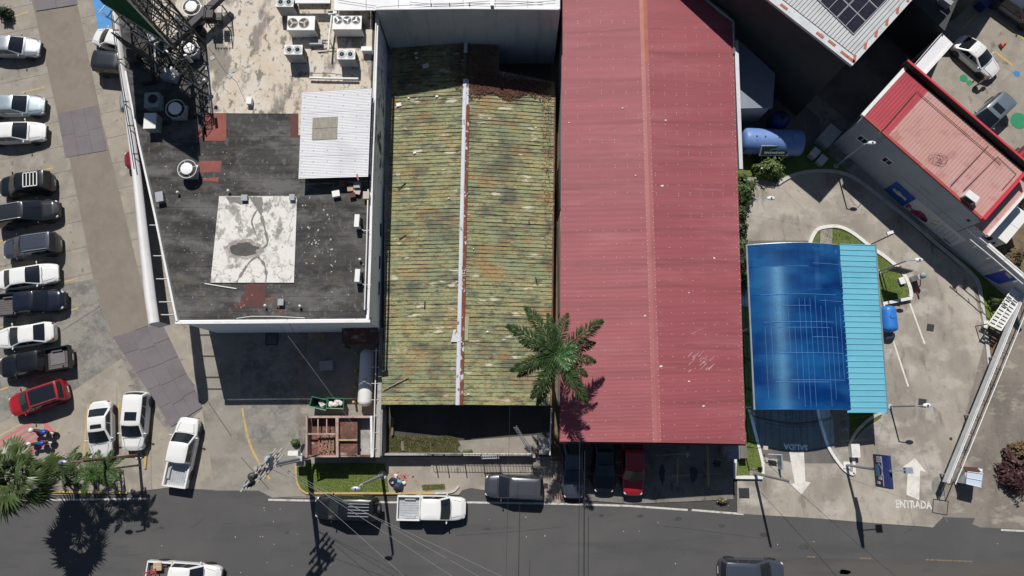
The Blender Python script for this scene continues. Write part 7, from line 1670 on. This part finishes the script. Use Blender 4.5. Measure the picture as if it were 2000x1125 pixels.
cable('thin cable from the front parapet over the dark yard', at(560, 622, 7.3), at(640, 785, 3.5), 'cable', .014, .2)
# ================================================================ plants
def frond_mesh(name, ln, n, leaf_l, m, droop, seed, width=.05, lift=.5):
    random.seed(seed); mb = MB(); pts = []
    for i in range(n + 1):
        t = i / n; pts.append(Vector((ln * t * (1 - .12 * t), random.uniform(-.01, .01) + .1 * sin(seed) * t * t, lift * ln * t * .6 - droop * ln * t * t)))
    mb.tube(pts, .05 * ln / 3, 4, True, .008)
    for i in range(2, n + 1):
        t = i / n; p = pts[i]; d = (pts[i] - pts[i - 1]).normalized()
        ll = leaf_l * (sin(pi * min(1, .15 + .85 * t)) ** .6) * random.uniform(.8, 1.1)
        for s in (-1, 1):
            for rep in range(3):
                side = Vector((-d.y, d.x, 0)) * s; ang = lerp(1.15, .5, t) + random.uniform(-.2, .2)
                dirv = (d * cos(ang) + side * sin(ang)).normalized() + Vector((0, 0, random.uniform(-.55, .35)))
                wv = Vector((-dirv.y, dirv.x, random.uniform(-.4, .4))).normalized() * width
                q = p + d * (rep * .34 * ln / n); tip = q + dirv * ll + Vector((0, 0, -.18 * ll)); mid = q + dirv * ll * .5
                mb.add([q, mid + wv, tip, mid - wv], [(0, 1, 2, 3)])
    return mb.mesh(name, M[m])
def feather_palm(label, uv, h, nf, ln, leaf, trunk_r, seed, m='palm', young=True, group=None, wd=.04):
    p = at(*uv, h); t = thing('palm_tree', label, 'palm', (p.x, p.y, 0), 0, group)
    loc('trunk', MB().tube([(.0, .0, 0), (.05, .02, h * .5), (0, 0, h)], trunk_r, 10, True, trunk_r * .75), 'trunk', t, True)
    loc('crownshaft', MB().lathe([(trunk_r * .9, h - .9), (trunk_r * 1.05, h - .5), (trunk_r * .6, h), (trunk_r * .2, h + .3)], n=10), m, t, True)
    ms = [frond_mesh('frond', ln, 40, leaf, m, dr, seed + i, wd, lf) for i, (dr, lf) in enumerate(((.42, .55), (.55, .5), (.35, .7), (.62, .45)))]
    random.seed(seed)
    for i in range(nf):
        o = put('frond', ms[i % 4], t, True); o.location = (0, 0, h - .05 + .02 * i); o.rotation_euler = (random.uniform(-.12, .12), random.uniform(-.2, .22), 2 * pi * i / nf + random.uniform(-.22, .22)); k = random.uniform(.7, 1.1); o.scale = (k, k, k)
    if young:
        yl = frond_mesh('young_frond', ln * .42, 26, leaf * .8, 'palm_young', .25, seed + 9, .02, .8)
        for i, a in enumerate((-.35, -.9, .2)): o = put('young_frond', yl, t, True); o.location = (0, 0, h + .15); o.rotation_euler = (0, -.25, a)
    return t
tp = feather_palm('tall feathery palm between the green and red roofs', (1085, 690), 10.0, 15, 4.0, .74, .2, 40, wd=.03)
df = frond_mesh('dead_frond', 2.6, 26, .5, 'dry_frond', .5, 77, lift=.0)
for i, (a, k) in enumerate(((3.5, 1.0), (3.75, .9), (2.55, .8))): o = put('dead_frond', df, tp, True); o.location = (0, 0, 9.2); o.rotation_euler = (0, .55, a); o.scale = (k, k, k)
PG = 'small palms in the bed by the road'
for i, (u, v, h, s, lb) in enumerate(((128, 922, 3.4, 1.75, 'small feathery palm next to the big fan palm'), (178, 925, 3.8, 1.6, 'small feathery palm in the middle of the bed'), (208, 917, 4.6, 1.4, 'small feathery palm nearest the white cars'))):
    feather_palm(lb, (u, v), h, 11, s * 1.25, .34, .08, 60 + i * 7, 'leaf', False, PG, .02)
def fan_leaf_mesh(seed):
    random.seed(seed); mb = MB(); L0 = 1.2
    mb.tube([(0, 0, 0), (L0 * .6, 0, .16), (L0, 0, .1)], .03, 4)
    n = 17
    for i in range(n):
        a = lerp(-1.35, 1.35, i / (n - 1)); ll = 1.2 * (1 - .25 * abs(a) / 1.35) * random.uniform(.75, 1.1)
        d = Vector((cos(a), sin(a), 0)); s = Vector((-sin(a), cos(a), 0)) * .07
        c = Vector((L0, 0, .1)); z = .12 * (i % 2); dr = random.uniform(.22, .5)
        mb.add([c, c + d * ll * .55 - s + Vector((0, 0, -.02)), c + d * ll + Vector((0, 0, -dr)), c + d * ll * .55 + s + Vector((0, 0, .06))], [(0, 1, 2, 3)])
    return mb.mesh('fan_leaf', M['fan_leaf'])
def fan_palm(label, uv, h, n, sc, seed):
    p = at(*uv, h); t = thing('fan_palm', label, 'palm', (p.x, p.y, 0)); loc('trunk', MB().tube([(0, 0, 0), (0, 0, h)], .22, 10, True, .2), 'trunk', t, True)
    ms = [fan_leaf_mesh(seed + i) for i in range(4)]; random.seed(seed + 1)
    for i in range(16):
        o = put('fan_leaf', ms[i % 4], t, True); o.location = (random.uniform(-.3, .3), random.uniform(-.3, .3), h + .1); o.rotation_euler = (random.uniform(-.4, .4), random.uniform(-.9, .3), i * 2.4); k = sc * random.uniform(.4, .62); o.scale = (k, k, k)
    for i in range(n):
        o = put('fan_leaf', ms[i % 4], t, True); tier = i / n
        o.location = (0, 0, h + .25 * (1 - tier)); o.rotation_euler = (random.uniform(-.3, .3), lerp(-.85, .6, tier) + random.uniform(-.12, .12), i * 2.4 + random.uniform(-.2, .2)); k = sc * random.uniform(.62, 1.22); o.scale = (k, k, k)
fan_palm('large fan palm with stiff pleated leaves at the lower left', (38, 930), 6.3, 36, 1.12, 90)
def bush(name, label, cat, uv, rx, ry, h, n, m, seed, leaf=.11, flowers=None, group=None, base=.0):
    """leaf clumps spread through the crown"""
    random.seed(seed); p = at(*uv, h * .7); t = thing(name, label, cat, (p.x, p.y, base), 0, group); mb = MB(); fl = MB()
    for i in range(n):
        while True:
            d = Vector((random.uniform(-1, 1), random.uniform(-1, 1), random.uniform(0, 1)))
            if .45 < d.length < 1: break
        k = 1 + .6 * mnoise.noise(Vector((d.x * 2.2, d.y * 2.2, seed))) + .35 * mnoise.noise(Vector((d.x * 5, d.y * 5, seed + 4)))
        c = Vector((d.x * rx * k, d.y * ry * k, .15 + d.z * h * k)); nr = (d + Vector((random.uniform(-.6, .6), random.uniform(-.6, .6), random.uniform(0, .8)))).normalized()
        a = nr.cross(Vector((random.uniform(-1, 1), random.uniform(-1, 1), .2))).normalized() * leaf * random.uniform(.5, 1.6); b = nr.cross(a) * .42
        tgt = fl if flowers and random.random() < flowers[1] else mb
        if tgt is fl: a = a * .6; b = b * 1.0
        tgt.add([c - a, c + b, c + a, c - b], [(0, 1, 2, 3)])
    loc('foliage', mb, m, t)
    if flowers and fl.v: loc('flowers', fl, flowers[0], t)
    q = MB()
    for k in range(5): a = k * 1.3; q.tube([(0, 0, 0), (cos(a) * rx * .3, sin(a) * ry * .3, h * .45), (cos(a) * rx * .6, sin(a) * ry * .6, h * .75)], .03, 4, True, .012)
    loc('stem', q, 'wood', t)
bush('bush', 'leafy green bush with white blooms below the pale blue tank', 'bush', (1507, 325), 1.25, .85, 1.4, 2600, 'leaf_pale', 1, .12, ('petal_white', .012))
bush('bush', 'green bush with pink blooms at the red roof edge', 'bush', (1455, 370), .85, 1.4, 1.5, 2400, 'leaf', 2, .12, ('petal', .02))
HG = 'dark hedge shrubs along the red roof'
for i, v in enumerate((415, 447, 480, 512, 545)):
    bush('shrub', ['dark shrub just below the pink blooming bush', 'dark shrub beside the red roof above the canopy corner', 'dark shrub level with the canopy back edge', 'thin dark shrub beside the upper canopy gutter', 'lowest dark shrub beside the canopy gutter'][i], 'shrub', (1449 + i * .8, v), .45, .75, 1.0, 900, 'leaf_dark' if i % 2 else 'leaf', 10 + i, .1, None, HG)
bush('shrub', 'purple red feathery shrub at the right edge by the lot', 'shrub', (1987, 925), 1.05, 1.5, 1.3, 1700, 'leaf_purple', 21, .15); bush('shrub', 'rusty red shrub above the purple one', 'shrub', (1998, 888), .8, .9, 1.2, 1200, 'leaf_rust', 22, .15)
for i, (u, v, s, m, lb) in enumerate(((1950, 492, .55, 'leaf_pale', 'pale shrub by the white pipes'), (1968, 508, .6, 'leaf_rust', 'rusty shrub right of the pale one by the white pipes'), (1985, 500, .6, 'leaf_rust', 'reddish shrub at the edge of the back concrete'), (1978, 530, .6, 'leaf', 'green shrub below the reddish ones'), (1995, 385, .7, 'leaf_rust', 'flowering rusty shrub by the generator'), (1992, 365, .6, 'leaf', 'green shrub at the corner of the lean-to'), (1945, 585, .35, 'leaf_pale', 'small yellowish plant in the dark bed by the rack'))):
    bush('shrub', lb, 'shrub', (u, v), s, s, .8, 700, m, 30 + i, .12, None, 'shrubs beside the generator')
bush('shrub', 'clump of dark leaves drawn for the dark shape at the top left edge', 'shrub', (4, 22), .55, .6, 1.2, 500, 'leaf_dark', 54, .14)  # leaf clump added to draw the dark shape at this edge
bush('shrub', 'small green tuft by the shed driveway edge', 'shrub', (577, 864), .28, .26, .35, 300, 'leaf', 50, .1); bush('shrub', 'green weed clump at the front wall', 'shrub', (913, 883), .4, .2, .25, 260, 'leaf_pale', 51, .09); bush('shrub', 'flowering weeds at the corner of the dark parking floor', 'shrub', (1412, 978), .5, .2, .25, 260, 'leaf_rust', 52, .08, ('petal_white', .2))
bush('shrub', 'dark low shrub beside the solar lamp head', 'shrub', (152, 889), .25, .18, .3, 200, 'leaf_dark', 53, .08)
# lattice frame in the palm bed
gt = thing('metal_gate', 'dark metal gate frame standing in the palm bed', 'gate', at(240, 935)); q = MB()
P = [at(224, 918), at(241, 918), at(246, 958), at(228, 960)]
for a, b in zip(P, P[1:] + P[:1]): q.tube([a + Vector((0, 0, 1.1)), b + Vector((0, 0, 1.1))], .03, 4); q.tube([a, a + Vector((0, 0, 1.1))], .03, 4)
for k in range(6): c = lerp(P[1], P[2], k / 5); q.tube([c, c + Vector((0, 0, 1.1))], .018, 4)
q.build('bars', M['dark_steel'], gt)
t = thing('kerb_stone', 'round pale stone at the end of the yellow palm bed kerb', 'stone', at(258, 959)); loc('stone', MB().blob((0, 0, .1), .2, 4, 8, .2, (1, .9, .7)), 'seat_tan', t, True)
